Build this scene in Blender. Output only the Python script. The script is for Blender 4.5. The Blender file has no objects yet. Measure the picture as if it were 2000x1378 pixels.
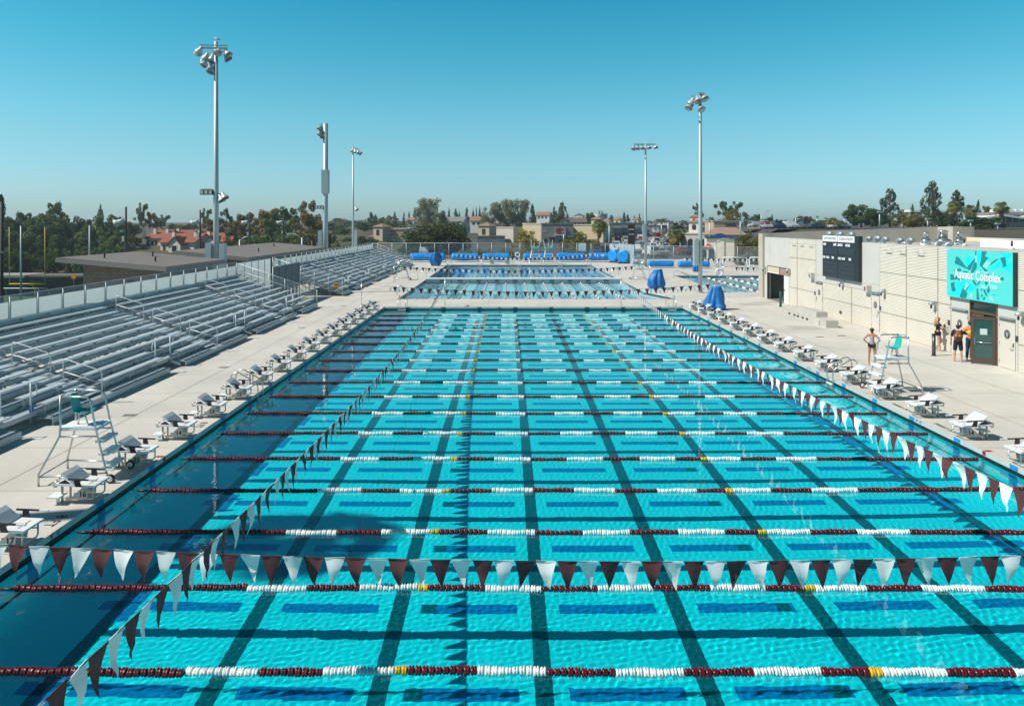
import bpy, math, random
import numpy as np
from mathutils import Vector, Matrix
S = bpy.context.scene
C = S.collection
R = math.radians
PI = math.pi
random.seed(7)
# ------------------------------------------------------------------ camera
CZ = 6.42          # eye height above the deck
F = 1450.0         # focal length in photo pixels (photo 2000 px wide)
cam = bpy.data.cameras.new('camera')
cam.sensor_width = 36.0
cam.lens = F / 2000 * 36
cam.shift_x = 9 / 2000
cam.shift_y = -(689 - 435) / 2000
cam.clip_start = .1
cam.clip_end = 20000
camo = bpy.data.objects.new('camera', cam)
C.objects.link(camo)
camo.location = (0, 0, CZ)
camo.rotation_euler = (R(90), 0, 0)
S.camera = camo
# ------------------------------------------------------------------ sky and sun
SUN_EL, SUN_AZ = 47.0, 13.0      # shadows fall to +x, a little towards +y
w = bpy.data.worlds.new('World')
S.world = w
w.use_nodes = True
nt = w.node_tree
sky = nt.nodes.new('ShaderNodeTexSky')
sky.sky_type = 'NISHITA'
sky.sun_disc = False
sky.sun_elevation = R(SUN_EL)
sky.sun_rotation = R(270 - SUN_AZ)
sky.altitude = 50
sky.air_density = 1.0
sky.dust_density = 0.6
sky.ozone_density = 2.0
hs = nt.nodes.new('ShaderNodeMix')
hs.data_type = 'RGBA'
hs.blend_type = 'MULTIPLY'
hs.inputs[0].default_value = 1
nt.links.new(sky.outputs[0], hs.inputs[6])
tcw = nt.nodes.new('ShaderNodeTexCoord')            # teal sky of the place: paler to the horizon, deep overhead
spw = nt.nodes.new('ShaderNodeSeparateXYZ')
nt.links.new(tcw.outputs['Generated'], spw.inputs[0])
rpw = nt.nodes.new('ShaderNodeValToRGB')
nt.links.new(spw.outputs[2], rpw.inputs[0])
for i, (z, c) in enumerate(((0.0, (.50, .76, .98)), (.035, (.51, .78, .98)), (.106, (.45, .83, .86)), (.133, (.40, .87, .87)), (.228, (.20, .87, .84)), (.284, (.125, .82, .83)), (.45, (.05, .36, .40)), (1.0, (.025, .11, .16)))):
    e = rpw.color_ramp.elements[i] if i < 2 else rpw.color_ramp.elements.new(z)
    e.position = z
    e.color = (*c, 1)
nt.links.new(rpw.outputs[0], hs.inputs[7])
bg = nt.nodes['Background']
nt.links.new(hs.outputs[2], bg.inputs[0])
bg.inputs[1].default_value = 0.13
sl = bpy.data.lights.new('sun', 'SUN')
sl.energy = 4.6
sl.angle = R(.5)
sl.color = (1.0, .945, .87)
sl.cycles.is_caustics_light = True
so = bpy.data.objects.new('sun', sl)
C.objects.link(so)
_d = Vector((math.cos(R(SUN_EL)) * math.cos(R(SUN_AZ)), math.cos(R(SUN_EL)) * math.sin(R(SUN_AZ)), -math.sin(R(SUN_EL))))
so.rotation_euler = _d.to_track_quat('-Z', 'Y').to_euler()
so.location = (-40, 0, 60)
S.view_settings.view_transform = 'Standard'
S.view_settings.look = 'None'
S.view_settings.exposure = 0.2
S.view_settings.gamma = 1
S.render.engine = 'CYCLES'
S.cycles.max_bounces = 8
S.cycles.transparent_max_bounces = 24
S.cycles.transmission_bounces = 6
S.cycles.caustics_reflective = False
S.cycles.sample_clamp_indirect = 4
# ------------------------------------------------------------------ helpers
def at(x, Y, y):            # photo column x and row y at real distance Y
    return Vector(((x - 991) * Y / F, Y, CZ - (y - 435) * Y / F))
def gx(x, Y): return (x - 991) * Y / F
MATS = {}
def mat(name, col, rough=.6, metal=0., var=0., vscale=1.0, bump=0., bscale=20., spec=.5, var2=None, coat=0., coords='Object'):
    if name in MATS: return MATS[name]
    m = bpy.data.materials.new(name)
    m.use_nodes = True
    n = m.node_tree
    b = n.nodes['Principled BSDF']
    b.inputs['Base Color'].default_value = (*col, 1)
    b.inputs['Roughness'].default_value = rough
    b.inputs['Metallic'].default_value = metal
    b.inputs['Specular IOR Level'].default_value = spec
    b.inputs['Coat Weight'].default_value = coat
    if var or bump:
        tc = n.nodes.new('ShaderNodeTexCoord')
    if var:
        tx = n.nodes.new('ShaderNodeTexNoise')
        tx.inputs['Scale'].default_value = vscale
        tx.inputs['Detail'].default_value = 6
        tx.inputs['Roughness'].default_value = .62
        n.links.new(tc.outputs[coords], tx.inputs['Vector'])
        cr = n.nodes.new('ShaderNodeValToRGB')
        cr.color_ramp.elements[0].position = .28
        cr.color_ramp.elements[1].position = .72
        lo = var2 if var2 else tuple(c * (1 - var) for c in col)
        hi = tuple(min(1, c * (1 + var * .6)) for c in col)
        cr.color_ramp.elements[0].color = (*lo, 1)
        cr.color_ramp.elements[1].color = (*hi, 1)
        n.links.new(tx.outputs[0], cr.inputs[0])
        n.links.new(cr.outputs[0], b.inputs['Base Color'])
    if bump:
        t2 = n.nodes.new('ShaderNodeTexNoise')
        t2.inputs['Scale'].default_value = bscale
        t2.inputs['Detail'].default_value = 4
        n.links.new(tc.outputs[coords], t2.inputs['Vector'])
        bp = n.nodes.new('ShaderNodeBump')
        bp.inputs['Strength'].default_value = bump
        bp.inputs['Distance'].default_value = .02
        n.links.new(t2.outputs[0], bp.inputs['Height'])
        n.links.new(bp.outputs[0], b.inputs['Normal'])
    MATS[name] = m
    return m
class MB:                   # collects shapes into one mesh
    def __init__(s):
        s.v = []; s.f = []; s.m = []; s.sm = []
    def face(s, idx, mi=0, sm=False):
        s.f.append(idx); s.m.append(mi); s.sm.append(sm)
    def poly(s, pts, mi=0):
        k = len(s.v); s.v += [tuple(p) for p in pts]; s.face(list(range(k, k + len(pts))), mi)
        return s
    def box(s, x0, x1, y0, y1, z0, z1, mi=0):
        k = len(s.v)
        s.v += [(x0, y0, z0), (x1, y0, z0), (x1, y1, z0), (x0, y1, z0), (x0, y0, z1), (x1, y0, z1), (x1, y1, z1), (x0, y1, z1)]
        for q in ((0, 3, 2, 1), (4, 5, 6, 7), (0, 1, 5, 4), (1, 2, 6, 5), (2, 3, 7, 6), (3, 0, 4, 7)):
            s.face([k + i for i in q], mi)
        return s
    def hexa(s, b, t, mi=0):    # four bottom points and four top points
        k = len(s.v); s.v += [tuple(p) for p in b] + [tuple(p) for p in t]
        for q in ((0, 3, 2, 1), (4, 5, 6, 7), (0, 1, 5, 4), (1, 2, 6, 5), (2, 3, 7, 6), (3, 0, 4, 7)):
            s.face([k + i for i in q], mi)
        return s
    def bar(s, p, q, wd, ht, mi=0, up=(0, 0, 1)):
        p = Vector(p); q = Vector(q); d = (q - p).normalized()
        u = Vector(up)
        if abs(d.dot(u)) > .98: u = Vector((1, 0, 0))
        a = d.cross(u).normalized() * wd / 2; b = a.cross(d).normalized() * ht / 2
        return s.hexa([p - a - b, p + a - b, q + a - b, q - a - b], [p - a + b, p + a + b, q + a + b, q - a + b], mi)
    def tube(s, pts, r, seg=8, mi=0, cap=True, closed=False):
        pts = [Vector(p) for p in pts]
        rr = r if isinstance(r, (list, tuple)) else [r] * len(pts)
        n = len(pts); k = len(s.v)
        prev = None
        for i, p in enumerate(pts):
            if closed: d = pts[(i + 1) % n] - pts[i - 1]
            else: d = pts[min(i + 1, n - 1)] - pts[max(i - 1, 0)]
            d.normalize()
            if prev is None:
                u = Vector((0, 0, 1)) if abs(d.z) < .9 else Vector((1, 0, 0))
                a = d.cross(u).normalized()
            else:
                a = (prev - d * prev.dot(d)).normalized()
            prev = a
            b = d.cross(a)
            for j in range(seg):
                t = 2 * PI * j / seg
                s.v.append(tuple(p + (a * math.cos(t) + b * math.sin(t)) * rr[i]))
        for i in range(n if closed else n - 1):
            for j in range(seg):
                i2 = (i + 1) % n
                s.face([k + i * seg + j, k + i * seg + (j + 1) % seg, k + i2 * seg + (j + 1) % seg, k + i2 * seg + j], mi, True)
        if cap and not closed:
            s.face([k + j for j in range(seg)][::-1], mi)
            s.face([k + (n - 1) * seg + j for j in range(seg)], mi)
        return s
    def lathe(s, prof, c=(0, 0, 0), seg=16, mi=0, axis='z', sm=True, twist=None):
        k = len(s.v); c = Vector(c)
        for r, h in prof:
            for j in range(seg):
                t = 2 * PI * j / seg
                a, b = r * math.cos(t), r * math.sin(t)
                if axis == 'z': p = (a, b, h)
                elif axis == 'x': p = (h, a, b)
                else: p = (b, h, a)
                s.v.append(tuple(c + Vector(p)))
        n = len(prof)
        for i in range(n - 1):
            for j in range(seg):
                s.face([k + i * seg + j, k + i * seg + (j + 1) % seg, k + (i + 1) * seg + (j + 1) % seg, k + (i + 1) * seg + j], mi, sm)
        s.face([k + j for j in range(seg)][::-1], mi)
        s.face([k + (n - 1) * seg + j for j in range(seg)], mi)
        return s
    def prism(s, pts, vec, mi=0):
        k = len(s.v); n = len(pts); vec = Vector(vec)
        s.v += [tuple(p) for p in pts] + [tuple(Vector(p) + vec) for p in pts]
        s.face(list(range(k, k + n))[::-1], mi)
        s.face(list(range(k + n, k + 2 * n)), mi)
        for i in range(n):
            j = (i + 1) % n
            s.face([k + i, k + j, k + n + j, k + n + i], mi)
        return s
    def ball(s, c, r, seg=10, ring=6, mi=0):
        r = r if isinstance(r, (tuple, list)) else (r, r, r)
        k = len(s.v)
        for i in range(ring + 1):
            a = -PI / 2 + PI * i / ring
            for j in range(seg):
                t = 2 * PI * j / seg
                s.v.append((c[0] + r[0] * math.cos(a) * math.cos(t), c[1] + r[1] * math.cos(a) * math.sin(t), c[2] + r[2] * math.sin(a)))
        for i in range(ring):
            for j in range(seg):
                s.face([k + i * seg + j, k + i * seg + (j + 1) % seg, k + (i + 1) * seg + (j + 1) % seg, k + (i + 1) * seg + j], mi, True)
        return s
    def mesh(s, name, mats):
        me = bpy.data.meshes.new(name)
        me.from_pydata(s.v, [], s.f)
        mats = mats if isinstance(mats, (list, tuple)) else [mats]
        for m in mats: me.materials.append(m)
        me.polygons.foreach_set('material_index', s.m)
        me.polygons.foreach_set('use_smooth', s.sm)
        me.update()
        return me
    def build(s, name, mats, parent=None, loc=None):
        return link(name, s.mesh(name, mats), parent, loc)
RECV = []
def link(name, me, parent=None, loc=None):
    o = bpy.data.objects.new(name, me)
    C.objects.link(o)
    if parent: o.parent = parent
    if loc: o.location = loc
    return o
def tag(o, label=None, cat=None, group=None, kind=None):
    if label: o['label'] = label
    if cat: o['category'] = cat
    if group: o['group'] = group
    if kind: o['kind'] = kind
    return o
def struct(o): o['kind'] = 'structure'; return o
def thing(name, label, cat, loc=(0, 0, 0), rz=0., group=None):
    o = bpy.data.objects.new(name, None)
    C.objects.link(o)
    o.empty_display_size = .2
    o.location = loc
    o.rotation_euler = (0, 0, rz)
    return tag(o, label, cat, group)
def copy_tree(o, parent=None):
    c = o.copy(); C.objects.link(c)
    if parent: c.parent = parent
    for ch in list(o.children): copy_tree(ch, c)
    return c
def dup(root, loc, rz=0., label=None, group=None, scale=None):
    c = copy_tree(root)
    c.location = loc; c.rotation_euler = (0, 0, rz)
    if scale: c.scale = scale if isinstance(scale, (tuple, list)) else (scale,) * 3
    if label: c['label'] = label
    if group: c['group'] = group
    return c
def grid_mesh(name, xs, ys, fz, m, smooth=True):
    X, Y = np.meshgrid(np.array(xs, float), np.array(ys, float))
    Z = fz(X, Y)
    V = np.stack([X, Y, Z], -1).reshape(-1, 3)
    nx, ny = len(xs) - 1, len(ys) - 1
    i = np.arange(nx * ny); r = i // nx; q = i % nx; a = r * (nx + 1) + q
    Fc = np.stack([a, a + 1, a + nx + 2, a + nx + 1], -1)
    return np_mesh(name, V, Fc, m, smooth)
def np_mesh(name, V, Fc, m, smooth=True):
    me = bpy.data.meshes.new(name)
    me.vertices.add(len(V)); me.vertices.foreach_set('co', np.ascontiguousarray(V, np.float32).ravel())
    me.loops.add(Fc.size); me.loops.foreach_set('vertex_index', np.ascontiguousarray(Fc, np.int32).ravel())
    me.polygons.add(len(Fc)); me.polygons.foreach_set('loop_start', np.arange(len(Fc), dtype=np.int32) * Fc.shape[1])
    me.polygons.foreach_set('use_smooth', np.full(len(Fc), smooth))
    me.materials.append(m)
    me.update(); me.validate()
    return me
def text_mesh(txt, size, m, depth=.004, align='CENTER', sx=1.0, bold=0.):
    cu = bpy.data.curves.new('text', 'FONT')
    cu.body = txt; cu.size = size; cu.extrude = depth; cu.align_x = align; cu.align_y = 'CENTER'
    cu.resolution_u = 3; cu.offset = bold
    o = bpy.data.objects.new('text', cu)
    C.objects.link(o)
    dg = bpy.context.evaluated_depsgraph_get()
    me = bpy.data.meshes.new_from_object(o.evaluated_get(dg))
    bpy.data.objects.remove(o); bpy.data.curves.remove(cu)
    if sx != 1:
        for v in me.vertices: v.co.x *= sx
    me.materials.clear(); me.materials.append(m)
    return me
def smooth(t): t = min(1, max(0, t)); return t * t * (3 - 2 * t)
# ------------------------------------------------------------------ materials
concrete = mat('deck_concrete', (.575, .545, .485), .8, var=.16, vscale=.30, bump=.12, bscale=30)
joint = mat('deck_joint', (.25, .235, .21), .9)
coping = mat('coping_tile', (.52, .55, .53), .5, var=.08, vscale=3)
black_tile = mat('black_tile', (.012, .013, .015), .25)
plaster = mat('pool_plaster', (.84, .92, .97), .7, var=.06, vscale=.7)
blue_tile = mat('navy_tile', (.03, .27, .60), .4, var=.35, vscale=9)
line_tile = mat('black_line_tile', (.05, .155, .175), .4, var=.55, vscale=14)
white_plastic = mat('white_plastic', (.80, .81, .80), .45, var=.05, vscale=3)
steel = mat('stainless_steel', (.56, .57, .57), .28, .9)
galv = mat('galvanised_steel', (.42, .48, .50), .5, .55, var=.15, vscale=2)
alum = mat('brushed_aluminium', (.46, .53, .56), .42, .2, var=.10, vscale=.8)
alum_dk = mat('aluminium_riser', (.47, .54, .57), .5, .15, var=.10, vscale=.8)
black_pl = mat('black_plastic', (.015, .015, .017), .45)
maroon = mat('maroon_fabric', (.105, .028, .030), .75, var=.15, vscale=8)
white_fab = mat('white_fabric', (.80, .82, .80), .7, var=.05, vscale=8)
red_float = mat('maroon_float', (.13, .006, .013), .3, var=.35, vscale=6)
white_float = mat('white_float', (.80, .80, .77), .4, var=.12, vscale=6)
yellow_float = mat('yellow_float', (.75, .42, .02), .35)
blue_vinyl = mat('blue_vinyl_cover', (.003, .27, .74), .42, var=.18, vscale=1.5, bump=.25, bscale=5)
teal_seat = mat('teal_plastic', (.01, .42, .38), .35)
orange_p = mat('orange_print', (.45, .12, .03), .5)
dark_grey = mat('dark_grey_paint', (.05, .052, .055), .5)
# ------------------------------------------------------------------ pools
WZ = -.24                                       # water level below the deck
PX0, PX1, PY0, PY1 = -9.43, 13.42, 6.7, 56.7     # racing pool, deck edge
PCX = (PX0 + PX1) / 2
ROPE_Y = [10.98 + 2.4836 * k for k in range(18)]
LANE_Y = {n: 10.98 + 2.4836 * (18.5 - n) for n in range(1, 20)}
def water_material(name, col):
    m = bpy.data.materials.new(name); m.use_nodes = True
    b = m.node_tree.nodes['Principled BSDF']
    b.inputs['Base Color'].default_value = (*col, 1)
    b.inputs['Roughness'].default_value = 0
    b.inputs['IOR'].default_value = 1.333
    b.inputs['Transmission Weight'].default_value = 1
    return m
def wave_fn(seed, amp, lams=(.22, 1.1), n=46):
    rng = np.random.default_rng(seed)
    P = [(rng.uniform(*lams), rng.uniform(0, 2 * PI), rng.uniform(0, 2 * PI), rng.uniform(.3, 1)) for _ in range(n)]
    def f(X, Y):
        Z = np.full_like(X, WZ)
        for lam, th, ph, a in P:
            k = 2 * PI / lam
            Z += amp * lam * a * np.sin(k * (X * math.cos(th) + Y * math.sin(th)) + ph)
        return Z
    return f
def make_water(name, xs, ys, seed, amp, col, lams=(.22, 1.1)):
    me = grid_mesh(name, xs, ys, wave_fn(seed, amp, lams), water_material(name, col))
    o = struct(link(name, me)); o.cycles.is_caustics_caster = True
    return o
ys = [PY0 + .001] + list(np.arange(PY0 + 1.4, 15, .034)) + list(np.arange(15, 26, .06)) + list(np.arange(26, 38, .10)) + list(np.linspace(38, PY1 - .001, 130))
make_water('racing_pool_water', np.linspace(PX0 + .001, PX1 - .001, 560), ys, 1, .00066, (.004, .92, 1.0), (.075, .19))
fz = WZ - 2.13
b = MB()
# materials: 0 plaster 1 coping 2 black 3 blue 4 line
b.poly([(PX0, PY0, fz), (PX1, PY0, fz), (PX1, PY1, fz), (PX0, PY1, fz)], 0)
def wall(mb, a, c, nrm, floor_z, ledge=True):     # a->c along the deck edge, nrm into the pool
    a = Vector((*a, 0)); c = Vector((*c, 0)); n = Vector((*nrm, 0))
    def strip(z0, z1, o0, o1, mi):
        mb.poly([a + n * o0 + Vector((0, 0, z0)), c + n * o0 + Vector((0, 0, z0)), c + n * o1 + Vector((0, 0, z1)), a + n * o1 + Vector((0, 0, z1))], mi)
    strip(-.135, .002, 0, 0, 1)
    strip(-.135, -.135, .0, -.04, 2)
    strip(-.275, -.135, -.04, -.04, 2)
    strip(-.275, -.275, -.04, .03, 1)
    strip(WZ - 1.12, -.275, .03, .03, 0)
    if ledge:
        strip(WZ - 1.12, WZ - 1.12, .03, .075, 2)
        strip(WZ - 1.17, WZ - 1.12, .075, .075, 2)
    strip(floor_z + .6, WZ - 1.12 if not ledge else WZ - 1.17, .06, .06, 0)
    for i in range(6):
        t0, t1 = i / 6 * PI / 2, (i + 1) / 6 * PI / 2
        strip(floor_z + .6 - .6 * math.sin(t1), floor_z + .6 - .6 * math.sin(t0), .06 + .6 * (1 - math.cos(t1)), .06 + .6 * (1 - math.cos(t0)), 0)
wall(b, (PX0, PY0), (PX0, PY1), (1, 0), fz)
wall(b, (PX1, PY1), (PX1, PY0), (-1, 0), fz)
wall(b, (PX0, PY1), (PX1, PY1), (0, -1), fz)
wall(b, (PX1, PY0), (PX0, PY0), (0, 1), fz)
zl = fz + .004
def rect(mb, x0, x1, y0, y1, z, mi): mb.poly([(x0, y0, z), (x1, y0, z), (x1, y1, z), (x0, y1, z)], mi)
LX = [1.98 + 2.743 * (k + .5) for k in range(-4, 4)]
for x in LX:
    rect(b, x - .15, x + .15, PY0 + 2.0, PY1 - 2.6, zl, 4)
for n in range(1, 20):
    y = LANE_Y[n]
    if y < PY0 + 1: continue
    xs_ = [PX0 + 2.0] + LX + [PX1 - 2.0]
    for i in range(len(xs_) - 1):
        a_, c_ = xs_[i] + (.42 if i else 0), xs_[i + 1] - (.42 if i < len(xs_) - 2 else 0)
        rect(b, a_, c_, y - .16, y + .16, zl, 3)
    for x in (PX0 + 2.0, PX1 - 2.0): rect(b, x - .15, x + .15, y - .55, y + .55, zl + .004, 3)
    for x in (-1.55, 5.47): rect(b, x - .14, x + .14, y - .15, y + .15, zl + .004, 4)
    for sx, x in ((1, PX0), (-1, PX1)):
        b.box(*sorted((x, x + sx * .004)), y - .16, y + .16, -.13, .0, 3)
        b.box(*sorted((x + sx * .03, x + sx * .036)), y - .16, y + .16, WZ - 1.1, -.28, 3)
        b.box(*sorted((x + sx * .036, x + sx * .04)), y - .5, y + .5, WZ - .5, WZ - .3, 3)
for x in LX:
    b.box(x - .16, x + .16, PY1 - .004, PY1, -.13, 0, 4)
    b.box(x - .16, x + .16, PY1 - .036, PY1 - .03, WZ - 1.1, -.28, 4)
    b.box(x - .5, x + .5, PY1 - .04, PY1 - .036, WZ - .5, WZ - .3, 4)
red_mark = mat('red_marker_tile', (.35, .01, .015), .5)
for y, sx, x in ((20.9, -1, PX1), (20.4, 1, PX0), (41.5, -1, PX1)):
    b.box(*sorted((x, x + sx * .005)), y - .07, y + .07, -.12, 0, 5)
    b.box(*sorted((x - sx * .02, x - sx * .22)), y - .07, y + .07, .001, .005, 5)
for x in (-.6, 1.98 + 5.5): b.box(x - .07, x + .07, PY1 - .005, PY1, -.12, 0, 5)
struct(b.build('racing_pool_basin', [plaster, coping, black_tile, blue_tile, line_tile, red_mark]))

# second pool with bulkhead
QX0, QX1, QY0, QY1 = -9.25, 12.9, 62.6, 113.8
fl2 = WZ - 1.9
b = MB()
b.poly([(QX0, QY0, fl2), (QX1 + 2, QY0, fl2), (QX1, 86, fl2), (QX0, 86, fl2)], 0)
b.poly([(QX0, 84, WZ - 2.5), (QX1, 84, WZ - 2.5), (QX1, QY1, WZ - 2.5), (QX0, QY1, WZ - 2.5)], 0)
b.poly([(QX0, 84, WZ - 2.5), (QX1, 84, WZ - 2.5), (QX1, 84, fl2), (QX0, 84, fl2)], 0)
for seg in (((QX0, QY0), (QX0, QY1), (1, 0)), ((QX1, QY1), (QX1, 70), (-1, 0)), ((QX0, QY1), (QX1, QY1), (0, -1)), ((QX1 + 2, QY0), (QX0, QY0), (0, 1))):
    wall(b, *seg, fl2 if seg[0][1] < 84 or seg[1][1] < 84 else WZ - 2.5, False)
nrm = Vector((-7.4, -2.0)).normalized()
wall(b, (QX1, 70), (QX1 + 2, QY0), (nrm.x, nrm.y), fl2, False)
for k in range(10):
    x = 1.9 + 2.06 * (k - 4.5)
    rect(b, x - .14, x + .14, QY0 + 1.5, 82.5, fl2 + .004, 4)
for k in range(6):
    x = -4.6 + 2.75 * k
    for j in range(14): rect(b, x - .62, x + .62, 87.6 + 1.75 * j, 88.95 + 1.75 * j, WZ - 2.496, 1)
for k in range(7):
    x = -5.97 + 2.75 * k
    rect(b, x - .62, x + .62, 87, 112, WZ - 2.496, 3)
struct(b.build('diving_pool_basin', [plaster, coping, black_tile, blue_tile, line_tile]))
b = MB()
xs2 = np.linspace(0, 1, 130); ys2 = np.linspace(QY0 + .001, QY1 - .001, 240)
def warp(me):
    for v in me.vertices:
        u, y = v.co.x, v.co.y
        xr = QX1 + (2 * (70 - y) / 7.4 if y < 70 else 0)
        v.co.x = QX0 + .001 + u * (xr - QX0 - .002)
me = grid_mesh('diving_pool_water', xs2, ys2, lambda X, Y: np.full_like(X, WZ), water_material('diving_pool_water', (.50, .92, .98)))
warp(me)
co = np.empty(len(me.vertices) * 3); me.vertices.foreach_get('co', co); co = co.reshape(-1, 3)
co[:, 2] = wave_fn(5, .0009, (.5, 1.6))(co[:, 0], co[:, 1]); me.vertices.foreach_set('co', co.ravel()); me.update()
o = struct(link('diving_pool_water', me)); o.cycles.is_caustics_caster = True
bh = thing('bulkhead', 'white floating bulkhead across the middle of the second pool', 'bulkhead', (0, 84.2, 0))
m_ = MB(); m_.box(QX0 + .05, QX1 - .05, -.6, .75, .02, .16); m_.build('walkway', white_plastic, bh)
m_ = MB(); m_.box(QX0 + .05, QX1 - .05, -.55, -.45, -.75, .02); m_.box(QX0 + .05, QX1 - .05, .6, .7, -.75, .02); m_.build('side_panel', mat('bulkhead_panel', (.55, .58, .58), .5), bh)
for k in range(10):
    x = 1.9 + 2.06 * (k - 4.5)
    m_ = MB(); m_.box(x - .28, x + .28, -.556, -.55, -.08, 0); m_.box(x - .28, x + .28, -.556, -.55, -.2, -.12); m_.build('target_mark', black_tile, bh)
m_ = MB()
m_.tube([(QX0 + .1, -.5, .16), (QX0 + .1, -.5, .8), (QX0 - .3, -.2, .95), (QX0 - .9, -.1, .8), (QX0 - .9, -.1, .02)], .025)
m_.build('handrail', steel, bh)

# training pool
TX0, TX1, TY0, TY1 = 20.3, 46.0, 68.7, 91.0
fl3 = WZ - 1.3
b = MB()
b.poly([(TX0, TY0, fl3), (TX1, TY0, fl3), (TX1, TY1, fl3), (TX0, TY1, fl3)], 0)
for seg in (((TX0, TY0), (TX0, TY1), (1, 0)), ((TX1, TY1), (TX1, TY0), (-1, 0)), ((TX0, TY1), (TX1, TY1), (0, -1)), ((TX1, TY0), (TX0, TY0), (0, 1))):
    wall(b, *seg, fl3, False)
for k in range(8):
    x = 23.5 + 2.6 * k; rect(b, x - .12, x + .12, TY0 + 1.5, TY1 - 1.5, fl3 + .004, 4)
struct(b.build('training_pool_basin', [plaster, coping, black_tile, blue_tile, line_tile]))
make_water('training_pool_water', np.linspace(TX0 + .001, TX1 - .001, 110), np.linspace(TY0 + .001, TY1 - .001, 100), 9, .001, (.50, .92, .98), (.5, 1.6))

# ------------------------------------------------------------------ deck
DX0, DX1, DY0, DY1 = -33.0, 48.0, -9.0, 131.0
b = MB()
def drect(x0, x1, y0, y1): rect(b, x0, x1, y0, y1, 0, 0)
drect(DX0, DX1, DY0, PY0)
drect(DX0, PX0, PY0, PY1); drect(PX1, DX1, PY0, PY1)
drect(DX0, DX1, PY1, QY0)
drect(DX0, QX0, QY0, QY1)
b.poly([(QX1 + 2, QY0, 0), (TX0, QY0, 0), (TX0, 70, 0), (QX1, 70, 0)], 0)
drect(TX0, DX1, QY0, TY0)
drect(QX1, TX0, 70, TY1); drect(TX1, DX1, TY0, TY1)
drect(QX1, DX1, TY1, QY1)
drect(DX0, DX1, QY1, DY1)
def jline(x0, x1, y0, y1): rect(b, x0, x1, y0, y1, .004, 1)
for x in (-12.43,): jline(x - .012, x + .012, DY0, QY1)
for x in (16.3, 19.2): jline(x - .012, x + .012, DY0, 66)
for k in range(0, 40):
    y = -6 + 3.4 * k
    if y < QY1:
        jline(DX0 + 13, PX0 if y < PY1 else QX0, y - .006, y + .006)
        if y < 68: jline(PX1 if y < PY1 else 15.2, 22, y - .006, y + .006)
for k in range(8):
    x = -7.5 + 3.0 * k; jline(x - .006, x + .006, PY1, QY0)
# drain covers and damp patches
for x, y in ((-12.6, 33.0), (-12.6, 45.5), (-12.6, 24.8), (19.0, 42.2), (17.6, 41.8), (-12.7, 57.5)):
    rect(b, x - .22, x + .22, y - .12, y + .12, .006, 2)
for x, y, sx, sy in ((19.6, 58.5, 1.3, .9), (21.3, 60.0, 1.5, .5), (18.2, 45.4, .9, .8), (16.3, 61.0, 1.0, .6)):
    rect(b, x - sx, x + sx, y - sy, y + sy, .003, 3)
deck = struct(b.build('pool_deck', [concrete, joint, mat('drain_cover', (.16, .15, .14), .7), mat('damp_concrete', (.46, .43, .385), .75, var=.12, vscale=.6)]))
# painted depth markings
ink = mat('black_marking_paint', (.03, .035, .04), .7)
def flat_text(txt, size, loc, rz, m=ink, parent=deck, name='depth_marking', sx=1.0):
    o = link(name, text_mesh(txt, size, m, .001, sx=sx), parent, loc); o.rotation_euler = (0, 0, rz); return o
flat_text("8 FT", .34, (-9.75, 16.0, .006), -PI / 2)
flat_text("8 FT", .34, (-9.75, 23.6, .006), -PI / 2)
flat_text("NO DIVING", .2, (13.72, 25.9, .006), PI / 2)
flat_text("NO DIVING", .2, (13.72, 23.3, .006), PI / 2)
for y in (15.5, 29.0, 42.0):
    o = link('depth_marking', text_mesh("8' 0\"", .15, ink, .001, sx=1.5), deck, (PX0 + .004, y, -.065)); o.rotation_euler = (PI / 2, 0, PI / 2)
for y in (24.2, 33.0):
    o = link('depth_marking', text_mesh("8' 0\"", .15, mat('blue_marking', (.03, .12, .3), .6), .001, sx=1.5), deck, (PX1 - .004, y, -.065)); o.rotation_euler = (PI / 2, 0, -PI / 2)

# ------------------------------------------------------------------ lane ropes
def float_run(x0, x1):
    mb = MB(); n = max(1, round((x1 - x0) / .105)); p = (x1 - x0) / n
    for i in range(n):
        c = p * (i + .5); seg = 8; k = len(mb.v)
        prof = ((.028, -.5), (.058, -.42), (.076, -.18), (.05, 0.02), (.076, .2), (.058, .42), (.028, .5))
        for j, (r, h) in enumerate(prof):
            for t in range(seg):
                a = 2 * PI * t / seg + j * .26 + i * .6
                rr = r * (1 + .16 * math.cos(2 * a + i))
                mb.v.append((c + h * p * .98, rr * math.cos(a), rr * math.sin(a)))
        for j in range(len(prof) - 1):
            for t in range(seg):
                mb.face([k + j * seg + t, k + j * seg + (t + 1) % seg, k + (j + 1) * seg + (t + 1) % seg, k + (j + 1) * seg + t], 0, True)
    return mb
RUNS = [('r', -8.95, -4.74), ('w', -4.74, -3.64), ('r', -3.64, -2.70), ('w', -2.70, -1.64), ('y', -1.64, -1.45), ('r', -1.45, -.42), ('w', -.42, .61), ('r', .61, 1.62), ('w', 1.62, 2.64),
        ('r', 2.64, 3.67), ('w', 3.67, 4.67), ('r', 4.67, 5.37), ('y', 5.37, 5.56), ('w', 5.56, 6.5), ('r', 6.5, 7.5), ('w', 7.5, 8.65), ('r', 8.65, 13.16)]
rope0 = thing('lane_rope', 'x', 'lane rope', (0, 0, 0), 0, 'maroon and white lane ropes across the racing pool')
FM = {'r': red_float, 'w': white_float, 'y': yellow_float}
FN = {'r': 'run of maroon floats', 'w': 'run of white floats', 'y': 'yellow marker floats'}
for col, x0, x1 in RUNS: tag(float_run(x0, x1).build('float_run', FM[col], rope0, (x0, 0, 0)), FN[col])
m_ = MB(); m_.tube([(PX0 - .03, 0, .01), (-9.3, 0, .005), (-8.9, 0, 0), (13.2, 0, 0), (PX1 + .03, 0, .01)], .008, 6); m_.build('cable', steel, rope0)
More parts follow.
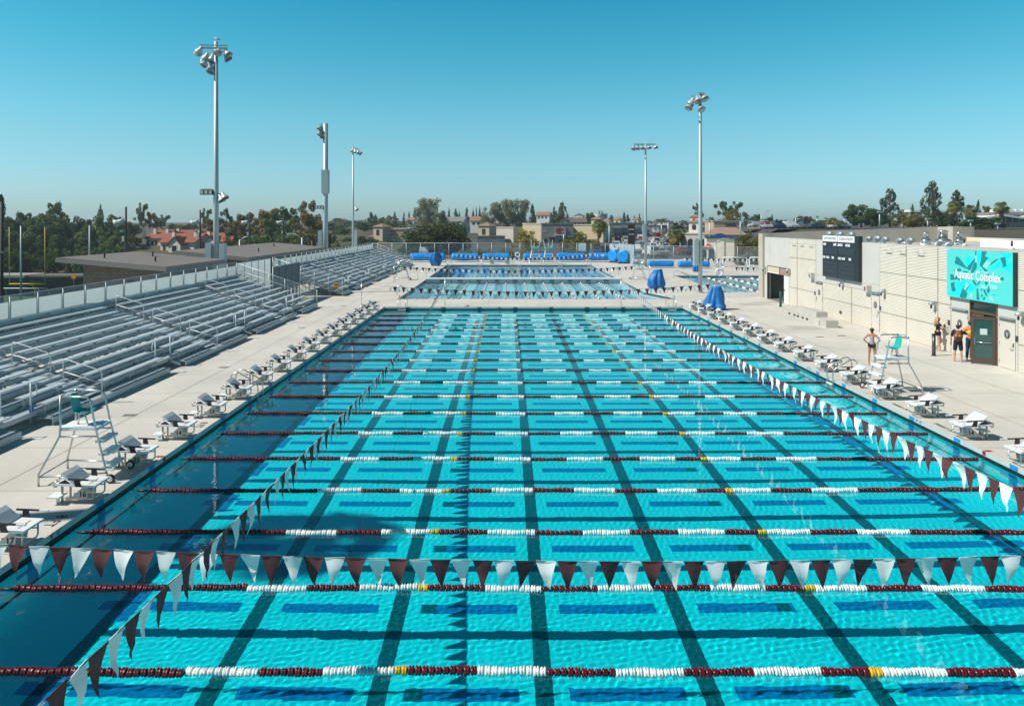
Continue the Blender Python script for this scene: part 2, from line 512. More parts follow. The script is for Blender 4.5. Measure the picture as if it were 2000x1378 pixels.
m_ = MB(); m_.tube([(-9.22, 0, 0), (-8.93, 0, 0)], .03, 8); m_.build('tension_sleeve', black_pl, rope0)
MB().bar((PX1 - .16, 0, .01), (PX1 - .02, 0, .015), .03, .02).build('hook', steel, rope0)
MB().bar((PX0 + .02, 0, .015), (PX0 + .2, 0, .01), .02, .02).build('hook', steel, rope0)
ordn = ['nearest', 'second', 'third', 'fourth', 'fifth', 'sixth', 'seventh', 'eighth', 'ninth', 'tenth', 'eleventh', 'twelfth', 'thirteenth', 'fourteenth', 'fifteenth', 'sixteenth', 'seventeenth', 'eighteenth', 'nineteenth', 'twentieth']
rng = random.Random(3)
for k, y in enumerate(ROPE_Y):
    lab = 'maroon and white lane rope, %s across the racing pool counting from the near end' % ordn[k]
    if k == 17: lab = 'maroon and white lane rope next to the far wall of the racing pool'
    if k == 0: lab = 'maroon and white lane rope nearest the camera, in front of the near pennants'
    o = rope0 if k == 0 else copy_tree(rope0)
    o.location = (rng.uniform(-.05, .05), y, WZ + .018)
    o.rotation_euler = (0, 0, (-.0035 if k == 0 else rng.uniform(-.0012, .0012)))
    o['label'] = lab
    A_, B_p = rng.uniform(-.06, .06), rng.uniform(0, 6)
    for ch in o.children:
        if ch.name.startswith('float_run'):
            xm = ch.location.x + .5; u = (xm - 2) / 11.2
            ch.location.y = A_ * (1 - u * u) + .012 * math.sin(xm * 1.3 + B_p); ch.location.z = .010 * math.sin(xm * .9 + B_p)
            ch.rotation_euler = (rng.uniform(0, 6), 0, -2 * A_ * u / 11.2 + .0156 * math.cos(xm * 1.3 + B_p))
# ropes of the second pool run lengthwise
runs = [('r', -.3, -1.6)] if False else []
x = 0.0; L2 = 83.5 - QY0 - .3; i = 0
runs = [('r', 0, 1.5)]; x = 1.5
while x < L2 - 1.6:
    runs.append(('w' if i % 2 == 0 else 'r', x, min(x + .8, L2 - 1.5))); x += .8; i += 1
runs.append(('r', L2 - 1.5, L2))
rope2 = thing('lane_rope', 'x', 'lane rope', (0, 0, 0), 0, 'lane ropes running down the second pool')
SF = {}
def simple_floats(runs, par):
    for col, x0, x1 in runs:
        key = (col, round(x1 - x0, 2))
        if key not in SF:
            mb = MB(); n = max(1, round((x1 - x0) / .2)); p = (x1 - x0) / n
            for i in range(n): mb.lathe([(.03, p * i), (.08, p * (i + .25)), (.08, p * (i + .7)), (.03, p * (i + .97))], seg=6, axis='x')
            SF[key] = mb.mesh('float_run', FM[col])
        tag(link('float_run', SF[key], par, (x0, 0, 0)), FN[col])
simple_floats(runs, rope2)
m_ = MB(); m_.tube([(-.2, 0, 0), (L2 + .1, 0, 0)], .008, 5); m_.build('cable', steel, rope2)
for k in range(9):
    o = rope2 if k == 0 else copy_tree(rope2)
    o.location = (1.9 + 2.06 * (k - 4), 83.6, WZ + .02); o.rotation_euler = (0, 0, -PI / 2)
    o['label'] = 'maroon and white lane rope of the second pool, %s counting from the bleacher side' % (['first'] + ordn[1:])[k]
# training pool ropes
runs = []; x = 0; i = 0
while x < 21.5:
    runs.append(('w' if i % 2 else 'r', x, min(x + 1.1, 21.6))); x += 1.1; i += 1
rope3 = thing('lane_rope', 'x', 'lane rope', (0, 0, 0), 0, 'lane ropes of the training pool')
simple_floats(runs, rope3)
for k in range(5):
    o = rope3 if k == 0 else copy_tree(rope3)
    o.location = (24.2 + 2.6 * k, TY1 - .3, WZ + .02); o.rotation_euler = (0, 0, -PI / 2)
    o['label'] = 'lane rope of the training pool beyond the building, %s from the pole' % (['first'] + ordn[1:])[k]

# ------------------------------------------------------------------ pennant lines
def pennant_mesh(m, seed):
    r = random.Random(seed); mb = MB(); wd, ht = .31, .43
    n = 6; bend = r.uniform(-.06, .06); tw = r.uniform(-.07, .07)
    rows = []
    for i in range(n + 1):
        t = i / n; half = wd / 2 * (1 - t) + .003
        z = -.012 - ht * t; off = bend * math.sin(t * PI) + .02 * t * r.uniform(-1, 1)
        rows.append([(u * half + tw * t * t, off + .012 * math.sin(u * 3 + seed) * (1 - t), z) for u in (-1, -.33, .33, 1)])
    k = len(mb.v)
    for row in rows: mb.v += row
    for i in range(n):
        for j in range(3): mb.face([k + i * 4 + j, k + i * 4 + j + 1, k + (i + 1) * 4 + j + 1, k + (i + 1) * 4 + j], 0, True)
    mb.box(-wd / 2, wd / 2, -.004, .004, -.022, .006)
    return mb.mesh('pennant', m)
PEN = {0: [pennant_mesh(white_fab, s) for s in range(1, 9)], 1: [pennant_mesh(maroon, s) for s in range(9, 17)]}
cord_m = mat('dark_cord', (.06, .04, .04), .8)
def flag_line(label, pts, spacing=.333, start=0., end=0., first=0, most=100, group='pennant lines over the pools', poles=()):
    t = thing('pennant_line', label, 'pennant line', pts[0], 0, group)
    P = [Vector(p) for p in pts]; o0 = P[0].copy()
    cum = [0.0]
    for i in range(1, len(P)): cum.append(cum[-1] + (P[i] - P[i - 1]).length)
    MB().tube([p - o0 for p in P], .006, 5).build('cord', cord_m, t)
    r = random.Random(int(abs(pts[0][0] * 31 + pts[0][1] * 7)))
    n = int((cum[-1] - start - end) / spacing)
    def posat(s):
        for i in range(1, len(P)):
            if s <= cum[i]:
                u = (s - cum[i - 1]) / (cum[i] - cum[i - 1]); return P[i - 1].lerp(P[i], u), (P[i] - P[i - 1])
        return P[-1], P[-1] - P[-2]
    info = []
    for i in range(n):
        p, d = posat(start + spacing * (i + .5))
        info.append(((p - camo.location).length, i, p, d))
    near = set(x[1] for x in sorted(info, key=lambda q: q[0])[:most])
    rest = MB()
    for dist, i, p, d in info:
        c = (i + first) % 2; me = r.choice(PEN[c]); rz = math.atan2(d.y, d.x) + (PI if d.x < -.001 and abs(d.x) > abs(d.y) else 0)
        rx = r.uniform(-.10, .10); tilt = -math.asin(max(-1, min(1, d.z / d.length)))
        if i in near:
            o = link('pennant', me, t, p - o0)
            o.rotation_euler = (rx, tilt + r.uniform(-.03, .03), rz + r.uniform(-.10, .10))
        else:
            k = len(rest.v); cs, sn = math.cos(rz), math.sin(rz)
            for x_, y_, z_ in ((-.155, 0, 0), (.155, 0, 0), (0, .01, -.43)):
                rest.v.append((p.x - o0.x + x_ * cs - y_ * sn, p.y - o0.y + x_ * sn + y_ * cs, p.z - o0.z + z_))
            rest.face([k, k + 1, k + 2], c)
    if rest.v: rest.build('pennant_string', [white_fab, maroon], t)['kind'] = 'stuff'
    return t
def parab(p0, p1, sag, n=24):
    p0, p1 = Vector(p0), Vector(p1)
    return [p0.lerp(p1, i / n) - Vector((0, 0, 4 * sag * (i / n) * (1 - i / n))) for i in range(n + 1)]
def thru(tab, n=40):            # smooth curve through (Y, X, Z)
    Ys = [a[0] for a in tab]; yy = np.linspace(Ys[0], Ys[-1], n)
    cx = np.polyfit(Ys, [a[1] for a in tab], 2); cz = np.polyfit(Ys, [a[2] for a in tab], 2)
    return [(float(np.polyval(cx, y)), float(y), float(np.polyval(cz, y))) for y in yy]
flag_line('maroon and white pennants strung across the pool close to the camera', parab((-11.2, 11.7, 1.55), (15.6, 11.7, 1.56), .47), first=1)
flag_line('maroon and white pennants strung along the pool on the bleacher side', thru([(57.6, -4.86, 2.08), (38.7, -4.37, 1.47), (19, -4.02, 1.63), (11.9, -3.99, 2.1), (8, -3.97, 2.27), (5.2, -3.95, 2.36)]))
flag_line('maroon and white pennants strung along the pool on the building side', thru([(57.6, 8.85, 2.08), (40, 8.6, 1.35), (24, 8.45, 1.55), (16, 8.42, 1.84), (9, 8.4, 2.2)]), first=1)
flag_line('maroon and white pennants across the far end of the racing pool', parab((-11.2, 56.9, 1.72), (15.7, 56.9, 1.72), .58), start=2.1, first=0)
flag_line('maroon and white pennants across the second pool beside the bulkhead', parab((-12.3, 80.5, 1.75), (15.4, 80.5, 1.85), .55), start=1.0, end=1.1, first=1, group='pennant lines over the pools')
flag_line('small pennants across the far end of the second pool before the blue reels', parab((-8.0, 111.0, 1.75), (13.5, 111.0, 1.85), .65), start=.3, first=0)
flag_line('pennants at the far end of the training pool before the bushes', parab((22.0, 93.0, 2.0), (36.0, 93.0, 2.0), .1), first=0)
flag_line('pennants across the near part of the training pool beyond the steel pole', parab((27.0, 88.0, 1.15), (38.0, 88.0, 1.1), .05), first=1)
pole0 = thing('flag_stanchion', 'x', 'stanchion', (0, 0, 0), 0, 'slim steel poles carrying the pennant lines')
MB().tube([(0, 0, 0), (0, 0, 2.12)], .024, 8).build('pole', steel, pole0)
MB().lathe([(.09, 0.001), (.09, .02), (.03, .04)], seg=12).build('base_flange', steel, pole0)
for i, (x, y, h, lab) in enumerate(((-4.86, 57.8, 2.12, 'slim pole at the far pool end holding the bleacher side pennants'), (8.85, 57.8, 2.12, 'slim pole at the far pool end holding the building side pennants'),
        (-11.2, 57.0, 1.9, 'slim pole behind the starting blocks on the bleacher side, end of the far pennants'), (15.7, 56.2, 1.9, 'slim pole in front of the near blue shrouded lift'),
        (-12.3, 80.5, 1.9, 'slim pole beside the second pool on the bleacher side'), (15.4, 80.5, 2.0, 'slim pole beside the second pool next to the far blue shrouded lift'),
        (-9.9, 110.5, 1.9, 'slim pole before the blue shrouded lift at the far corner'), (13.5, 111.0, 1.9, 'slim pole at the far corner before the blue reels'), (25.6, 88.0, 1.6, 'slim pole standing at the training pool steps'))):
    o = pole0 if i == 0 else copy_tree(pole0)
    o.location = (x, y, 0); o.scale = (1, 1, h / 2.12); o['label'] = lab
# ------------------------------------------------------------------ starting blocks (local x points to the water, y along the edge)
blk = thing('starting_block', 'x', 'starting block', (0, 0, 0), 0, 'starting blocks along both long edges of the racing pool')
# origin: on the deck at the pool edge, lane centre
m_ = MB(); m_.hexa([(-.86, -.32, .445), (.05, -.32, .40), (.05, .32, .40), (-.86, .32, .445)], [(-.86, -.32, .49), (.05, -.32, .445), (.05, .32, .445), (-.86, .32, .49)])
plat = m_.build('platform', white_plastic, blk)
m_ = MB()
for x, yw in ((-.13, .2), (-.52, .22)):
    z = .445 + (.05 - x) / .91 * .045 + .001
    for j in range(5):
        y = -yw + j * 2 * yw / 5; m_.hexa([(x - .02, y, z), (x + .012, y, z - .001), (x + .012, y + yw * .3, z - .001), (x - .02, y + yw * .3, z)], [(x - .02, y, z + .003), (x + .012, y, z + .002), (x + .012, y + yw * .3, z + .002), (x - .02, y + yw * .3, z + .003)])
m_.build('printed_stripe', orange_p, plat)
m_ = MB(); m_.hexa([(-.44, -.31, .475), (-.44, .31, .475), (-.74, .31, .69), (-.74, -.31, .69)], [(-.425, -.31, .50), (-.425, .31, .50), (-.72, .31, .725), (-.72, -.31, .725)])
for i in range(12): 
    t = i / 12; x = -.43 - .27 * t; z = .503 + .232 * t
    m_.hexa([(x, -.30, z - .004), (x, .30, z - .004), (x - .008, .30, z + .003), (x - .008, -.30, z + .003)], [(x + .003, -.30, z), (x + .003, .30, z), (x - .005, .30, z + .007), (x - .005, -.30, z + .007)])
m_.build('foot_plate', mat('foot_plate_white', (.70, .72, .74), .55, var=.06, vscale=6), blk)
m_ = MB()
for s in (-1, 1): m_.hexa([(-.80, s * .27 - .02, .47), (-.52, s * .27 - .02, .47), (-.52, s * .27 + .02, .47), (-.80, s * .27 + .02, .47)], [(-.78, s * .27 - .02, .51), (-.66, s * .27 - .02, .57), (-.66, s * .27 + .02, .57), (-.78, s * .27 + .02, .51)])
m_.build('plate_bracket', black_pl, blk)
m_ = MB()
m_.tube([(-.98, 0, .46), (-.1, 0, .425)], .04, 10)
m_.tube([(-.98, -.14, .46), (-.86, -.14, .46)], .045, 10); m_.tube([(-.98, .14, .46), (-.86, .14, .46)], .045, 10)
m_.box(-.9, -.84, -.30, .30, .40, .45)
for y in (-.16, .16): m_.tube([(-.78, y, 0), (-.78, y, .44)], .027, 8)
for y in (-.16, .16): m_.box(-.9, -.66, y - .06, y + .06, 0.001, .014)
m_.bar((-.70, -.16, .03), (-.12, -.16, .40), .035, .05); m_.bar((-.70, .16, .03), (-.12, .16, .40), .035, .05)
m_.bar((-.70, -.16, .10), (-.06, -.16, .10), .03, .03); m_.bar((-.70, .16, .10), (-.06, .16, .10), .03, .03)
m_.build('frame', mat('block_frame', (.45, .43, .39), .4, .5), blk)
m_ = MB(); m_.prism([(-.58, -.185, .12), (-.2, -.185, .12), (-.16, -.185, .40), (-.27, -.185, .40)], (0, .006, 0)); m_.prism([(-.58, .179, .12), (-.2, .179, .12), (-.16, .179, .40), (-.27, .179, .40)], (0, .006, 0))
m_.build('number_panel', mat('block_panel', (.50, .49, .46), .5), blk)
m_ = MB(); m_.tube([(-.02, -.24, .43), (-.02, -.24, .16), (-.02, -.2, .13), (-.02, .2, .13), (-.02, .24, .16), (-.02, .24, .43)], .018, 8); m_.tube([(-.02, -.22, .3), (-.3, -.17, .3)], .014, 6); m_.tube([(-.02, .22, .3), (-.3, .17, .3)], .014, 6)
m_.build('backstroke_bar', steel, blk)
for s in (-1, 1):
    m_ = MB(); m_.hexa([(-.38, s * .33 - .01, .43), (-.24, s * .33 - .01, .43), (-.24, s * .33 + .01, .43), (-.38, s * .33 + .01, .43)], [(-.40, s * .355 - .01, .595), (-.28, s * .355 - .01, .595), (-.28, s * .355 + .01, .595), (-.40, s * .355 + .01, .595)])
    m_.bar((-.53, s * .36, .612), (-.06, s * .36, .592), .035, .03)
    h = m_.build('side_handle', black_pl, blk)
    MB().bar((-.06, s * .36, .592), (.12, s * .36, .585), .04, .032).build('handle_tip', white_plastic, h)
m_ = MB(); m_.box(-1.02, -.74, -.36, -.02, .17, .20); m_.box(-.9, -.84, -.2, -.16, .02, .17)
m_.build('rear_step', white_plastic, blk)
NUM = {}
def number_part(o, n, flip):
    if n not in NUM: NUM[n] = text_mesh(str(n), .17, black_pl, .002, bold=.004)
    t = link('number', NUM[n], o)
    t.location = (-.30, -.19 if not flip else .19, .20); t.rotation_euler = (PI / 2, 0, 0 if not flip else PI)
blocks = []
words_ = ['', 'first', 'second', 'third', 'fourth', 'fifth', 'sixth', 'seventh', 'eighth', 'ninth', 'tenth', 'eleventh', 'twelfth', 'thirteenth', 'fourteenth', 'fifteenth', 'sixteenth', 'seventeenth']
for side in (0, 1):
    for n in range(1, 18 if side == 0 else 16):
        o = blk if not blocks else copy_tree(blk); blocks.append((o, n, side))
        if side == 0: o.location = (PX0, LANE_Y[n], 0); o.rotation_euler = (0, 0, 0)
        else: o.location = (PX1, LANE_Y[n], 0); o.rotation_euler = (0, 0, PI)
        where = 'on the bleacher side' if side == 0 else 'on the building side'
        if n >= 11: o['label'] = 'white starting block with number %d on its panel, %s of the pool' % (n, where)
        else: o['label'] = 'white starting block %s of the pool, %s from the far corner' % (where, words_[n])
for o, n, side in blocks: number_part([c for c in o.children if c.name.startswith('number_panel')][0], n, side == 1)

# ------------------------------------------------------------------ lifeguard chairs (front faces +x)
def guard_chair():
    t = thing('guard_chair', 'x', 'lifeguard chair', (0, 0, 0), 0, 'lifeguard chairs around the pools')
    for s in (-1, 1):
        m_ = MB()
        m_.tube([(-.72, s * .66, 0), (-.72, s * .66, .28), (-.38, s * .37, 1.12), (-.36, s * .36, 1.3), (-.36, s * .36, 2.14)], .026, 8)
        m_.build('rear_leg', steel, t)
        m_ = MB()
        pts = [(-.36, s * .36, 2.1), (.22, s * .36, 2.1), (.30, s * .36, 2.08), (.36, s * .36, 2.0), (.50, s * .37, 1.3), (.78, s * .40, .18), (.84, s * .42, .10), (.93, s * .5, .09)]
        m_.tube(pts, .026, 8); m_.build('side_rail', steel, t)
        w_ = MB().lathe([(.03, -.03), (.105, -.03), (.115, -.012), (.115, .012), (.105, .03), (.03, .03)], (.93, s * .54, .115), 16, axis='y').build('wheel', black_pl, t)
        MB().lathe([(.02, -.034), (.068, -.034), (.07, .034), (.02, .034)], (.93, s * .54, .115), 12, axis='y').build('rim', white_plastic, w_)
        MB().tube([(-.38, s * .37, 1.12), (.54, s * .38, 1.12)], .022, 8).build('crossbar', steel, t)
        MB().tube([(-.72, s * .66, .22), (.80, s * .42, .22)], .02, 8).build('crossbar', steel, t)
    m_ = MB(); m_.tube([(-.72, -.66, .22), (-.72, .66, .22)], .02, 8); m_.tube([(-.36, -.36, 2.1), (-.40, 0, 2.14), (-.36, .36, 2.1)], .02, 8); m_.build('crossbar', steel, t)
    m_ = MB(); m_.box(-.42, .54, -.35, .35, 1.26, 1.33); m_.build('foot_deck', white_plastic, t)
    for z, x in ((.98, .575), (.66, .655), (.34, .735)):
        MB().box(x - .10, x + .13, -.36, .36, z - .03, z + .03).build('step', white_plastic, t)
    # bucket seat
    prof = [(.24, 1.62, .19), (.22, 1.655, .20), (.12, 1.645, .21), (-.02, 1.625, .215), (-.13, 1.645, .215), (-.19, 1.74, .21), (-.23, 1.90, .20), (-.26, 2.06, .17), (-.27, 2.11, .11)]
    m_ = MB(); k = 0; n = 7
    for x, z, hw in prof:
        for j in range(n):
            u = -1 + 2 * j / (n - 1); lift = .05 * u * u
            m_.v.append((x + (lift if z > 1.7 else 0), u * hw, z + (lift if z <= 1.7 else 0)))
    for i in range(len(prof) - 1):
        for j in range(n - 1): m_.face([i * n + j, i * n + j + 1, (i + 1) * n + j + 1, (i + 1) * n + j], 0, True)
    so_ = m_.build('seat', teal_seat, t)
    md = so_.modifiers.new('thick', 'SOLIDIFY'); md.thickness = .014
    m_ = MB(); m_.tube([(-.08, 0, 1.62), (-.12, 0, 1.33)], .026, 8); m_.tube([(.03, 0, 1.62), (.12, 0, 1.33)], .022, 8); m_.lathe([(.09, 1.6), (.09, 1.625)], (0, 0, 0), 12); m_.build('seat_post', steel, t)
    return t
gc = guard_chair()
gc.location = (-10.75, 18.8, 0); gc.rotation_euler = (0, 0, R(3)); gc['label'] = 'teal seated lifeguard chair on the shaded deck between bleachers and block 16'
dup(gc, (14.75, 28.35, 0), R(182), 'teal seated lifeguard chair beside the standing woman, behind block 12')
dup(gc, (-11.9, 83.6, 0), R(2), 'lifeguard chair beside the second pool in front of the far bleachers')
dup(gc, (14.9, 84.2, 0), R(180), 'lifeguard chair beside the second pool near the bulkhead end, building side')
dup(gc, (17.9, 103, 0), R(190), 'pale lifeguard chair standing near the far steel pole')
def tall_stand(x, lab, flip):
    t = thing('tall_guard_stand', lab, 'lifeguard chair', (x, 116.4, 0), 0, 'tall white stands at the far pool edge')
    wm = mat('cream_paint', (.62, .60, .50), .6)
    for s in (-1, 1):
        MB().bar((s * .95, -.9, 0), (s * .48, 0, 2.1), .12, .09).build('leg', wm, t)
        MB().bar((s * .95, .9, 0), (s * .48, .1, 2.1), .12, .09).build('leg', wm, t)
        MB().bar((s * .48, 0, 2.0), (s * .72 + flip * .1, .05, 3.75), .16, .12).build('post', wm, t)
    m_ = MB(); m_.box(-.58, .58, -.35, .4, 2.1, 2.3); m_.box(-.52, .52, -.42, .3, 2.42, 2.62); m_.box(-.52, .52, .25, .36, 2.4, 2.8); m_.build('seat', mat('mint_plastic', (.28, .50, .42), .5), t)
    for z in (.5, 1.0, 1.5): MB().box(-.8 + z * .17, .8 - z * .17, -.85 + z * .38, -.7 + z * .38, z, z + .09).build('rung', wm, t)
tall_stand(gx(1045, 116.4), 'tall cream stand with mint seat at the far edge, fourth reel behind it', 1)
tall_stand(gx(1071.5, 116.4), 'tall cream stand with mint seat at the far edge, the one nearer the white notice', -1)
sp0 = thing('starting_platform', 'x', 'starting platform', (gx(960.5, 115.2), 115.2, 0), 0, 'old starting platforms at the far pool edge')
m_ = MB(); m_.box(-.55, .55, -.5, .5, .62, .82); m_.build('top', mat('mint_plastic', (.28, .50, .42), .5), sp0)
m_ = MB(); m_.hexa([(-.4, -.35, 0), (.4, -.35, 0), (.4, .35, 0), (-.4, .35, 0)], [(-.26, -.25, .62), (.26, -.25, .62), (.26, .25, .62), (-.26, .25, .62)]); m_.build('pedestal', mat('cream_paint', (.62, .60, .50)), sp0)
m_ = MB()
for s in (-1, 1): m_.bar((s * .56, .4, .8), (s * .7, .4, 1.75), .09, .07)
m_.build('handle', mat('cream_paint', (.62, .60, .50)), sp0)
sp0['label'] = 'short starting platform with mint top at the far edge, bleacher side one'
dup(sp0, (gx(990.5, 115.2), 115.2, 0), 0, 'short starting platform with mint top at the far edge, nearer the tall stands')

# ------------------------------------------------------------------ pool ladders (local +x to the water)
lad = thing('pool_ladder', 'x', 'pool ladder', (0, 0, 0), 0, 'stainless pool ladders')
for s in (-1, 1):
    MB().tube([(-.95, s * .28, 0), (-.95, s * .28, .55), (-.90, s * .28, .72), (-.78, s * .28, .80), (-.62, s * .28, .80), (.02, s * .28, .42), (.08, s * .28, .25), (.08, s * .28, -1.5)], .024, 8).build('handrail', steel, lad)
for z in (-.2, -.5, -.8, -1.1):
    MB().box(.02, .14, -.27, .27, z - .03, z).build('tread', white_plastic, lad)
lads = [(PX0, 28.1, 0, 'pool ladder among the starting blocks on the bleacher side'), (PX1, 30.7, PI, 'pool ladder among the starting blocks on the building side'),
        (gx(785, 56.7), PY1, -PI / 2, 'pool ladder at the far end, corner by the bleachers'), (gx(1313, 56.7), PY1, -PI / 2, 'pool ladder at the far end, corner by the blue shrouded lifts'),
        (QX0 + .3, 66.5, 0, 'pool ladder at the near corner of the second pool'), (gx(937, 113.8), QY1, -PI / 2, 'pool ladder at the far edge under the second reel'),
        (gx(1014, 113.8), QY1, -PI / 2, 'pool ladder at the far edge by the life ring'), (gx(1094, 113.8), QY1, -PI / 2, 'pool ladder at the far edge, beyond the tall stands'),
        (gx(1151, 113.8), QY1, -PI / 2, 'pool ladder at the far edge near the round blue covers'), (gx(877, 113.8), QY1, -PI / 2, 'pool ladder at the far edge beside the shrouded lift'),
        (QX1, 92.5, PI, 'pool ladder on the building side of the second pool')]
for i, (x, y, rz, lab) in enumerate(lads):
    o = lad if i == 0 else copy_tree(lad)
    o.location = (x, y, 0); o.rotation_euler = (0, 0, rz); o['label'] = lab
# stair rails at the training pool
sr = thing('stair_rail', 'curved steel stair rail at the training pool steps, outer one', 'handrail', (TX0, 86, 0), 0, 'stair rails of the training pool')
MB().tube([(-1.0, 0, 0), (-1.0, 0, .75), (-.85, 0, .88), (-.6, 0, .86), (1.6, 0, -.1), (1.75, 0, -.2), (1.75, 0, -.9)], .026, 8).build('rail', steel, sr)
for y, lab in ((83.0, 'second'), (78.5, 'third'), (74.5, 'fourth'), (71.5, 'nearest')):
    dup(sr, (TX0, y, 0), 0, 'curved steel stair rail at the training pool steps, %s from the reels' % lab if lab != 'nearest' else 'curved steel stair rail at the training pool corner nearest the building')
la2 = thing('ramp_rail', 'long sloping steel rail reaching into the training pool near the building', 'handrail', (23.5, 74.6, 0), 0)
m_ = MB(); m_.tube([(-1.5, 0, .1), (-1.5, 0, .95), (-1.3, 0, 1.05), (3.2, -4.6, -.2)], .03, 8); m_.tube([(-1.5, 0, .55), (-1.3, 0, .6), (3.0, -4.6, -.5)], .025, 8); m_.build('rail', steel, la2)
ls = thing('white_ladder', 'white plastic ladder frame standing in the training pool', 'pool ladder', (31.6, 76.0, WZ), R(15))
m_ = MB()
for s in (0, .9): m_.bar((s, 0, -.5), (s - .25, 1.0, 1.25), .07, .07)
for z in (.1, .5, .9): m_.bar((-.05 - z * .12, z * .55, z), (.85 - z * .12, z * .55, z), .05, .05)
m_.build('frame', white_plastic, ls)

# ------------------------------------------------------------------ blue cover reels, shrouded lifts
def wob_cyl(L, r, seed, mi=0, hang=.12):
    rr = random.Random(seed); mb = MB(); n = 26; seg = 28
    ph = [rr.uniform(0, 6) for _ in range(6)]
    for i in range(n + 1):
        x = -L / 2 + L * i / n
        end = min(1, min(i, n - i) / 1.5 + .78)
        for j in range(seg):
            a = 2 * PI * j / seg
            d = 1 + .025 * math.sin(3 * a + ph[0] + x) + .03 * math.sin(x * 2.1 + ph[1]) * math.sin(2 * a + ph[2]) + .018 * math.sin(x * 6 + ph[3] + 4 * a)
            z = r * d * end * math.sin(a)
            if z < 0: z *= 1 - hang * math.sin(x * 1.3 + ph[4]) * .5
            mb.v.append((x, r * d * end * math.cos(a) * .96, z))
    for i in range(n):
        for j in range(seg): mb.face([i * seg + j, i * seg + (j + 1) % seg, (i + 1) * seg + (j + 1) % seg, (i + 1) * seg + j], mi, True)
    mb.face(list(range(seg))[::-1], mi); mb.face([n * seg + j for j in range(seg)], mi)
    return mb
def reel(x0, x1, Y, r, zc, lab, seed):
    xa, xb = gx(x0, Y), gx(x1, Y); L = xb - xa
    t = thing('cover_reel', lab, 'cover reel', ((xa + xb) / 2, Y, 0), 0, 'blue pool cover reels by the far fence')
    c = wob_cyl(L - .25, r, seed).build('cover_roll', blue_vinyl, t, (0, 0, zc))
    rr = random.Random(seed)
    if L > 5:
        m_ = MB()
        for k in range(rr.randint(3, 5)):
            x = rr.uniform(-.35, .25) * L; y = -r * .99
            m_.hexa([(x, y - .04, .05), (x + .07, y - .04, .05), (x + .07, y, .05), (x, y, .05)], [(x - .3, y - .04, .42), (x - .23, y - .04, .42), (x - .23, y + .1, .42), (x - .3, y + .1, .42)])
        m_.build('strap', mat('pale_strap', (.45, .62, .78), .5), c)
    for s in (-1, 1):
        m_ = MB(); X = s * (L / 2 - .1)
        m_.bar((X, -.55, .06), (X, .55, .06), .06, .06); m_.bar((X, -.5, .08), (X, 0, zc), .05, .05); m_.bar((X, .5, .08), (X, 0, zc), .05, .05)
        m_.build('stand', galv, t)
    MB().bar((-L / 2 + .1, -.55, .1), (L / 2 - .1, -.55, .1), .05, .05).build('base_rail', galv, t)
reel(800, 871, 121, .62, .88, 'blue covered reel next to the far bleachers, behind the shrouded lift', 1)
reel(881, 936.5, 121.6, .60, .86, 'blue covered reel with pennants in front, second from the bleachers', 2)
reel(941, 997, 121.6, .60, .86, 'blue covered reel behind the two short starting platforms', 3)
reel(1021, 1082, 121.6, .60, .86, 'blue covered reel behind the two tall stands', 4)
reel(1086, 1144, 121.6, .60, .86, 'blue covered reel beneath the white notice on the fence', 5)
reel(1148, 1196, 121.6, .62, .9, 'blue covered reel touching the round blue covers', 6)
reel(1264, 1316, 105.8, .44, .62, 'low blue reel beside the far steel pole at the training pool', 7)
reel(1323, 1387, 104.5, .44, .62, 'low blue reel behind the narrow shrouded lift at the training pool', 8)
for i, (x, Y, lab) in enumerate(((1200, 119.5, 'round blue cover leaning by the far fence corner, the farther one'), (1218, 117.0, 'round blue cover by the slatted fence, the nearer larger one'))):
    t = thing('covered_hose_reel', lab, 'covered reel', (gx(x, Y), Y, 0), R(-20 + 25 * i), 'round blue covers near the fence corner')
    m_ = wob_cyl(1.15, 1.0, 20 + i); m_.build('cover', blue_vinyl, t, (0, 0, 1.12)).rotation_euler = (0, 0, R(60))
    MB().box(-.9, .9, -.5, .5, .04, .14).build('base', dark_grey, t)
shroud_blue = mat('blue_shroud_fabric', (.003, .155, .46), .5, var=.25, vscale=2.5, bump=.3, bscale=4)
def shroud(name, lab, x, Y, wd, ht, seed, prof, col=shroud_blue):
    t = thing(name, lab, 'pool lift', (x, Y, 0), 0, 'pool lifts under blue shrouds')
    rr = random.Random(seed); m_ = MB(); seg = 64
    ph = [rr.uniform(0, 6) for _ in range(5)]
    n = 24
    for i in range(n + 1):
        u = i / n
        p = float(np.interp(u, [q[0] for q in prof], [q[1] for q in prof])); off = float(np.interp(u, [q[0] for q in prof], [q[2] for q in prof]))
        for j in range(seg):
            a = 2 * PI * j / seg
            fold = 1 + (.15 * math.sin(5 * a + ph[0] + u * 1.9) + .10 * math.sin(8 * a + ph[1] - u * 1.2) + .05 * math.sin(13 * a + ph[3])) * (1.1 - u * .6) + .05 * math.sin(u * 9 + 3 * a + ph[4])
            m_.v.append((off * wd + wd * p * fold * math.cos(a), wd * .8 * p * fold * math.sin(a), .02 + ht * u + .05 * math.sin(4 * a + ph[2]) * (1 - u) ** 3 + .05 * u * math.cos(a)))
    for i in range(n):
        for j in range(seg): m_.face([i * seg + j, i * seg + (j + 1) % seg, (i + 1) * seg + (j + 1) % seg, (i + 1) * seg + j], 0, True)
    m_.face([n * seg + j for j in range(seg)], 0)
    m_.build('shroud', col, t)
    m_ = MB(); m_.box(-.3, .3, -.25, .25, .0, .05); m_.tube([(0, 0, .05), (0, 0, ht - .1)], .05, 8); m_.build('base', galv, t)
    return t
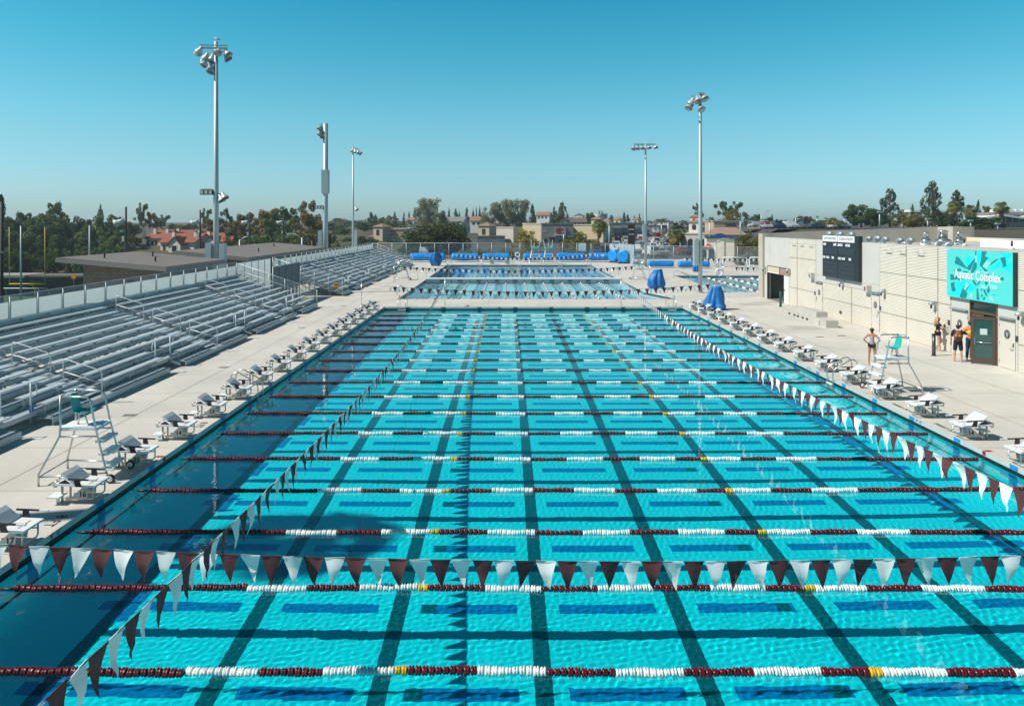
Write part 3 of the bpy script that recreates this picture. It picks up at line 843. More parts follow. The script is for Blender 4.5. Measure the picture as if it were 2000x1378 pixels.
shroud('shrouded_lift', 'blue shrouded pool lift behind the first building side starting blocks', 15.3, 55.0, .86, 1.66, 1, [(0, .92, 0), (.16, 1.04, 0), (.26, .86, .03), (.45, .78, .06), (.8, .60, .12), (1, .46, .14)])
shroud('shrouded_lift', 'blue shrouded pool lift between second pool and training pool', gx(1282, 72.4), 72.4, .80, 1.85, 2, [(0, .80, .1), (.2, .98, .0), (.45, .95, -.04), (.62, .84, .03), (.8, .64, .12), (1, .5, .16)])
shroud('shrouded_lift', 'blue shrouded pool lift in front of the first reel by the bleachers', gx(851, 110.8), 110.8, .85, 1.95, 3, [(0, .6, 0), (.3, .95, -.05), (.6, 1.0, -.1), (1, .85, 0)])
shroud('shrouded_lift', 'narrow blue shrouded lift before the training pool reel', gx(1359, 97), 97, .42, 1.75, 4, [(0, .7, 0), (.3, 1.0, .05), (.6, .75, 0), (.8, 1.05, -.05), (1, .8, -.1)])
t = thing('equipment_box', 'pale grey box standing on the deck behind the far shrouded lift', 'box', (gx(1281, 84), 84, 0), 0)
m_ = MB(); m_.box(-.55, .55, -.3, .3, .12, .75); m_.build('cabinet', mat('pale_grey_paint', (.60, .59, .55), .5), t); m_ = MB(); m_.box(-.6, .6, -.34, .34, .75, .84); m_.build('lid', mat('pale_grey_paint', (.60, .59, .55), .5), t); MB().box(-.5, .5, -.25, .25, 0, .12).build('base', dark_grey, t)
for x, Y, lab in ((1011, 122.4, 'white life ring hanging between the reels at the far fence'), (1404, 93.2, 'white life ring at the far end of the training pool'), (1405, 79, 'white life ring on a stand at the training pool')):
    t = thing('life_ring', lab, 'life ring', (gx(x, Y), Y, 1.15), 0, 'white life rings')
    pts = [(.36 * math.cos(a), 0, .36 * math.sin(a)) for a in np.linspace(0, 2 * PI, 24, endpoint=False)]
    MB().tube(pts, .09, 8, closed=True).build('ring', white_plastic, t)
    MB().tube([(0, .11, -1.15), (0, .11, .3)], .03, 6).build('post', galv, t)
# water polo goals
for x, Y, lab in ((1435, 97, 'white water polo goal on the far deck of the training pool, complete one'), (1488, 97, 'white water polo goal partly hidden by the building corner')):
    t = thing('polo_goal', lab, 'goal', (gx(x, Y), Y, 0), 0, 'white water polo goals')
    m_ = MB()
    for s in (-1, 1): m_.tube([(s * 1.5, 0, 1.9), (s * 1.75, 0, .1), (s * 1.75, 1.2, .1), (s * 1.5, 0, 1.9)], .05, 6)
    m_.tube([(-1.5, 0, 1.9), (1.5, 0, 1.9)], .06, 8); m_.build('frame', white_plastic, t)

# ------------------------------------------------------------------ podium, bollards
t = thing('podium', 'stepped concrete winners podium on the deck by the building', 'podium', (19.85, 45.3, 0), 0)
conc2 = mat('podium_concrete', (.50, .47, .42), .85, var=.12, vscale=2)
MB().box(-.45, .40, .9, 7.4, 0, .34).build('base', conc2, t)
m_ = MB(); m_.box(-.4, .35, 0, 1.7, 0, .45); m_.build('tier', conc2, t)
m_ = MB(); m_.box(-.28, .42, 1.7, 4.4, .0, .78); m_.build('tier', conc2, t)
m_ = MB(); m_.box(.1, .9, 4.9, 6.9, .0, .62); m_.build('tier', conc2, t)
m_ = MB()
for i, y in enumerate((2.6, 3.3, 4.1, 4.7, 5.6)): m_.box(-.456, -.45, y, y + .34, .12, .27)
m_.build('inset_mark', dark_grey, t)
t = thing('green_bollard', 'dark green post on the deck before the open storage door', 'bollard', (20.9, 56.8, 0), 0)
MB().lathe([(.09, 0), (.09, 1.14), (.07, 1.17)], seg=14).build('post', mat('green_paint', (.005, .10, .055), .5), t)
MB().lathe([(.14, 0.001), (.14, .02)], seg=14).build('base_ring', dark_grey, t)
t = thing('door_bollard', 'grey ribbed bollard with black cap by the women at the door', 'bollard', (20.62, 35.9, 0), 0)
m_ = MB(); m_.lathe([(.075, 0.02), (.075, .98)], seg=16)
for j in range(6):
    a = 2 * PI * j / 6; m_.box(.075 * math.cos(a) - .012, .075 * math.cos(a) + .012, .075 * math.sin(a) - .012, .075 * math.sin(a) + .012, .03, .98)
m_.build('post', mat('bollard_grey', (.14, .145, .15), .35, .6), t)
MB().lathe([(.09, .97), (.095, 1.02), (.07, 1.07)], seg=16).build('cap', black_pl, t)
MB().lathe([(.12, .001), (.12, .03)], seg=16).build('base_ring', black_pl, t)
# ------------------------------------------------------------------ bleachers
def mesh_alpha(name, col, scale, cover, rough=.5, metal=.6):
    m = bpy.data.materials.new(name); m.use_nodes = True
    n = m.node_tree; b = n.nodes['Principled BSDF']
    b.inputs['Base Color'].default_value = (*col, 1); b.inputs['Roughness'].default_value = rough; b.inputs['Metallic'].default_value = metal
    tc = n.nodes.new('ShaderNodeTexCoord'); sp = n.nodes.new('ShaderNodeSeparateXYZ'); n.links.new(tc.outputs['Object'], sp.inputs[0])
    def M(op, a, b_=None):
        q = n.nodes.new('ShaderNodeMath'); q.operation = op
        for i, v in enumerate((a, b_)):
            if v is None: continue
            if isinstance(v, (int, float)): q.inputs[i].default_value = v
            else: n.links.new(v, q.inputs[i])
        return q.outputs[0]
    h = M('ADD', sp.outputs[0], sp.outputs[1])
    d1 = M('FRACT', M('MULTIPLY', M('ADD', h, sp.outputs[2]), scale)); d2 = M('FRACT', M('MULTIPLY', M('SUBTRACT', h, sp.outputs[2]), scale))
    t1 = M('LESS_THAN', d1, cover); t2 = M('LESS_THAN', d2, cover)
    n.links.new(M('MAXIMUM', t1, t2), b.inputs['Alpha'])
    return m
chain = mesh_alpha('chain_link', (.40, .46, .48), 14, .13)
chain_far = mesh_alpha('chain_link_far', (.36, .42, .44), 12, .10)
slat = mat('privacy_mesh', (.56, .64, .64), .7, var=.14, vscale=6)
_n = slat.node_tree; _t = _n.nodes.new('ShaderNodeBsdfTranslucent'); _t.inputs[0].default_value = (.56, .64, .64, 1); _x = _n.nodes.new('ShaderNodeMixShader'); _x.inputs[0].default_value = .5
_n.links.new(_n.nodes['Principled BSDF'].outputs[0], _x.inputs[1]); _n.links.new(_t.outputs[0], _x.inputs[2]); _n.links.new(_x.outputs[0], _n.nodes['Material Output'].inputs[0])
seat_al = mat('seat_plank', (.54, .61, .64), .38, .2, var=.08, vscale=1.3)
_b = MB(); _b.box(-.05, .10, -.025, .025, .30, .404); _b.box(-.06, -.02, -.025, .025, -.02, .30); BRK = _b.mesh('seat_bracket', galv)
def bleacher(name, lab, y0, y1, aisles, bays):
    t = thing(name, lab, 'bleacher', (-14.4, y0, 0), 0, 'aluminium bleachers along the pool deck')
    L = y1 - y0; NR = 10; dp = .61; rs = .203
    AW = .62
    def spans(row):
        cuts = [(a - AW, a + AW) for a in aisles]
        if row == 0: cuts += [(b_, b_ + 1.5) for b_ in bays]
        if row == 1: cuts += [(b_ + .1, b_ + 1.4) for b_ in bays]
        cuts.sort(); out = []; p = y0
        for a, c in cuts:
            if a - p > .6: out.append((p, a))
            p = c
        if y1 - p > .6: out.append((p, y1))
        return out
    for i in range(NR):
        xf = -dp * i; zf = .25 + rs * i
        # foot boards: two planks with a gap
        fb = MB()
        segs = [(y0, y1)] if i > 0 else spans(0) + [(a - AW, a + AW) for a in aisles]
        for a, c in segs:
            fb.box(xf - .235, xf, a - y0, c - y0, zf - .03, zf); fb.box(xf - .50, xf - .265, a - y0, c - y0, zf - .03, zf)
        fb.build('foot_board', alum, t)
        rb = MB()
        for a, c in (segs if i == 0 else [(y0, y1)]): rb.box(xf - .012, xf + .002, a - y0, c - y0, zf - (.2 if i == 0 else .15), zf - .033)
        rb.build('riser_board', alum if i == 0 else alum_dk, t)
        for a, c in spans(i):
            sb = MB()
            xs = xf - .40
            sb.box(xs - .14, xs + .13, a + .02 - y0, c - .02 - y0, zf + .405, zf + .44)
            sb.box(xs + .122, xs + .134, a + .02 - y0, c - .02 - y0, zf + .385, zf + .443)
            s_ = sb.build('bench_seat', seat_al, t)
            y = a + .3
            while y < c - .1:
                link('seat_bracket', BRK, s_, (xs, y - y0, zf)); y += 1.83
    for a in aisles:
        for i in range(1, NR):
            xf = -dp * i; zf = .25 + rs * i - rs / 2
            MB().box(xf + .01, xf + .28, a - AW - y0, a + AW - y0, zf - .03, zf).build('aisle_step', alum, t)
    for a in aisles:
        for lo, hi in ((0, 2), (3, 5), (6, 8)):
            hr = MB()
            xa, za = -dp * lo - .02, .25 + rs * lo; xb, zb = -dp * hi - .05 - .12, .25 + rs * hi
            H = .92
            yy = a - y0
            hr.tube([(xa, yy, za - .1), (xa, yy, za + H - .12), (xa - .04, yy, za + H - .03), (xa - .12, yy, za + H + .03), (xb + .12, yy, zb + H - .02), (xb + .03, yy, zb + H - .02), (xb, yy, zb + H - .10), (xb, yy, zb)], .022, 8)
            hr.tube([(xa, yy, za + H * .5), (xb, yy, zb + H * .52)], .018, 8)
            hr.build('handrail', mat('rail_pipe', (.66, .70, .71), .4, .15), t)
    sign_b = mat('blue_access_sign', (.02, .16, .42), .5)
    for b_ in bays:
        for yy in (b_ + .05, b_ + 1.45):
            h = MB(); y = yy - y0; s = -1 if yy > b_ + .7 else 1
            h.tube([(-.66, y, .1), (-.66, y, 1.35)], .024, 8)
            ang = np.linspace(PI / 2, -PI / 2, 8)
            h.tube([(-.66, y, 1.32)] + [(-.66, y - s * (.16 + .14 * math.cos(q)), 1.12 + .2 * math.sin(q)) for q in ang] + [(-.66, y, .92)], .018, 6)
            hp = h.build('bay_rail', mat('rail_pipe', (.60, .63, .64)), t)
            MB().box(-.655, -.645, y - s * .03 - .11, y - s * .03 + .11, .42, .66).build('access_sign', sign_b, hp)
    # rear fence
    xb = -dp * NR - .04; ztop = 3.42; zbase = .25 + rs * NR - .05
    fp = MB(); y = 0
    while y <= L + .01: fp.tube([(xb, y, zbase - .4), (xb, y, ztop)], .032, 8); y += 1.83
    fp.tube([(xb, 0, ztop), (xb, L, ztop)], .022, 6); fp.tube([(xb, 0, zbase + .1), (xb, L, zbase + .1)], .02, 6)
    fp.build('fence_post', galv, t)
    q = MB(); q.poly([(xb - .03, 0, zbase + .1), (xb - .03, L, zbase + .1), (xb - .03, L, ztop - .01), (xb - .03, 0, ztop - .01)]); q.build('fence_mesh', chain, t)
    q = MB(); y = .05; r = random.Random(4)
    while y < L - .3:
        wd = min(1.83 - .1, L - y - .05)
        q.poly([(xb - .045 - r.uniform(0, .02), y, zbase + .12), (xb - .045 - r.uniform(0, .02), y + wd, zbase + .12), (xb - .045, y + wd, ztop - .27), (xb - .045, y, ztop - .27)]); y += 1.83
    q.build('privacy_screen', slat, t)
    bp = MB(); bp.box(xb + .05, xb + .30, 0, L, zbase - .05, zbase + .01); bp.box(xb + .02, xb + .06, 0, L, zbase - .25, zbase + .2); bp.build('rear_board', alum, t)
    # ends
    for y in (.02, L - .02):
        g = MB()
        def zz(x): return .25 + rs * (-x / dp)
        for k in range(6):
            x = -dp * 2 * k - .06
            g.tube([(x, y, max(0, zz(x) - .3)), (x, y, zz(x) + 1.08)], .022, 6)
        g.tube([(-.06, y, zz(0) + 1.08), (-dp * 10 - .04, y, zz(-dp * 10) + 1.08)], .022, 6); g.tube([(-.06, y, zz(0) + .55), (-dp * 10, y, zz(-dp * 10) + .55)], .018, 6)
        ge = g.build('end_guard', mat('rail_pipe', (.60, .63, .64)), t)
        q = MB(); q.poly([(-.06, y + .02, zz(0) - .1), (-dp * 10, y + .02, zz(-dp * 10) - .1), (-dp * 10, y + .02, zz(-dp * 10) + 1.06), (-.06, y + .02, zz(0) + 1.06)]); q.build('guard_mesh', chain, ge)
    # under structure
    u = MB(); y = .4
    while y < L:
        u.bar((-.1, y, .16), (-dp * 10, y, .16 + rs * 10 - .1), .06, .09)
        for k in (2, 5, 8, 10): u.bar((-dp * k, y, 0), (-dp * k, y, .1 + rs * k), .06, .06)
        u.bar((-dp * 5, y, .1), (-dp * 10, y, 1.9), .04, .04)
        u.bar((-dp * 10, y, 0.05), (-dp * 3, y, .05), .05, .05); y += 1.83
    u.build('under_frame', galv, t)
    return t
bleacher('bleacher', 'long aluminium bleacher nearest the camera with three visible aisles', 14.2, 56.4, [16.4, 26.4, 36.9, 47.9], [22.0, 31.7, 41.1, 50.6])
bleacher('bleacher', 'aluminium bleacher beyond the grey gate, beside the second pool', 65.0, 113.5, [73.5, 84.0, 95.0, 105.5], [68.8, 79.0, 90.0, 100.0])
sg = thing('warning_sign', 'small orange sign on the end guard of the farther bleacher', 'sign', (-14.9, 64.85, 1.0), 0)
MB().box(-.27, .27, -.02, .02, -.16, .18).build('plate', mat('orange_sign', (.75, .28, .01), .5), sg)
MB().box(-.2, .2, -.026, -.02, -.02, .06).build('symbol', dark_grey, sg)
# gate panel between the stands
t = thing('screen_gate', 'solid grey green screen gate between the two bleachers', 'gate', (-18.0, 56.9, 0), 0)
gm = mat('gate_panel_grey', (.10, .135, .135), .6, var=.15, vscale=2)
m_ = MB()
for k in range(4): m_.box(-.04, .0, .05 + 1.82 * k, 1.80 + 1.82 * k, 1.35 if k != 9 else .1, 3.0)
for k in range(7): m_.box(-.05, .005, .06 + 1.04 * k, .55 + 1.04 * k, .1, 1.33)
m_.build('panel', gm, t)
m_ = MB()
for k in range(5): m_.tube([(.03, 1.82 * k, 0), (.03, 1.82 * k, 3.05)], .035, 8)
m_.tube([(.03, 0, 3.03), (.03, 7.3, 3.03)], .025, 6); m_.tube([(.03, 0, 1.34), (.03, 7.3, 1.34)], .02, 6); m_.build('gate_frame', galv, t)
t = thing('chain_fence', 'pale screened chain link fence beside the grey gate, at the bleacher gap', 'fence', (-20.6, 56.6, 0), 0)
m_ = MB()
for k in range(6): m_.tube([(0, 1.6 * k, 0), (0, 1.6 * k, 3.35)], .03, 8)
m_.tube([(0, 0, 3.33), (0, 8, 3.33)], .022, 6); m_.build('post', galv, t)
MB().poly([(-.03, 0, .1), (-.03, 8, .1), (-.03, 8, 3.3), (-.03, 0, 3.3)]).build('mesh_panel', slat, t)

# ------------------------------------------------------------------ aquatic building
gconc = mat('grey_panel_concrete', (.545, .53, .49), .8, var=.07, vscale=.8, bump=.05, bscale=12)
tan_conc = mat('tan_board_concrete', (.46, .415, .34), .85, var=.12, vscale=.7, bump=.08, bscale=9)
siding_m = mat('cream_ribbed_panel', (.77, .71, .61), .7, var=.05, vscale=.7)
door_m = mat('cream_door_paint', (.62, .57, .50), .5, var=.03, vscale=2)
bronze = mat('bronze_frame', (.16, .085, .045), .45, .3)
door_br = mat('dark_bronze_door', (.085, .062, .048), .5, .2)
glass_m = mat('door_glass', (.012, .04, .04), .05, 0, spec=.9)
white_roof = mat('white_roof_membrane', (.80, .79, .76), .7, var=.05, vscale=.8)
roof_grey = mat('grey_roof_membrane', (.48, .46, .43), .85, var=.1, vscale=.5)
seal = mat('joint_sealant', (.30, .26, .21), .8)
bd = thing('aquatic_building', 'long cream ribbed and grey concrete building along the pool deck', 'building', (22, 0, 0), 0)
BX = 0.0; WT = 5.19
m_ = MB()
# core walls stand behind the face pieces; storage opening from Y 59.1 to 62.8
m_.box(.05, .30, 20, 33.30, 0, WT - .02); m_.box(.05, .30, 35.30, 59.1, 0, WT - .02); m_.box(.05, .30, 33.30, 35.30, 2.74, WT - .02)
m_.box(.05, .30, 59.1, 62.8, 2.78, WT - .02); m_.box(.05, .30, 62.8, 64.2, 0, WT - .02)
m_.box(16, 16.3, 20, 64, 0, 4.9); m_.box(.3, 16, 20, 20.3, 0, 4.9)
core = m_.build('wall', tan_conc, bd)
m_ = MB(); m_.box(-.16, .30, 63.55, 64.6, 0, 5.50); m_.hexa([(.30, 64.2, 0), (17.0, 64.2, 0), (17.0, 64.6, 0), (.30, 64.6, 0)], [(.30, 64.2, 5.50), (17.0, 64.2, 6.12), (17.0, 64.6, 6.12), (.30, 64.6, 5.50)])
m_.box(15.2, 17.0, 62.0, 64.2, 4.8, 6.08)
m_.build('end_wall', tan_conc, bd)
m_ = MB(); m_.box(.30, 16.2, 20.3, 64.2, 4.70, 4.74); m_.build('roof', roof_grey, bd)
m_ = MB(); m_.box(.0, .34, 20, 63.5, WT - .018, WT + .02); m_.build('parapet_cap', mat('cap_flashing', (.60, .56, .50), .5), bd)
m_ = MB(); m_.box(11, 11.25, 20.4, 51.8, 4.75, 5.28); m_.box(11.25, 16.4, 51.55, 51.8, 4.75, 5.28); m_.build('white_parapet', white_roof, bd)
m_ = MB(); m_.box(16.35, 16.6, 52, 62.0, 4.75, 5.22); m_.build('white_parapet', mat('cream_parapet', (.66, .60, .48), .7), bd)
# face pieces: grey concrete
m_ = MB(); m_.box(0, .05, 62.85, 63.5, 0, WT - .02); m_.box(0, .05, 57.95, 62.85, 2.80, WT - .02); m_.build('concrete_panel', gconc, bd)
MB().box(0, .05, 43.85, 52.9, 2.28, WT - .02).build('concrete_panel', gconc, bd)
m_ = MB()
m_.box(0, .05, 32.0, 33.30, 2.25, 2.80); m_.box(0, .05, 35.30, 36.8, 2.25, 2.80)
m_.box(0, .05, 32.0, 32.12, 0, 2.25); m_.box(0, .05, 33.18, 33.30, 0, 2.25); m_.box(0, .05, 35.30, 35.42, 0, 2.25); m_.box(0, .05, 36.72, 36.8, 0, 2.25)
m_.box(0, .05, 32.0, 36.8, 2.80, WT - .02)
m_.build('concrete_panel', gconc, bd)
m_ = MB()
for y0_, y1_, z0_, z1_ in ((43.85, 52.9, 2.715, 2.735), (51.2, 51.22, 2.3, WT - .03), (46.0, 46.02, 2.3, WT - .03), (62.3, 62.315, 2.9, WT - .03)):
    m_.box(-.003, .0, y0_, y1_, z0_, z1_)
m_.build('panel_joint', seal, bd)
# ribbed cream panels, real ribs
def ribbed(y0_, y1_, z0_, z1_, joints=()):
    q = MB(); z = z0_; p = .082
    while z < z1_ - .01:
        h = min(p, z1_ - z)
        prof = [(.0, z), (-.012, z + h * .12), (-.016, z + h * .5), (-.012, z + h * .72), (.0, z + h * .82), (.0, z + h)]
        k = len(q.v)
        for x, zz in prof: q.v += [(x, y0_, zz), (x, y1_, zz)]
        for j in range(len(prof) - 1): q.face([k + 2 * j, k + 2 * j + 1, k + 2 * j + 3, k + 2 * j + 2])
        q.poly([(x, y0_, zz) for x, zz in prof]); q.poly([(x, y1_, zz) for x, zz in prof][::-1])
        z += p
    q.box(0, .05, y0_, y1_, z0_, z1_)
    o = q.build('ribbed_panel', siding_m, bd)
    if joints:
        g = MB()
        for a in joints:
            if a[0] == 'v': g.box(-.039, -.02, a[1] - .012, a[1] + .012, z0_, z1_)
            else: g.box(-.039, -.02, y0_, y1_, a[1] - .012, a[1] + .012)
        g.build('joint', seal, o)
ribbed(52.95, 57.9, .02, WT - .02, [('v', 56.3), ('h', 3.75), ('h', 1.45)])
ribbed(44.85, 51.75, .02, 2.26, [('v', 47.4), ('h', 1.25)])
ribbed(36.83, 43.8, .02, WT - .02, [('v', 40.9), ('v', 37.9), ('h', 3.55), ('h', 2.35), ('h', 1.2)])
ribbed(20.0, 31.95, .02, WT - .02, [('v', 28.0), ('h', 3.55), ('h', 1.2)])
# hanging light bars near the parapet
for y in (57.2, 55.6, 54.0, 43.0, 41.5, 39.7):
    MB().tube([(-.04, y, 4.86), (-.2, y, 4.86), (-.2, y - .62, 4.86), (-.04, y - .62, 4.86)], .022, 6).build('wall_bar', galv, bd)
# wall lamps
def wall_lamp(y, z):
    m_ = MB(); m_.box(-.05, .0, y - .1, y + .1, z - .1, z + .1); m_.tube([(-.03, y, z), (-.18, y, z + .08), (-.25, y, z)], .02, 6)
    m_.lathe([(.05, .08), (.12, .02), (.15, -.08)], (-.25, y, z), 12); l = m_.build('wall_lamp', galv, bd)
    q = MB(); q.lathe([(.03, -.28), (.055, -.2), (.03, -.08)], (-.25, y, z), 10); q.build('lamp_shade', dark_grey, l)
for y, z in ((63.2, 2.55), (57.7, 2.75), (48.6, 2.5), (43.2, 2.45), (38.1, 2.3), (31.6, 2.55)): wall_lamp(y, z)
for y, z in ((53.4, 2.62), (45.15, 2.42)):
    q = MB().box(-.28, -.02, y - .28, y + .28, z - .22, z + .22).build('exit_light_box', mat('box_grey', (.52, .50, .46), .6), bd)
    MB().box(-.286, -.28, y - .1, y + .05, z - .12, z + .12).build('exit_symbol', mat('red_dark_symbol', (.12, .03, .03), .5), q)
# doors
def door(y0_, y1_, name, label, flip=False):
    big = True
    q = MB(); q.box(-.02, .045, y0_, y1_, .02, 2.17); d = q.build(name, door_m, bd)
    d['label'] = label
    q = MB(); q.box(-.14, .0, y0_ - .02, y1_ + .02, 2.19, 2.235); q.box(-.02, .0, y0_ - .02, y1_ + .02, 2.14, 2.19); q.build('drip_hood', galv, d)
    ym = (y0_ + y1_) / 2
    q = MB(); n = 24; R_ = .21 if big else .16; zc = 1.52
    q.prism([(-.024, ym + R_ * math.cos(2 * PI * i / n), zc + R_ * math.sin(2 * PI * i / n)) for i in range(n)], (.003, 0, 0)); q.build('restroom_sign', mat('sign_grey', (.14, .145, .14), .5), d)
    q = MB(); q.prism([(-.028, ym - R_ * .62, zc - R_ * .55), (-.028, ym + R_ * .62, zc - R_ * .55), (-.028, ym, zc + R_ * .75)], (.003, 0, 0)); sy = q.build('sign_triangle', black_pl, d)
    q = MB(); q.box(-.032, -.028, ym - .025, ym + .025, zc - .1, zc + .02); q.ball((-.03, ym, zc + .05), .025, 8, 5); q.build('sign_figure', white_plastic, d)
    hy = y1_ - .11 if flip else y0_ + .11; sg_ = -1 if flip else 1; hn = y0_ + .005 if flip else y1_ - .005
    q = MB(); q.box(-.03, -.02, hy - .035, hy + .035, 1.0, 1.18); q.tube([(-.02, hy, .92), (-.09, hy, .92), (-.09, hy + sg_ * .13, .92)], .014, 6); q.ball((-.04, hy, 1.08), .03, 8, 5); q.build('handle', dark_grey, d)
    q = MB()
    for z in (.3, 1.1, 1.9): q.tube([(-.03, hn, z - .07), (-.03, hn, z + .07)], .016, 6)
    q.build('hinge', galv, d)
    return d
door(35.44, 36.70, 'restroom_door', 'cream door nearest the woman in black', True)
door(32.14, 33.16, 'restroom_door', 'cream door beyond the open bronze door')
door(43.9, 44.8, 'restroom_door', 'tall cream door behind the podium end')
door(51.8, 52.9, 'restroom_door', 'cream door below the scoreboard, far end', True)
for y, z in ((36.95, 1.45), (32.02, 1.42), (43.75, 1.4), (53.05, 1.4)): MB().box(-.045, -.02, y - .08, y + .08, z - .12, z + .12).build('braille_sign', dark_grey, bd)
m_ = MB(); m_.lathe([(.09, -.05), (.09, .03)], (-.06, 48.9, .55), 12, axis='x'); m_.build('hose_tap', dark_grey, bd)
# entrance
ent = MB(); ent.box(-.03, .14, 35.22, 35.30, 0, 2.74); ent.box(-.03, .14, 33.30, 33.38, 0, 2.74); ent.box(-.03, .14, 33.38, 35.22, 2.66, 2.74); ent.box(-.03, .14, 33.38, 35.22, 2.20, 2.30); ent.box(.0, .12, 34.30, 34.38, 0, 2.2)
e_ = ent.build('entrance_frame', bronze, bd); e_['label'] = 'bronze entrance frame with transom light'
MB().box(.05, .06, 33.38, 35.22, 2.30, 2.66).build('transom_pane', glass_m, e_)
q = MB(); q.box(.02, .07, 34.38, 34.50, .02, 2.2); q.box(.02, .07, 35.10, 35.22, .02, 2.2); q.box(.02, .07, 34.50, 35.10, .02, .3); q.box(.02, .07, 34.50, 35.10, 2.05, 2.2); fd = q.build('entrance_door', bronze, bd); fd['label'] = 'closed bronze glass leaf of the entrance'
MB().box(.04, .05, 34.50, 35.10, .3, 2.05).build('door_glass', glass_m, fd)
# open leaf hinged at Y 33.40
HG = Vector((-.03, 33.40, 0)); TP = Vector((-.80, 33.97, 0)); dr = (TP - HG); LW = dr.length; ang = math.atan2(dr.y, dr.x)
q = MB(); q.box(0, .13, -.025, .025, .02, 2.17); q.box(LW - .13, LW, -.025, .025, .02, 2.17); q.box(.13, LW - .13, -.025, .025, .02, .30); q.box(.13, LW - .13, -.025, .025, 2.02, 2.17)
od = q.build('entrance_door', door_br, bd, HG); od.rotation_euler = (0, 0, ang); od['label'] = 'open dark bronze glass door leaf'
MB().box(.13, LW - .13, -.005, .005, .30, 2.02).build('door_glass', mat('clear_dark_glass', (.02, .075, .07), .04, 0, spec=.8), od)
q = MB()
for s in (-1, 1): q.tube([(LW - .07, s * .025, .88), (LW - .16, s * .09, .9), (LW - .16, s * .09, 1.2), (LW - .07, s * .025, 1.22)], .014, 6)
q.tube([(.14, .05, 1.0), (LW - .14, .05, 1.0)], .022, 6); q.tube([(.14, -.05, 1.0), (LW - .14, -.05, 1.0)], .022, 6); q.build('handle', steel, od)
q = MB(); q.box(.32, .60, .007, .009, 1.35, 1.62); q.box(.32, .60, -.009, -.007, 1.35, 1.62); q.build('paper_notice', mat('pale_paper', (.45, .58, .52), .8), od)
q = MB(); q.box(.13, LW - .13, -.03, .03, .018, .03); q.build('bottom_rail', galv, od)
# dark rooms behind openings
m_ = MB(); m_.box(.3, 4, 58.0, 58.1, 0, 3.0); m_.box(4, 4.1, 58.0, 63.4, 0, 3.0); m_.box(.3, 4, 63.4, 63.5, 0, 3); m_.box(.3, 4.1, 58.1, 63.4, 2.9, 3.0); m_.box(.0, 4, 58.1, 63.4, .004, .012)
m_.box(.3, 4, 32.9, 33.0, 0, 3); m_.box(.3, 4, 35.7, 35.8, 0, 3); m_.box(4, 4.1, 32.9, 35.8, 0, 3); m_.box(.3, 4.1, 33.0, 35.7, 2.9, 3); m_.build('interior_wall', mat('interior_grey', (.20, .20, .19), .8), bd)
# storage opening
q = MB(); q.box(-.01, .12, 60.05, 62.75, 2.32, 2.78); sh = q.build('roll_shutter', mat('tan_shutter', (.62, .50, .36), .6), bd)
MB().box(-.03, .12, 60.05, 62.75, 2.26, 2.32).build('bottom_bar', white_plastic, sh)
q = MB(); q.box(-.02, .12, 62.75, 62.85, 0, 2.80); q.box(-.02, .12, 59.95, 60.05, 2.2, 2.80); q.box(-.02, .12, 58.0, 62.75, 2.78, 2.84); q.build('storage_frame', dark_grey, bd)
MB().box(.0, .08, 58.0, 59.95, 2.25, 2.78).build('brown_panel', mat('brown_panel', (.33, .23, .17), .6), bd)
# white storage door leaf, opened
q = MB(); q.box(-.02, .03, 58.0, 59.0, .02, 2.22); q.box(-.03, -.02, 58.25, 58.75, .5, 1.0); sd = q.build('storage_door', mat('white_door', (.74, .72, .66), .5), bd); sd['label'] = 'white storage door leaf beside the open shutter'
q = MB(); q.box(-.05, -.02, 58.85, 58.92, 1.0, 1.15); q.build('handle', mat('red_lock', (.3, .02, .02), .5), sd)
m_ = MB(); m_.box(.02, .045, 59.0, 59.1, 0, 2.25); m_.build('storage_jamb', gconc, bd)
# bicycle-like equipment inside
eq = thing('pool_equipment', 'dark cart with white bucket inside the open storage room', 'cart', (23.0, 60.4, .012), 0)
m_ = MB(); m_.box(-.4, .5, -.5, .6, .25, .4); m_.tube([(-.3, -.4, .4), (-.4, -.3, 1.05), (-.4, .4, 1.05), (-.3, .5, .4)], .03, 6); m_.build('frame', dark_grey, eq)
m_ = MB(); m_.lathe([(.16, .4), (.2, .8)], (.0, -.1, 0), 12); m_.build('bucket', white_plastic, eq)
for x, y in ((-.3, -.4), (-.3, .5), (.4, -.4), (.4, .5)): MB().lathe([(.05, -.03), (.13, -.03), (.13, .03), (.05, .03)], (x, y, .13), 10, axis='y').build('wheel', black_pl, eq)
# ------------------------------------------------------------------ scoreboard
sb_black = mat('scoreboard_black', (.014, .021, .027), .45)
sb_panel = mat('scoreboard_panel', (.022, .034, .042), .5)
sc = thing('scoreboard', 'large black scoreboard with white header on the building wall', 'scoreboard', (21.78, 51.3, 0), 0)
SW, SZ0, SZ1 = 5.25, 2.76, 5.58
m_ = MB(); m_.box(0, .26, -SW, 0, SZ0, SZ1); m_.build('cabinet', sb_black, sc)
m_ = MB(); m_.box(-.012, 0, -2.32, -.03, SZ1 - .42, SZ1 - .02); m_.box(-.012, 0, -4.72, -2.38, SZ1 - .42, SZ1 - .02); hd = m_.build('header_panel', mat('scoreboard_white', (.80, .80, .80), .5), sc)
def board_text(txt, size, y, z, m, sx=1., bold=.004, par=sc, name='lettering', x=-.016):
    o = link(name, text_mesh(txt, size, m, .002, sx=sx, bold=bold), par, (x, y, z)); o.rotation_euler = (PI / 2, 0, -PI / 2); return o
sbt = mat('lettering_dark', (.02, .02, .025), .6); sbw = mat('lettering_white', (.85, .86, .86), .6)
board_text('SOUTHWESTERN', .24, -1.18, SZ1 - .22, sbt, .98, .0)
board_text('COLLEGE ATHLETICS', .24, -3.55, SZ1 - .22, sbt, .88, .0)
m_ = MB()
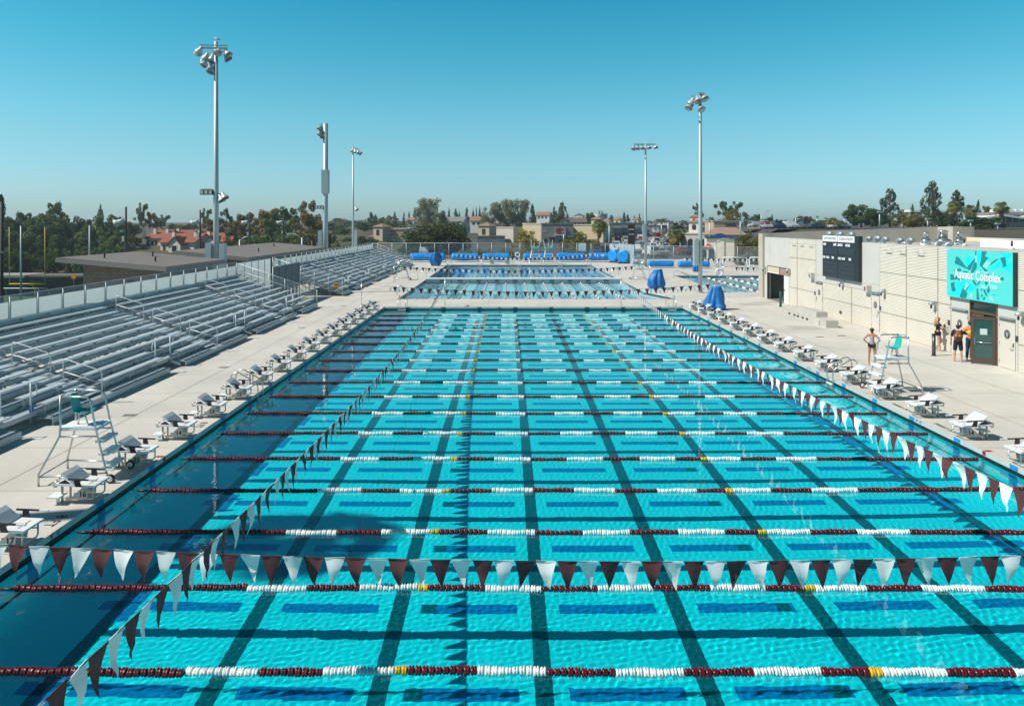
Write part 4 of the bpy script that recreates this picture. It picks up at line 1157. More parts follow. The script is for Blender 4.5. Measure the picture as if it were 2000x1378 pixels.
for z in (SZ1 - 1.02, SZ1 - 1.84, SZ1 - 2.12, SZ1 - 2.4, SZ1 - 2.7):
    hh = .44 if z == SZ1 - 1.02 else .22
    m_.box(-.008, 0, -2.3, -.08, z - hh / 2, z + hh / 2); m_.box(-.008, 0, -4.7, -2.42, z - hh / 2, z + hh / 2)
m_.build('digit_panel', sb_panel, sc)
for tx, y, z in (('HOME', -.36, .62), ('GUEST', -1.95, .62), ('LENGTHS', -2.72, .62), ('RECORD', -3.82, .62), ('LANE', -.26, 1.5), ('PLACE', -.86, 1.5), ('TIME', -1.62, 1.5), ('LANE', -2.62, 1.5), ('PLACE', -3.2, 1.5), ('TIME', -4.1, 1.5)):
    board_text(tx, .2, y, SZ1 - z, sbw, .82, .010)
# ------------------------------------------------------------------ mural sign
sgn = thing('aquatic_sign', 'turquoise mural sign reading Aquatic Complex above the entrance', 'sign', (21.82, 36.85, 0), 0)
GW, GZ0, GZ1 = 4.85, 2.80, 5.13
m_ = MB(); m_.box(0, .18, -GW, 0, GZ0, GZ1); m_.build('panel_box', mat('sign_side_dark', (.01, .05, .055), .5), sgn)
cB = mat('mural_turquoise', (.08, .62, .58), .5); cC = mat('mural_cyan', (.0, .78, .78), .5); cD = mat('mural_teal', (.0, .22, .25), .5); cP = mat('mural_pale', (.25, .72, .67), .5)
MB().box(-.006, 0, -GW + .05, 0, GZ0, GZ1).build('mural_panel', cB, sgn)
src = np.array([(145, 150), (1340, 215), (1340, 1170), (165, 990)], float); dst = np.array([(0, 1), (1, 1), (1, 0), (0, 0)], float)
A = []; B_ = []
for (x, y), (u, v) in zip(src, dst):
    A.append([x, y, 1, 0, 0, 0, -u * x, -u * y]); B_.append(u); A.append([0, 0, 0, x, y, 1, -v * x, -v * y]); B_.append(v)
Hm = np.append(np.linalg.solve(np.array(A), np.array(B_)), 1).reshape(3, 3)
def uv(p):
    q = Hm @ np.array([p[0], p[1], 1.0]); return q[0] / q[2], q[1] / q[2]
SH = [('C', [(300, 760), (330, 740), (490, 700), (640, 800), (690, 830), (600, 960), (560, 900), (440, 1000), (180, 985), (240, 880), (320, 900)]),
      ('C', [(900, 520), (980, 440), (1090, 330), (1150, 470), (1130, 490), (1080, 480), (1000, 520)]), ('C', [(860, 340), (1060, 200), (1330, 220), (1330, 250), (1240, 370), (1060, 190), (930, 310), (900, 370)]),
      ('C', [(470, 320), (540, 250), (580, 320), (620, 310), (560, 420), (510, 480)]), ('C', [(690, 180), (780, 185), (760, 330), (730, 450), (800, 590), (750, 560), (700, 480)]), ('C', [(1140, 480), (1230, 370), (1320, 370), (1320, 500), (1260, 640), (1240, 540), (1180, 520)]),
      ('D', [(318, 280), (370, 310), (510, 490), (490, 500), (292, 410)]), ('D', [(500, 500), (640, 330), (660, 300), (650, 360), (570, 540)]), ('D', [(585, 555), (650, 380), (690, 410), (690, 490), (640, 560), (610, 590)]),
      ('D', [(655, 180), (680, 180), (675, 270), (660, 260)]), ('D', [(775, 185), (865, 190), (830, 280), (895, 310), (830, 390), (790, 450), (890, 545), (840, 555), (740, 440), (765, 350)]),
      ('D', [(945, 400), (1010, 345), (1080, 320), (1040, 360), (930, 445)]), ('D', [(1105, 310), (1195, 290), (1220, 460), (1130, 485), (1160, 465)]),
      ('D', [(275, 540), (380, 500), (410, 515), (410, 555), (350, 550)]), ('D', [(430, 560), (480, 545), (580, 580), (560, 600)]), ('D', [(215, 605), (330, 630), (380, 690), (230, 712)]), ('D', [(345, 720), (420, 660), (480, 690), (400, 710)]),
      ('D', [(228, 765), (310, 740), (290, 790), (330, 900), (255, 918)]), ('D', [(450, 830), (500, 770), (505, 800), (460, 840)]), ('D', [(500, 890), (560, 800), (570, 810), (510, 900)]), ('D', [(390, 1000), (440, 860), (470, 850), (530, 950), (500, 1030), (420, 1020)]),
      ('D', [(605, 700), (640, 710), (690, 770), (685, 820), (640, 770)]), ('D', [(700, 780), (740, 730), (760, 740), (710, 800)]), ('D', [(690, 850), (715, 860), (745, 1060), (695, 1050)]),
      ('D', [(800, 640), (880, 590), (960, 640), (900, 660)]), ('D', [(1060, 630), (1170, 660), (1165, 715), (1100, 690)]), ('D', [(830, 740), (885, 735), (890, 780), (850, 790)]), ('D', [(890, 850), (910, 800), (925, 900), (900, 940), (870, 900)]),
      ('D', [(755, 870), (800, 860), (770, 900)]), ('D', [(805, 890), (835, 870), (890, 990), (860, 985)]), ('D', [(770, 950), (810, 980), (775, 1010)]), ('D', [(800, 1040), (830, 1000), (850, 1020), (820, 1065)]), ('D', [(975, 950), (1010, 960), (1000, 975)]),
      ('P', [(660, 290), (690, 270), (690, 400), (670, 380)]), ('P', [(750, 470), (830, 560), (890, 560), (900, 590), (830, 615), (790, 560)]), ('P', [(510, 740), (555, 790), (490, 890), (470, 860)]), ('P', [(600, 920), (615, 900), (630, 1030), (560, 1020)]),
      ('P', [(790, 780), (860, 830), (910, 850), (830, 860), (750, 840)]), ('P', [(900, 780), (960, 800), (1020, 790), (1070, 830), (1050, 880), (960, 870)]), ('P', [(915, 1000), (970, 985), (1005, 1100), (980, 1095), (950, 1040), (930, 1060)]), ('P', [(860, 360), (950, 400), (900, 450), (880, 520), (800, 470)])]
for key, M_ in (('C', cC), ('D', cD), ('P', cP)):
    m_ = MB()
    for i, (k, pts) in enumerate(SH):
        if k != key: continue
        q = [uv(p) for p in pts]
        e = {'C': .008, 'D': .011, 'P': .014}[key] + .0001 * i
        m_.prism([(-e, -min(.985, max(.005, u)) * GW, GZ0 + (GZ1 - GZ0) * min(.99, max(.01, v))) for u, v in q], (.002, 0, 0))
    m_.build('mural_shape', M_, sgn)
o = board_text('Aquatic Complex', .60, -GW * .485, GZ0 + (GZ1 - GZ0) * .49, sbw, .80, .008, sgn, 'lettering', -.022)
# ------------------------------------------------------------------ roof equipment
def roof_fan(x, y, r, h, lab):
    t = thing('roof_fan', lab, 'roof fan', (x, y, 4.74), 0, 'aluminium exhaust fans on the building roof')
    al = mat('spun_aluminium', (.58, .61, .62), .22, .85)
    MB().box(-r * .8, r * .8, -r * .8, r * .8, 0, .18).build('curb', white_roof, t)
    MB().lathe([(r * .7, .18), (r * 1.12, .22), (r * 1.15, .32), (r * .95, .42), (r * .7, .48)], seg=24).build('skirt', al, t)
    MB().lathe([(r * .62, .48), (r * .64, .48 + h), (r * .72, .50 + h), (r * .72, .56 + h), (r * .3, .62 + h)], seg=24).build('drum', al, t)
roof_fan(31.9, 56.6, .34, .36, 'smaller aluminium roof fan, the one on the scoreboard side')
roof_fan(33.2, 56.6, .52, .50, 'largest aluminium roof fan above the ribbed wall')
roof_fan(34.7, 57.0, .32, .36, 'small aluminium roof fan next to the largest fan, nearer the sign')
pipe0 = thing('vent_pipe', 'x', 'vent pipe', (0, 0, 0), 0, 'bent galvanised vent pipes on the building roof')
m_ = MB(); pts = [(0, 0, 0), (0, 0, .45)] + [(0, -.16 + .16 * math.cos(a), .45 + .16 * math.sin(a)) for a in np.linspace(.3, PI * .85, 6)]
m_.tube(pts, .13, 12); m_.build('pipe', galv, pipe0); MB().lathe([(.2, 0), (.16, .08)], seg=12).build('flashing', white_roof, pipe0)
for i, (x, y, s, rz, lab) in enumerate(((23.3, 53.9, 1.5, 0, 'bent vent pipe behind the scoreboard, far one'), (23.3, 52.2, 1.5, 0, 'bent vent pipe behind the scoreboard header, middle one'), (23.3, 50.5, 1.5, 0, 'bent vent pipe behind the near end of the scoreboard header'),
        (23.3, 48.1, 1.15, .2, 'bent vent pipe just past the scoreboard edge'), (23.3, 47.0, 1.2, .3, 'bent vent pipe with elbow, second past the scoreboard'), (23.3, 46.0, 1.15, .2, 'bent vent pipe, third past the scoreboard'),
        (23.3, 44.3, 1.1, .2, 'bent vent pipe, fourth past the scoreboard'), (23.3, 43.8, .8, .5, 'low vent pipe between two taller ones'), (23.3, 43.1, 1.15, .1, 'single bent vent pipe before the roof fans'),
        (23.2, 40.2, .95, 1.7, 'low bent vent pipe below the largest fan'), (23.1, 39.1, .95, 1.2, 'low bent vent pipe beside the sign corner'))):
    o = pipe0 if i == 0 else copy_tree(pipe0)
    o.location = (x, y, 4.74); o.rotation_euler = (0, 0, rz); o.scale = (s, s, s); o['label'] = lab
for x, y, lab in ((33.0, 53.6, 'black stub vent on a white cone, next to the fans'), (31.8, 46.8, 'black stub vent on a white cone above the sign corner')):
    t = thing('stub_vent', lab, 'vent', (x, y, 4.74), 0, 'stub vents on white cones')
    MB().lathe([(.2, 0), (.07, .2)], seg=14).build('cone', white_roof, t); MB().lathe([(.06, .2), (.06, .55)], seg=10).build('stub', black_pl, t)
# ------------------------------------------------------------------ people (local: forward +y, right +x)
def skin_mesh(name, nodes, edges, m, sub=2):
    me = bpy.data.meshes.new(name); keys = list(nodes); ix = {k: i for i, k in enumerate(keys)}
    me.from_pydata([nodes[k][:3] for k in keys], [(ix[a], ix[b]) for a, b in edges], [])
    o = bpy.data.objects.new(name, me); C.objects.link(o)
    md = o.modifiers.new('skin', 'SKIN'); md.use_smooth_shade = True
    for k in keys:
        v = me.skin_vertices[0].data[ix[k]]; r = nodes[k][3]; v.radius = r if isinstance(r, tuple) else (r, r); v.use_root = ix[k] == 0
    sd = o.modifiers.new('sub', 'SUBSURF'); sd.levels = sd.render_levels = sub
    ev = o.evaluated_get(bpy.context.evaluated_depsgraph_get())
    out = bpy.data.meshes.new_from_object(ev)
    bpy.data.objects.remove(o); bpy.data.meshes.remove(me)
    out.materials.clear(); out.materials.append(m)
    for p in out.polygons: p.use_smooth = True; p.material_index = 0
    return out
def lerp3(a, b, t): return tuple(a[i] + (b[i] - a[i]) * t for i in range(3))
def person(lab, loc, rz, H, skin, pose, clothes, hair, hair_style='short', female=False):
    t = thing('person', lab, 'person', loc, rz)
    s = H / 1.72
    sw = .165 if female else .195; hw = .085 if female else .09
    N = {'pel': (0, 0, .95, .105 if not female else .11), 'hipL': (-hw, 0, .90, .092), 'hipR': (hw, 0, .90, .092), 'waist': (0, .0, 1.09, .10 if not female else .085), 'chest': (0, .0, 1.28, .125 if not female else .105), 'upch': (0, 0, 1.39, .10 if not female else .085),
         'neck': (0, .01, 1.48, .048), 'head0': (0, .03, 1.555, .066), 'head1': (0, .025, 1.625, .083), 'head2': (0, .015, 1.68, .062), 'nose': (0, .112, 1.60, .014), 'jaw': (0, .075, 1.545, .035),
         'earL': (-.083, .01, 1.60, .014), 'earR': (.083, .01, 1.60, .014),
         'shL': (-sw, 0, 1.40, .058), 'shR': (sw, 0, 1.40, .058)}
    E_ = [('pel', 'hipL'), ('pel', 'hipR'), ('pel', 'waist'), ('waist', 'chest'), ('chest', 'upch'), ('upch', 'neck'), ('neck', 'head0'), ('head0', 'head1'), ('head1', 'head2'), ('head1', 'nose'), ('head0', 'jaw'), ('head1', 'earL'), ('head1', 'earR'), ('upch', 'shL'), ('upch', 'shR')]
    k = .88 if female else 1
    for sd in 'LR':
        sg = -1 if sd == 'L' else 1
        el, wr = pose['el' + sd], pose['wr' + sd]
        N['ua' + sd] = (*lerp3(N['sh' + sd], el, .5), .05 * k); N['el' + sd] = (*el, .040 * k); N['fa' + sd] = (*lerp3(el, wr, .35), .040 * k); N['wr' + sd] = (*wr, .026 * k)
        d = Vector(wr) - Vector(el); d.normalize(); palm = Vector(wr) + d * .06
        N['pm' + sd] = (*palm, .032 * k)
        E_ += [('sh' + sd, 'ua' + sd), ('ua' + sd, 'el' + sd), ('el' + sd, 'fa' + sd), ('fa' + sd, 'wr' + sd), ('wr' + sd, 'pm' + sd)]
        up = Vector((0, 0, 1)) if abs(d.z) < .8 else Vector((0, 1, 0)); side = d.cross(up).normalized(); nrm = side.cross(d)
        for i, (off, ln) in enumerate(((-.027, .065), (-.009, .078), (.009, .075), (.026, .058))):
            b0 = palm + side * off + d * .03; m1 = b0 + d * ln * .5 - nrm * .012; t1 = m1 + d * ln * .4 - nrm * .03
            N['f%d%s' % (i, sd)] = (*b0, .0095); N['g%d%s' % (i, sd)] = (*m1, .0088); N['h%d%s' % (i, sd)] = (*t1, .0075)
            E_ += [('pm' + sd, 'f%d%s' % (i, sd)), ('f%d%s' % (i, sd), 'g%d%s' % (i, sd)), ('g%d%s' % (i, sd), 'h%d%s' % (i, sd))]
        th = Vector(wr) + d * .03 + side * .035 * -1 - nrm * .01; th2 = th + d * .05 - side * .02 - nrm * .015
        N['t0' + sd] = (*th, .012); N['t1' + sd] = (*th2, .009); E_ += [('wr' + sd, 't0' + sd), ('t0' + sd, 't1' + sd)]
        kn, an, toe = pose['kn' + sd], pose['an' + sd], pose['toe' + sd]
        N['th' + sd] = (*lerp3(N['hip' + sd], kn, .45), .082 if not female else .078); N['kn' + sd] = (*kn, .054); N['ca' + sd] = (*lerp3(kn, an, .3), .056); N['an' + sd] = (*an, .036); N['hl' + sd] = (an[0], an[1] - .03, an[2] - .045, .034); N['toe' + sd] = (*toe, .028)
        E_ += [('hip' + sd, 'th' + sd), ('th' + sd, 'kn' + sd), ('kn' + sd, 'ca' + sd), ('ca' + sd, 'an' + sd), ('an' + sd, 'hl' + sd), ('hl' + sd, 'toe' + sd)]
    def sc(n): return {q: (v[0] * s, v[1] * s, v[2] * s, v[3] * s) for q, v in n.items()}
    link('body', skin_mesh('body', sc(N), E_, skin, 2), t)
    def cloth(name, keys, ends, add, m):
        n = {q: (N[q][0], N[q][1], N[q][2], N[q][3] + add) for q in keys}
        for new, a, b_, u, r in ends: n[new] = (*lerp3(N[a], N[b_], u), r)
        e = [(a, b_) for a, b_ in E_ if a in n and b_ in n]
        for new, a, b_, u, r in ends: e.append((a, new))
        link(name, skin_mesh(name, sc(n), e, m, 2), t)
    for c in clothes: cloth(*c)
    m_ = MB()
    if hair_style == 'short': m_.ball((0, .0 * s, 1.645 * s), (.097 * s, .104 * s, .092 * s), 14, 9)
    else: m_.ball((0, .0, 1.645 * s), (.098 * s, .106 * s, .095 * s), 14, 9)
    if hair_style == 'bun': m_.ball((0, -.10 * s, 1.665 * s), (.05 * s, .05 * s, .05 * s), 10, 6); m_.ball((0, -.055 * s, 1.57 * s), (.06 * s, .05 * s, .06 * s), 10, 6)
    if hair_style == 'long':
        r = random.Random(3)
        for i in range(26):
            a = -PI * .08 - PI * .84 * i / 25
            x, y = .095 * math.cos(a), .095 * math.sin(a)
            L = r.uniform(.30, .46)
            m_.tube([(x * s, y * s, 1.67 * s), (x * 1.18 * s, y * 1.18 * s, 1.54 * s), (x * 1.35 * s + r.uniform(-.02, .02), (y * 1.35 - .02) * s, 1.40 * s), (x * 1.2 * s + r.uniform(-.03, .03), (y * 1.4 - .02) * s, (1.67 - L) * s)], [.028 * s, .03 * s, .026 * s, .008 * s], 6)
    h = m_.build('hair', hair, t)
    m_ = MB()
    for sg in (-1, 1): m_.ball((sg * .032 * s, .104 * s, 1.625 * s), .012 * s, 6, 4)
    m_.build('eye', mat('eye_dark', (.02, .015, .012), .3), t)
    return t
skin_a = mat('skin_light', (.52, .29, .19), .55); skin_b = mat('skin_tan', (.42, .20, .115), .55)
cl_black = mat('black_cloth', (.012, .012, .014), .85); cl_navy = mat('navy_cloth', (.010, .016, .035), .85); cl_grey = mat('grey_cloth', (.33, .35, .38), .85); cl_jean = mat('denim', (.02, .045, .085), .85)
cl_or = mat('orange_vest', (.80, .20, .02), .7); cl_ye = mat('yellow_vest_panel', (.80, .62, .02), .7); cl_silver = mat('reflective_band', (.55, .52, .50), .5)
hair_bl = mat('blonde_hair', (.42, .25, .10), .5, var=.3, vscale=30); hair_dk = mat('dark_hair', (.012, .009, .007), .5); hair_br = mat('brown_hair', (.05, .025, .014), .5)
def stand(sp=.11, **kw):
    p = dict(elL=(-.27, -.03, 1.12), elR=(.27, -.03, 1.12), wrL=(-.28, .06, .88), wrR=(.28, .06, .88), knL=(-sp, .02, .49), knR=(sp, .02, .49), anL=(-sp * 1.1, -.02, .085), anR=(sp * 1.1, -.02, .085), toeL=(-sp * 1.25, .16, .03), toeR=(sp * 1.25, .16, .03))
    p.update(kw); return p
TORSO = ['waist', 'chest', 'upch', 'shL', 'shR', 'pel']
person('barefoot woman in grey tank top and black shorts, hands on hips, near the lifeguard chair', (16.55, 33.7, 0), R(-32), 1.64, skin_b,
       stand(.12, elL=(-.36, -.12, 1.17), wrL=(-.19, -.01, 1.03), elR=(.36, -.12, 1.17), wrR=(.19, -.01, 1.03), anR=(.15, -.14, .085), toeR=(.22, .04, .03)),
       [('tank_top', ['waist', 'chest', 'pel'], [('tt', 'chest', 'upch', .8, .092)], .012, cl_grey), ('shorts', ['pel', 'hipL', 'hipR'], [('sl', 'hipL', 'thL', .7, .104), ('sr', 'hipR', 'thR', .7, .104)], .016, cl_black)], hair_br, 'bun', True)
person('blonde woman in black shirt and shorts reaching for the restroom door, one knee bent', (21.60, 37.25, 0), R(-112), 1.70, skin_a,
       stand(.09, elR=(.26, .22, 1.20), wrR=(.16, .44, 1.10), elL=(-.24, .12, 1.14), wrL=(-.18, .30, 1.05), knL=(-.09, .18, .50), anL=(-.09, -.10, .13), toeL=(-.09, .05, .05), anR=(.09, .10, .085), toeR=(.10, .28, .03)),
       [('shirt', TORSO, [('al', 'shL', 'elL', .62, .062), ('ar', 'shR', 'elR', .62, .062)], .022, cl_black), ('shorts', ['pel', 'hipL', 'hipR', 'thL', 'thR'], [], .02, cl_black)], hair_bl, 'long', True)
pB = person('man in navy shirt and shorts wearing an orange backpack, arm stretched to the open door', (20.85, 34.35, 0), R(-31), 1.70, skin_a,
       stand(.13, elR=(.42, .05, 1.27), wrR=(.66, .10, 1.22), elL=(-.28, -.02, 1.12), wrL=(-.28, .06, .9)),
       [('shirt', TORSO, [('al', 'shL', 'elL', .85, .072), ('ar', 'shR', 'elR', .75, .070)], .026, cl_navy), ('shorts', ['pel', 'hipL', 'hipR', 'thL', 'thR'], [('sl', 'thL', 'knL', .9, .092), ('sr', 'thR', 'knR', .9, .092)], .022, cl_navy)], hair_dk)
bp = thing('backpack', 'orange and black backpack carried by the man in navy', 'backpack', (20.85, 34.35, 0), R(-31))
m_ = MB(); m_.ball((0, -.20, 1.19), (.17, .13, .25), 16, 10); m_.build('bag', mat('orange_bag', (.33, .075, .015), .7, var=.5, vscale=14, var2=(.05, .02, .012)), bp)
m_ = MB(); m_.ball((0, -.30, 1.10), (.11, .06, .13), 12, 8); m_.build('front_pocket', mat('bag_black', (.03, .018, .014), .7), bp)
m_ = MB(); m_.ball((-.07, -.315, 1.24), (.04, .03, .05), 8, 6); m_.ball((.07, -.315, 1.24), (.04, .03, .05), 8, 6); m_.build('yellow_patch', mat('bag_yellow', (.55, .30, .04), .7), bp)
m_ = MB()
for sg in (-1, 1): m_.tube([(sg * .10, -.17, 1.36), (sg * .13, -.02, 1.50), (sg * .13, .13, 1.36), (sg * .15, .04, 1.06), (sg * .15, -.14, 1.04)], .02, 6)
m_.build('strap', black_pl, bp)
person('man in orange and yellow safety vest and jeans walking through the entrance', (21.66, 34.72, 0), R(-34), 1.83, skin_b,
       stand(.12, elL=(-.30, -.05, 1.12), wrL=(-.33, .04, .88), elR=(.24, .16, 1.12), wrR=(.22, .36, 1.1), knR=(.10, .18, .52), anR=(.11, .14, .085), toeR=(.12, .32, .03), anL=(-.13, -.14, .10), toeL=(-.14, .03, .03)),
       [('jeans', ['pel', 'hipL', 'hipR', 'thL', 'thR', 'knL', 'knR', 'caL', 'caR'], [('jl', 'caL', 'anL', .95, .058), ('jr', 'caR', 'anR', .95, .058)], .018, cl_jean),
        ('vest', ['waist', 'chest', 'upch', 'shL', 'shR'], [('al', 'shL', 'elL', .95, .072), ('ar', 'shR', 'elR', .95, .072), ('vb', 'waist', 'pel', .95, .138)], .032, cl_or),
        ('yellow_panel', ['waist', 'chest'], [('vt', 'chest', 'upch', .7, .125)], .040, cl_ye)], hair_dk)

# ------------------------------------------------------------------ light poles
def lamp_head(mb_h, c, d):                 # bowl shaped floodlight pointing along d
    q = Vector((0, 0, -1)).rotation_difference(Vector(d).normalized()).to_matrix()
    k0 = len(mb_h.v); mb_h.lathe([(.10, .42), (.15, .36), (.17, .16), (.30, .0), (.36, -.16), (.37, -.22), (.30, -.2)], seg=14)
    for i in range(k0, len(mb_h.v)): mb_h.v[i] = tuple(Vector(c) + q @ Vector(mb_h.v[i]))
    k0 = len(mb_h.v); mb_h.poly([(.37 * math.cos(a), .37 * math.sin(a), -.22) for a in np.linspace(PI * .9, PI * 2.1, 8)] + [(.37 * math.cos(a), .37 * math.sin(a), -.48) for a in np.linspace(PI * 1.8, PI * 1.2, 5)])
    for i in range(k0, len(mb_h.v)): mb_h.v[i] = tuple(Vector(c) + q @ Vector(mb_h.v[i]))
    return mb_h
pole_m = mat('pale_pole_paint', (.44, .50, .51), .45, .35)
lamp_m = mat('floodlight_housing', (.46, .50, .49), .45, .3)
def light_pole(lab, X, Y, ztop, r0, r1, heads, boxes=(), low=()):
    t = thing('light_pole', lab, 'light pole', (X, Y, 0), 0, 'tall floodlight poles around the pools')
    MB().tube([(0, 0, 0), (0, 0, ztop * .3), (0, 0, ztop)], [r0, r0 * .85 + r1 * .15, r1], 14).build('pole', pole_m, t)
    MB().lathe([(r0 * 1.9, 0.002), (r0 * 1.9, .05), (r0 * 1.2, .09)], seg=14).build('base_plate', galv, t)
    for x, y, z, dx, dy, dz in heads:
        lamp_head(MB(), (x, y, z), (dx, dy, dz)).build('floodlight', lamp_m, t)
    if heads:
        m_ = MB()
        for z in sorted(set(round(h[2] + .45, 1) for h in heads)):
            hh = [h for h in heads if abs(h[2] + .45 - z) < .3]
            xs_ = [h[0] for h in hh] + [0]; yv = [h[1] for h in hh] + [0]
            m_.bar((min(xs_), yv[xs_.index(min(xs_))], z), (max(xs_), yv[xs_.index(max(xs_))], z), .09, .09)
            if not any(abs(v) < .3 for v in yv[:-1]): m_.bar((0, 0, z), (0, sum(yv) / max(1, len(hh)), z), .09, .09)
        m_.build('crossarm', galv, t)
    for (x0, x1, y0, y1, z0, z1) in boxes: MB().box(x0, x1, y0, y1, z0, z1).build('cabinet', mat('pale_cabinet', (.40, .46, .47), .5, .2), t)
    for x, z, dark in low:
        m_ = MB(); sg = 1 if x > 0 else -1
        m_.bar((0, 0, z), (x, -.1, z), .07, .07)
        q = m_.build('lamp_arm', galv, t)
        if dark:
            for j in range(3):
                u = MB(); u.box(sg * (.38 + .38 * j) - .17, sg * (.38 + .38 * j) + .17, -.35, .0, z - .5, z - .06); f = u.build('floodlight', black_pl, t)
                MB().box(sg * (.38 + .38 * j) - .13, sg * (.38 + .38 * j) + .13, -.36, -.35, z - .44, z - .12).build('lens', mat('lamp_lens', (.5, .55, .55), .2), f)
        else: lamp_head(MB(), (x, -.1, z - .25), (sg * .6, -.2, -1)).build('floodlight', lamp_m, t)
light_pole('tallest floodlight pole rising behind the near bleachers with a gull on top', -25.9, 66, 22.5, .25, .16,
    [(-1.25, -.5, 21.6, -.55, .2, -.8), (-1.0, .3, 21.2, -.5, .3, -.8), (-.85, -.4, 20.5, -.45, -.2, -.8), (-.55, .2, 20.3, .0, .3, -.9), (.35, -.45, 21.5, .1, -.6, -.7), (.95, .1, 21.1, .55, -.1, -.75), (-.35, -.2, 19.9, -.2, -.4, -.8), (-.4, .2, 21.1, -.3, .3, -.9), (1.1, -.2, 21.4, .6, -.3, -.7)],
    [(-.85, -.35, -.3, .3, 2.0, 4.6), (.35, .85, -.3, .3, 2.0, 4.6)], [(-1.25, 9.4, True), (.75, 9.0, False), (.5, 8.8, False)])
gull = thing('gull', 'white and grey gull perched on the tallest floodlight pole', 'bird', (-25.75, 65.9, 22.55), 0)
m_ = MB(); k0 = 0
prof = [(.005, -.22), (.05, -.16), (.095, -.05), (.10, .05), (.06, .15), (.035, .18), (.05, .22), (.048, .26), (.01, .30)]
m_.lathe(prof, (0, 0, 0), 10, axis='x')
for i in range(len(m_.v)):
    x, y, z = m_.v[i]; m_.v[i] = (-x, y, z + .16 + x * .45)
m_.build('body', white_fab, gull)
m_ = MB()
for sg in (-1, 1): m_.hexa([(-.08, sg * .10, .17), (.1, sg * .10, .12), (.34, sg * .03, .02), (.1, sg * .09, .20)], [(-.08, sg * .12, .18), (.1, sg * .12, .13), (.34, sg * .05, .03), (.1, sg * .11, .21)])
m_.build('wing', mat('grey_feather', (.12, .125, .13), .7), gull)
m_ = MB(); m_.tube([(0, -.03, .09), (0, -.03, 0)], .008, 5); m_.tube([(0, .03, .09), (0, .03, 0)], .008, 5); m_.build('leg', mat('bird_leg', (.4, .25, .1), .6), gull)
light_pole('thick pole with a grey equipment cabinet halfway up and lamps on top', -24.75, 101, 19.9, .36, .33, [(-.75, -.2, 19.3, -.5, -.3, -.8), (-.5, .2, 19.2, -.4, .2, -.8), (-.7, -.2, 18.5, -.5, -.3, -.8), (-.45, .15, 18.4, -.4, .2, -.8)], [(-.45, .45, -.5, .5, 10.4, 13.6), (-1.0, -.45, -.2, .2, 2.5, 5.4)], [(-.6, 8.8, True)])
light_pole('slim floodlight pole between the bleachers and the ficus tree', -26.0, 125, 19.2, .19, .12, [(-.1, .1, 18.6, -.2, -.3, -.9), (.4, -.1, 18.45, .4, -.2, -.8), (.85, -.2, 18.3, .6, -.3, -.7), (1.2, -.2, 18.15, .7, -.3, -.6)], [(.2, .7, -.2, .2, 2.0, 5.2)], [(.55, 9.0, False)])
light_pole('floodlight pole with five lamps in a row beside the slatted fence corner', 20.15, 108.2, 17.9, .20, .12, [(-1.75, .1, 17.3, -.4, -.4, -.8), (-1.15, .1, 17.35, -.3, -.4, -.8), (-.45, .1, 17.4, -.1, -.4, -.8), (.5, .1, 17.45, .1, -.4, -.8), (1.45, .1, 17.5, .3, -.4, -.8)], [(-.5, -.1, -.35, -.1, 3.6, 6.3)])
light_pole('floodlight pole standing between the two blue shrouded lifts and the training pool', 17.72, 68.2, 18.3, .19, .12, [(-1.0, .1, 17.1, -.4, -.4, -.8), (-.75, .2, 17.55, -.4, .2, -.8), (-.25, -.15, 17.7, .1, -.5, -.8), (.35, -.1, 17.9, .2, -.5, -.7), (.0, -.3, 16.9, .1, -.6, -.7)], [(-.62, -.2, -.32, .3, 2.5, 4.9)])

# ------------------------------------------------------------------ far fences
def fence(name, lab, p, q, h, step, m=None, slats=None):
    p = Vector(p); q = Vector(q); L = (q - p).length; d = (q - p) / L
    t = thing(name, lab, 'fence', p, math.atan2(d.y, d.x))
    n = max(1, round(L / step))
    m_ = MB()
    for k in range(n + 1): m_.tube([(L * k / n, 0, 0), (L * k / n, 0, h + .03)], .05, 6)
    m_.tube([(0, 0, h), (L, 0, h)], .03, 6); m_.tube([(0, 0, h * .3), (L, 0, h * .3)], .025, 6); m_.build('post', galv, t)
    MB().poly([(0, .03, .05), (L, .03, .05), (L, .03, h), (0, .03, h)]).build('fence_mesh', slats or chain_far, t)
    return t
fence('chain_fence', 'chain link fence along the far end behind the blue reels', (gx(738, 124), 124, 0), (gx(1210, 124), 124, 0), 3.04, 2.44)
fence('slatted_fence', 'pale slatted fence return by the round blue covers', (gx(1210, 124), 124, 0), (gx(1237, 114), 113.5, 0), 3.04, 2.4, slats=slat)
fence('chain_fence', 'chain link fence beyond the training pool before the parking lot', (gx(1237, 114), 113.5, 0), (44, 101, 0), 2.95, 3.0)
nb = thing('notice_board', 'white notice with fine print hung on the far chain link fence', 'sign', (gx(1137, 123.8), 123.8, 0), 0)
MB().box(-.62, .62, -.03, 0, 1.75, 3.0).build('plate', white_plastic, nb)
m_ = MB()
for i in range(9): m_.box(-.5, .5 - (i * 37 % 5) * .06, -.034, -.03, 1.84 + i * .115, 1.86 + i * .115)
m_.build('fine_print', mat('print_grey', (.35, .36, .42), .6), nb)
nb = thing('notice_board', 'small white notice on the last blue reel before the round covers', 'sign', (gx(1177, 120.8), 120.75, 0), 0)
MB().box(-.25, .25, -.02, 0, .95, 1.3).build('plate', white_plastic, nb); MB().tube([(0, .02, 0), (0, .02, 1.3)], .03, 6).build('post', galv, nb)
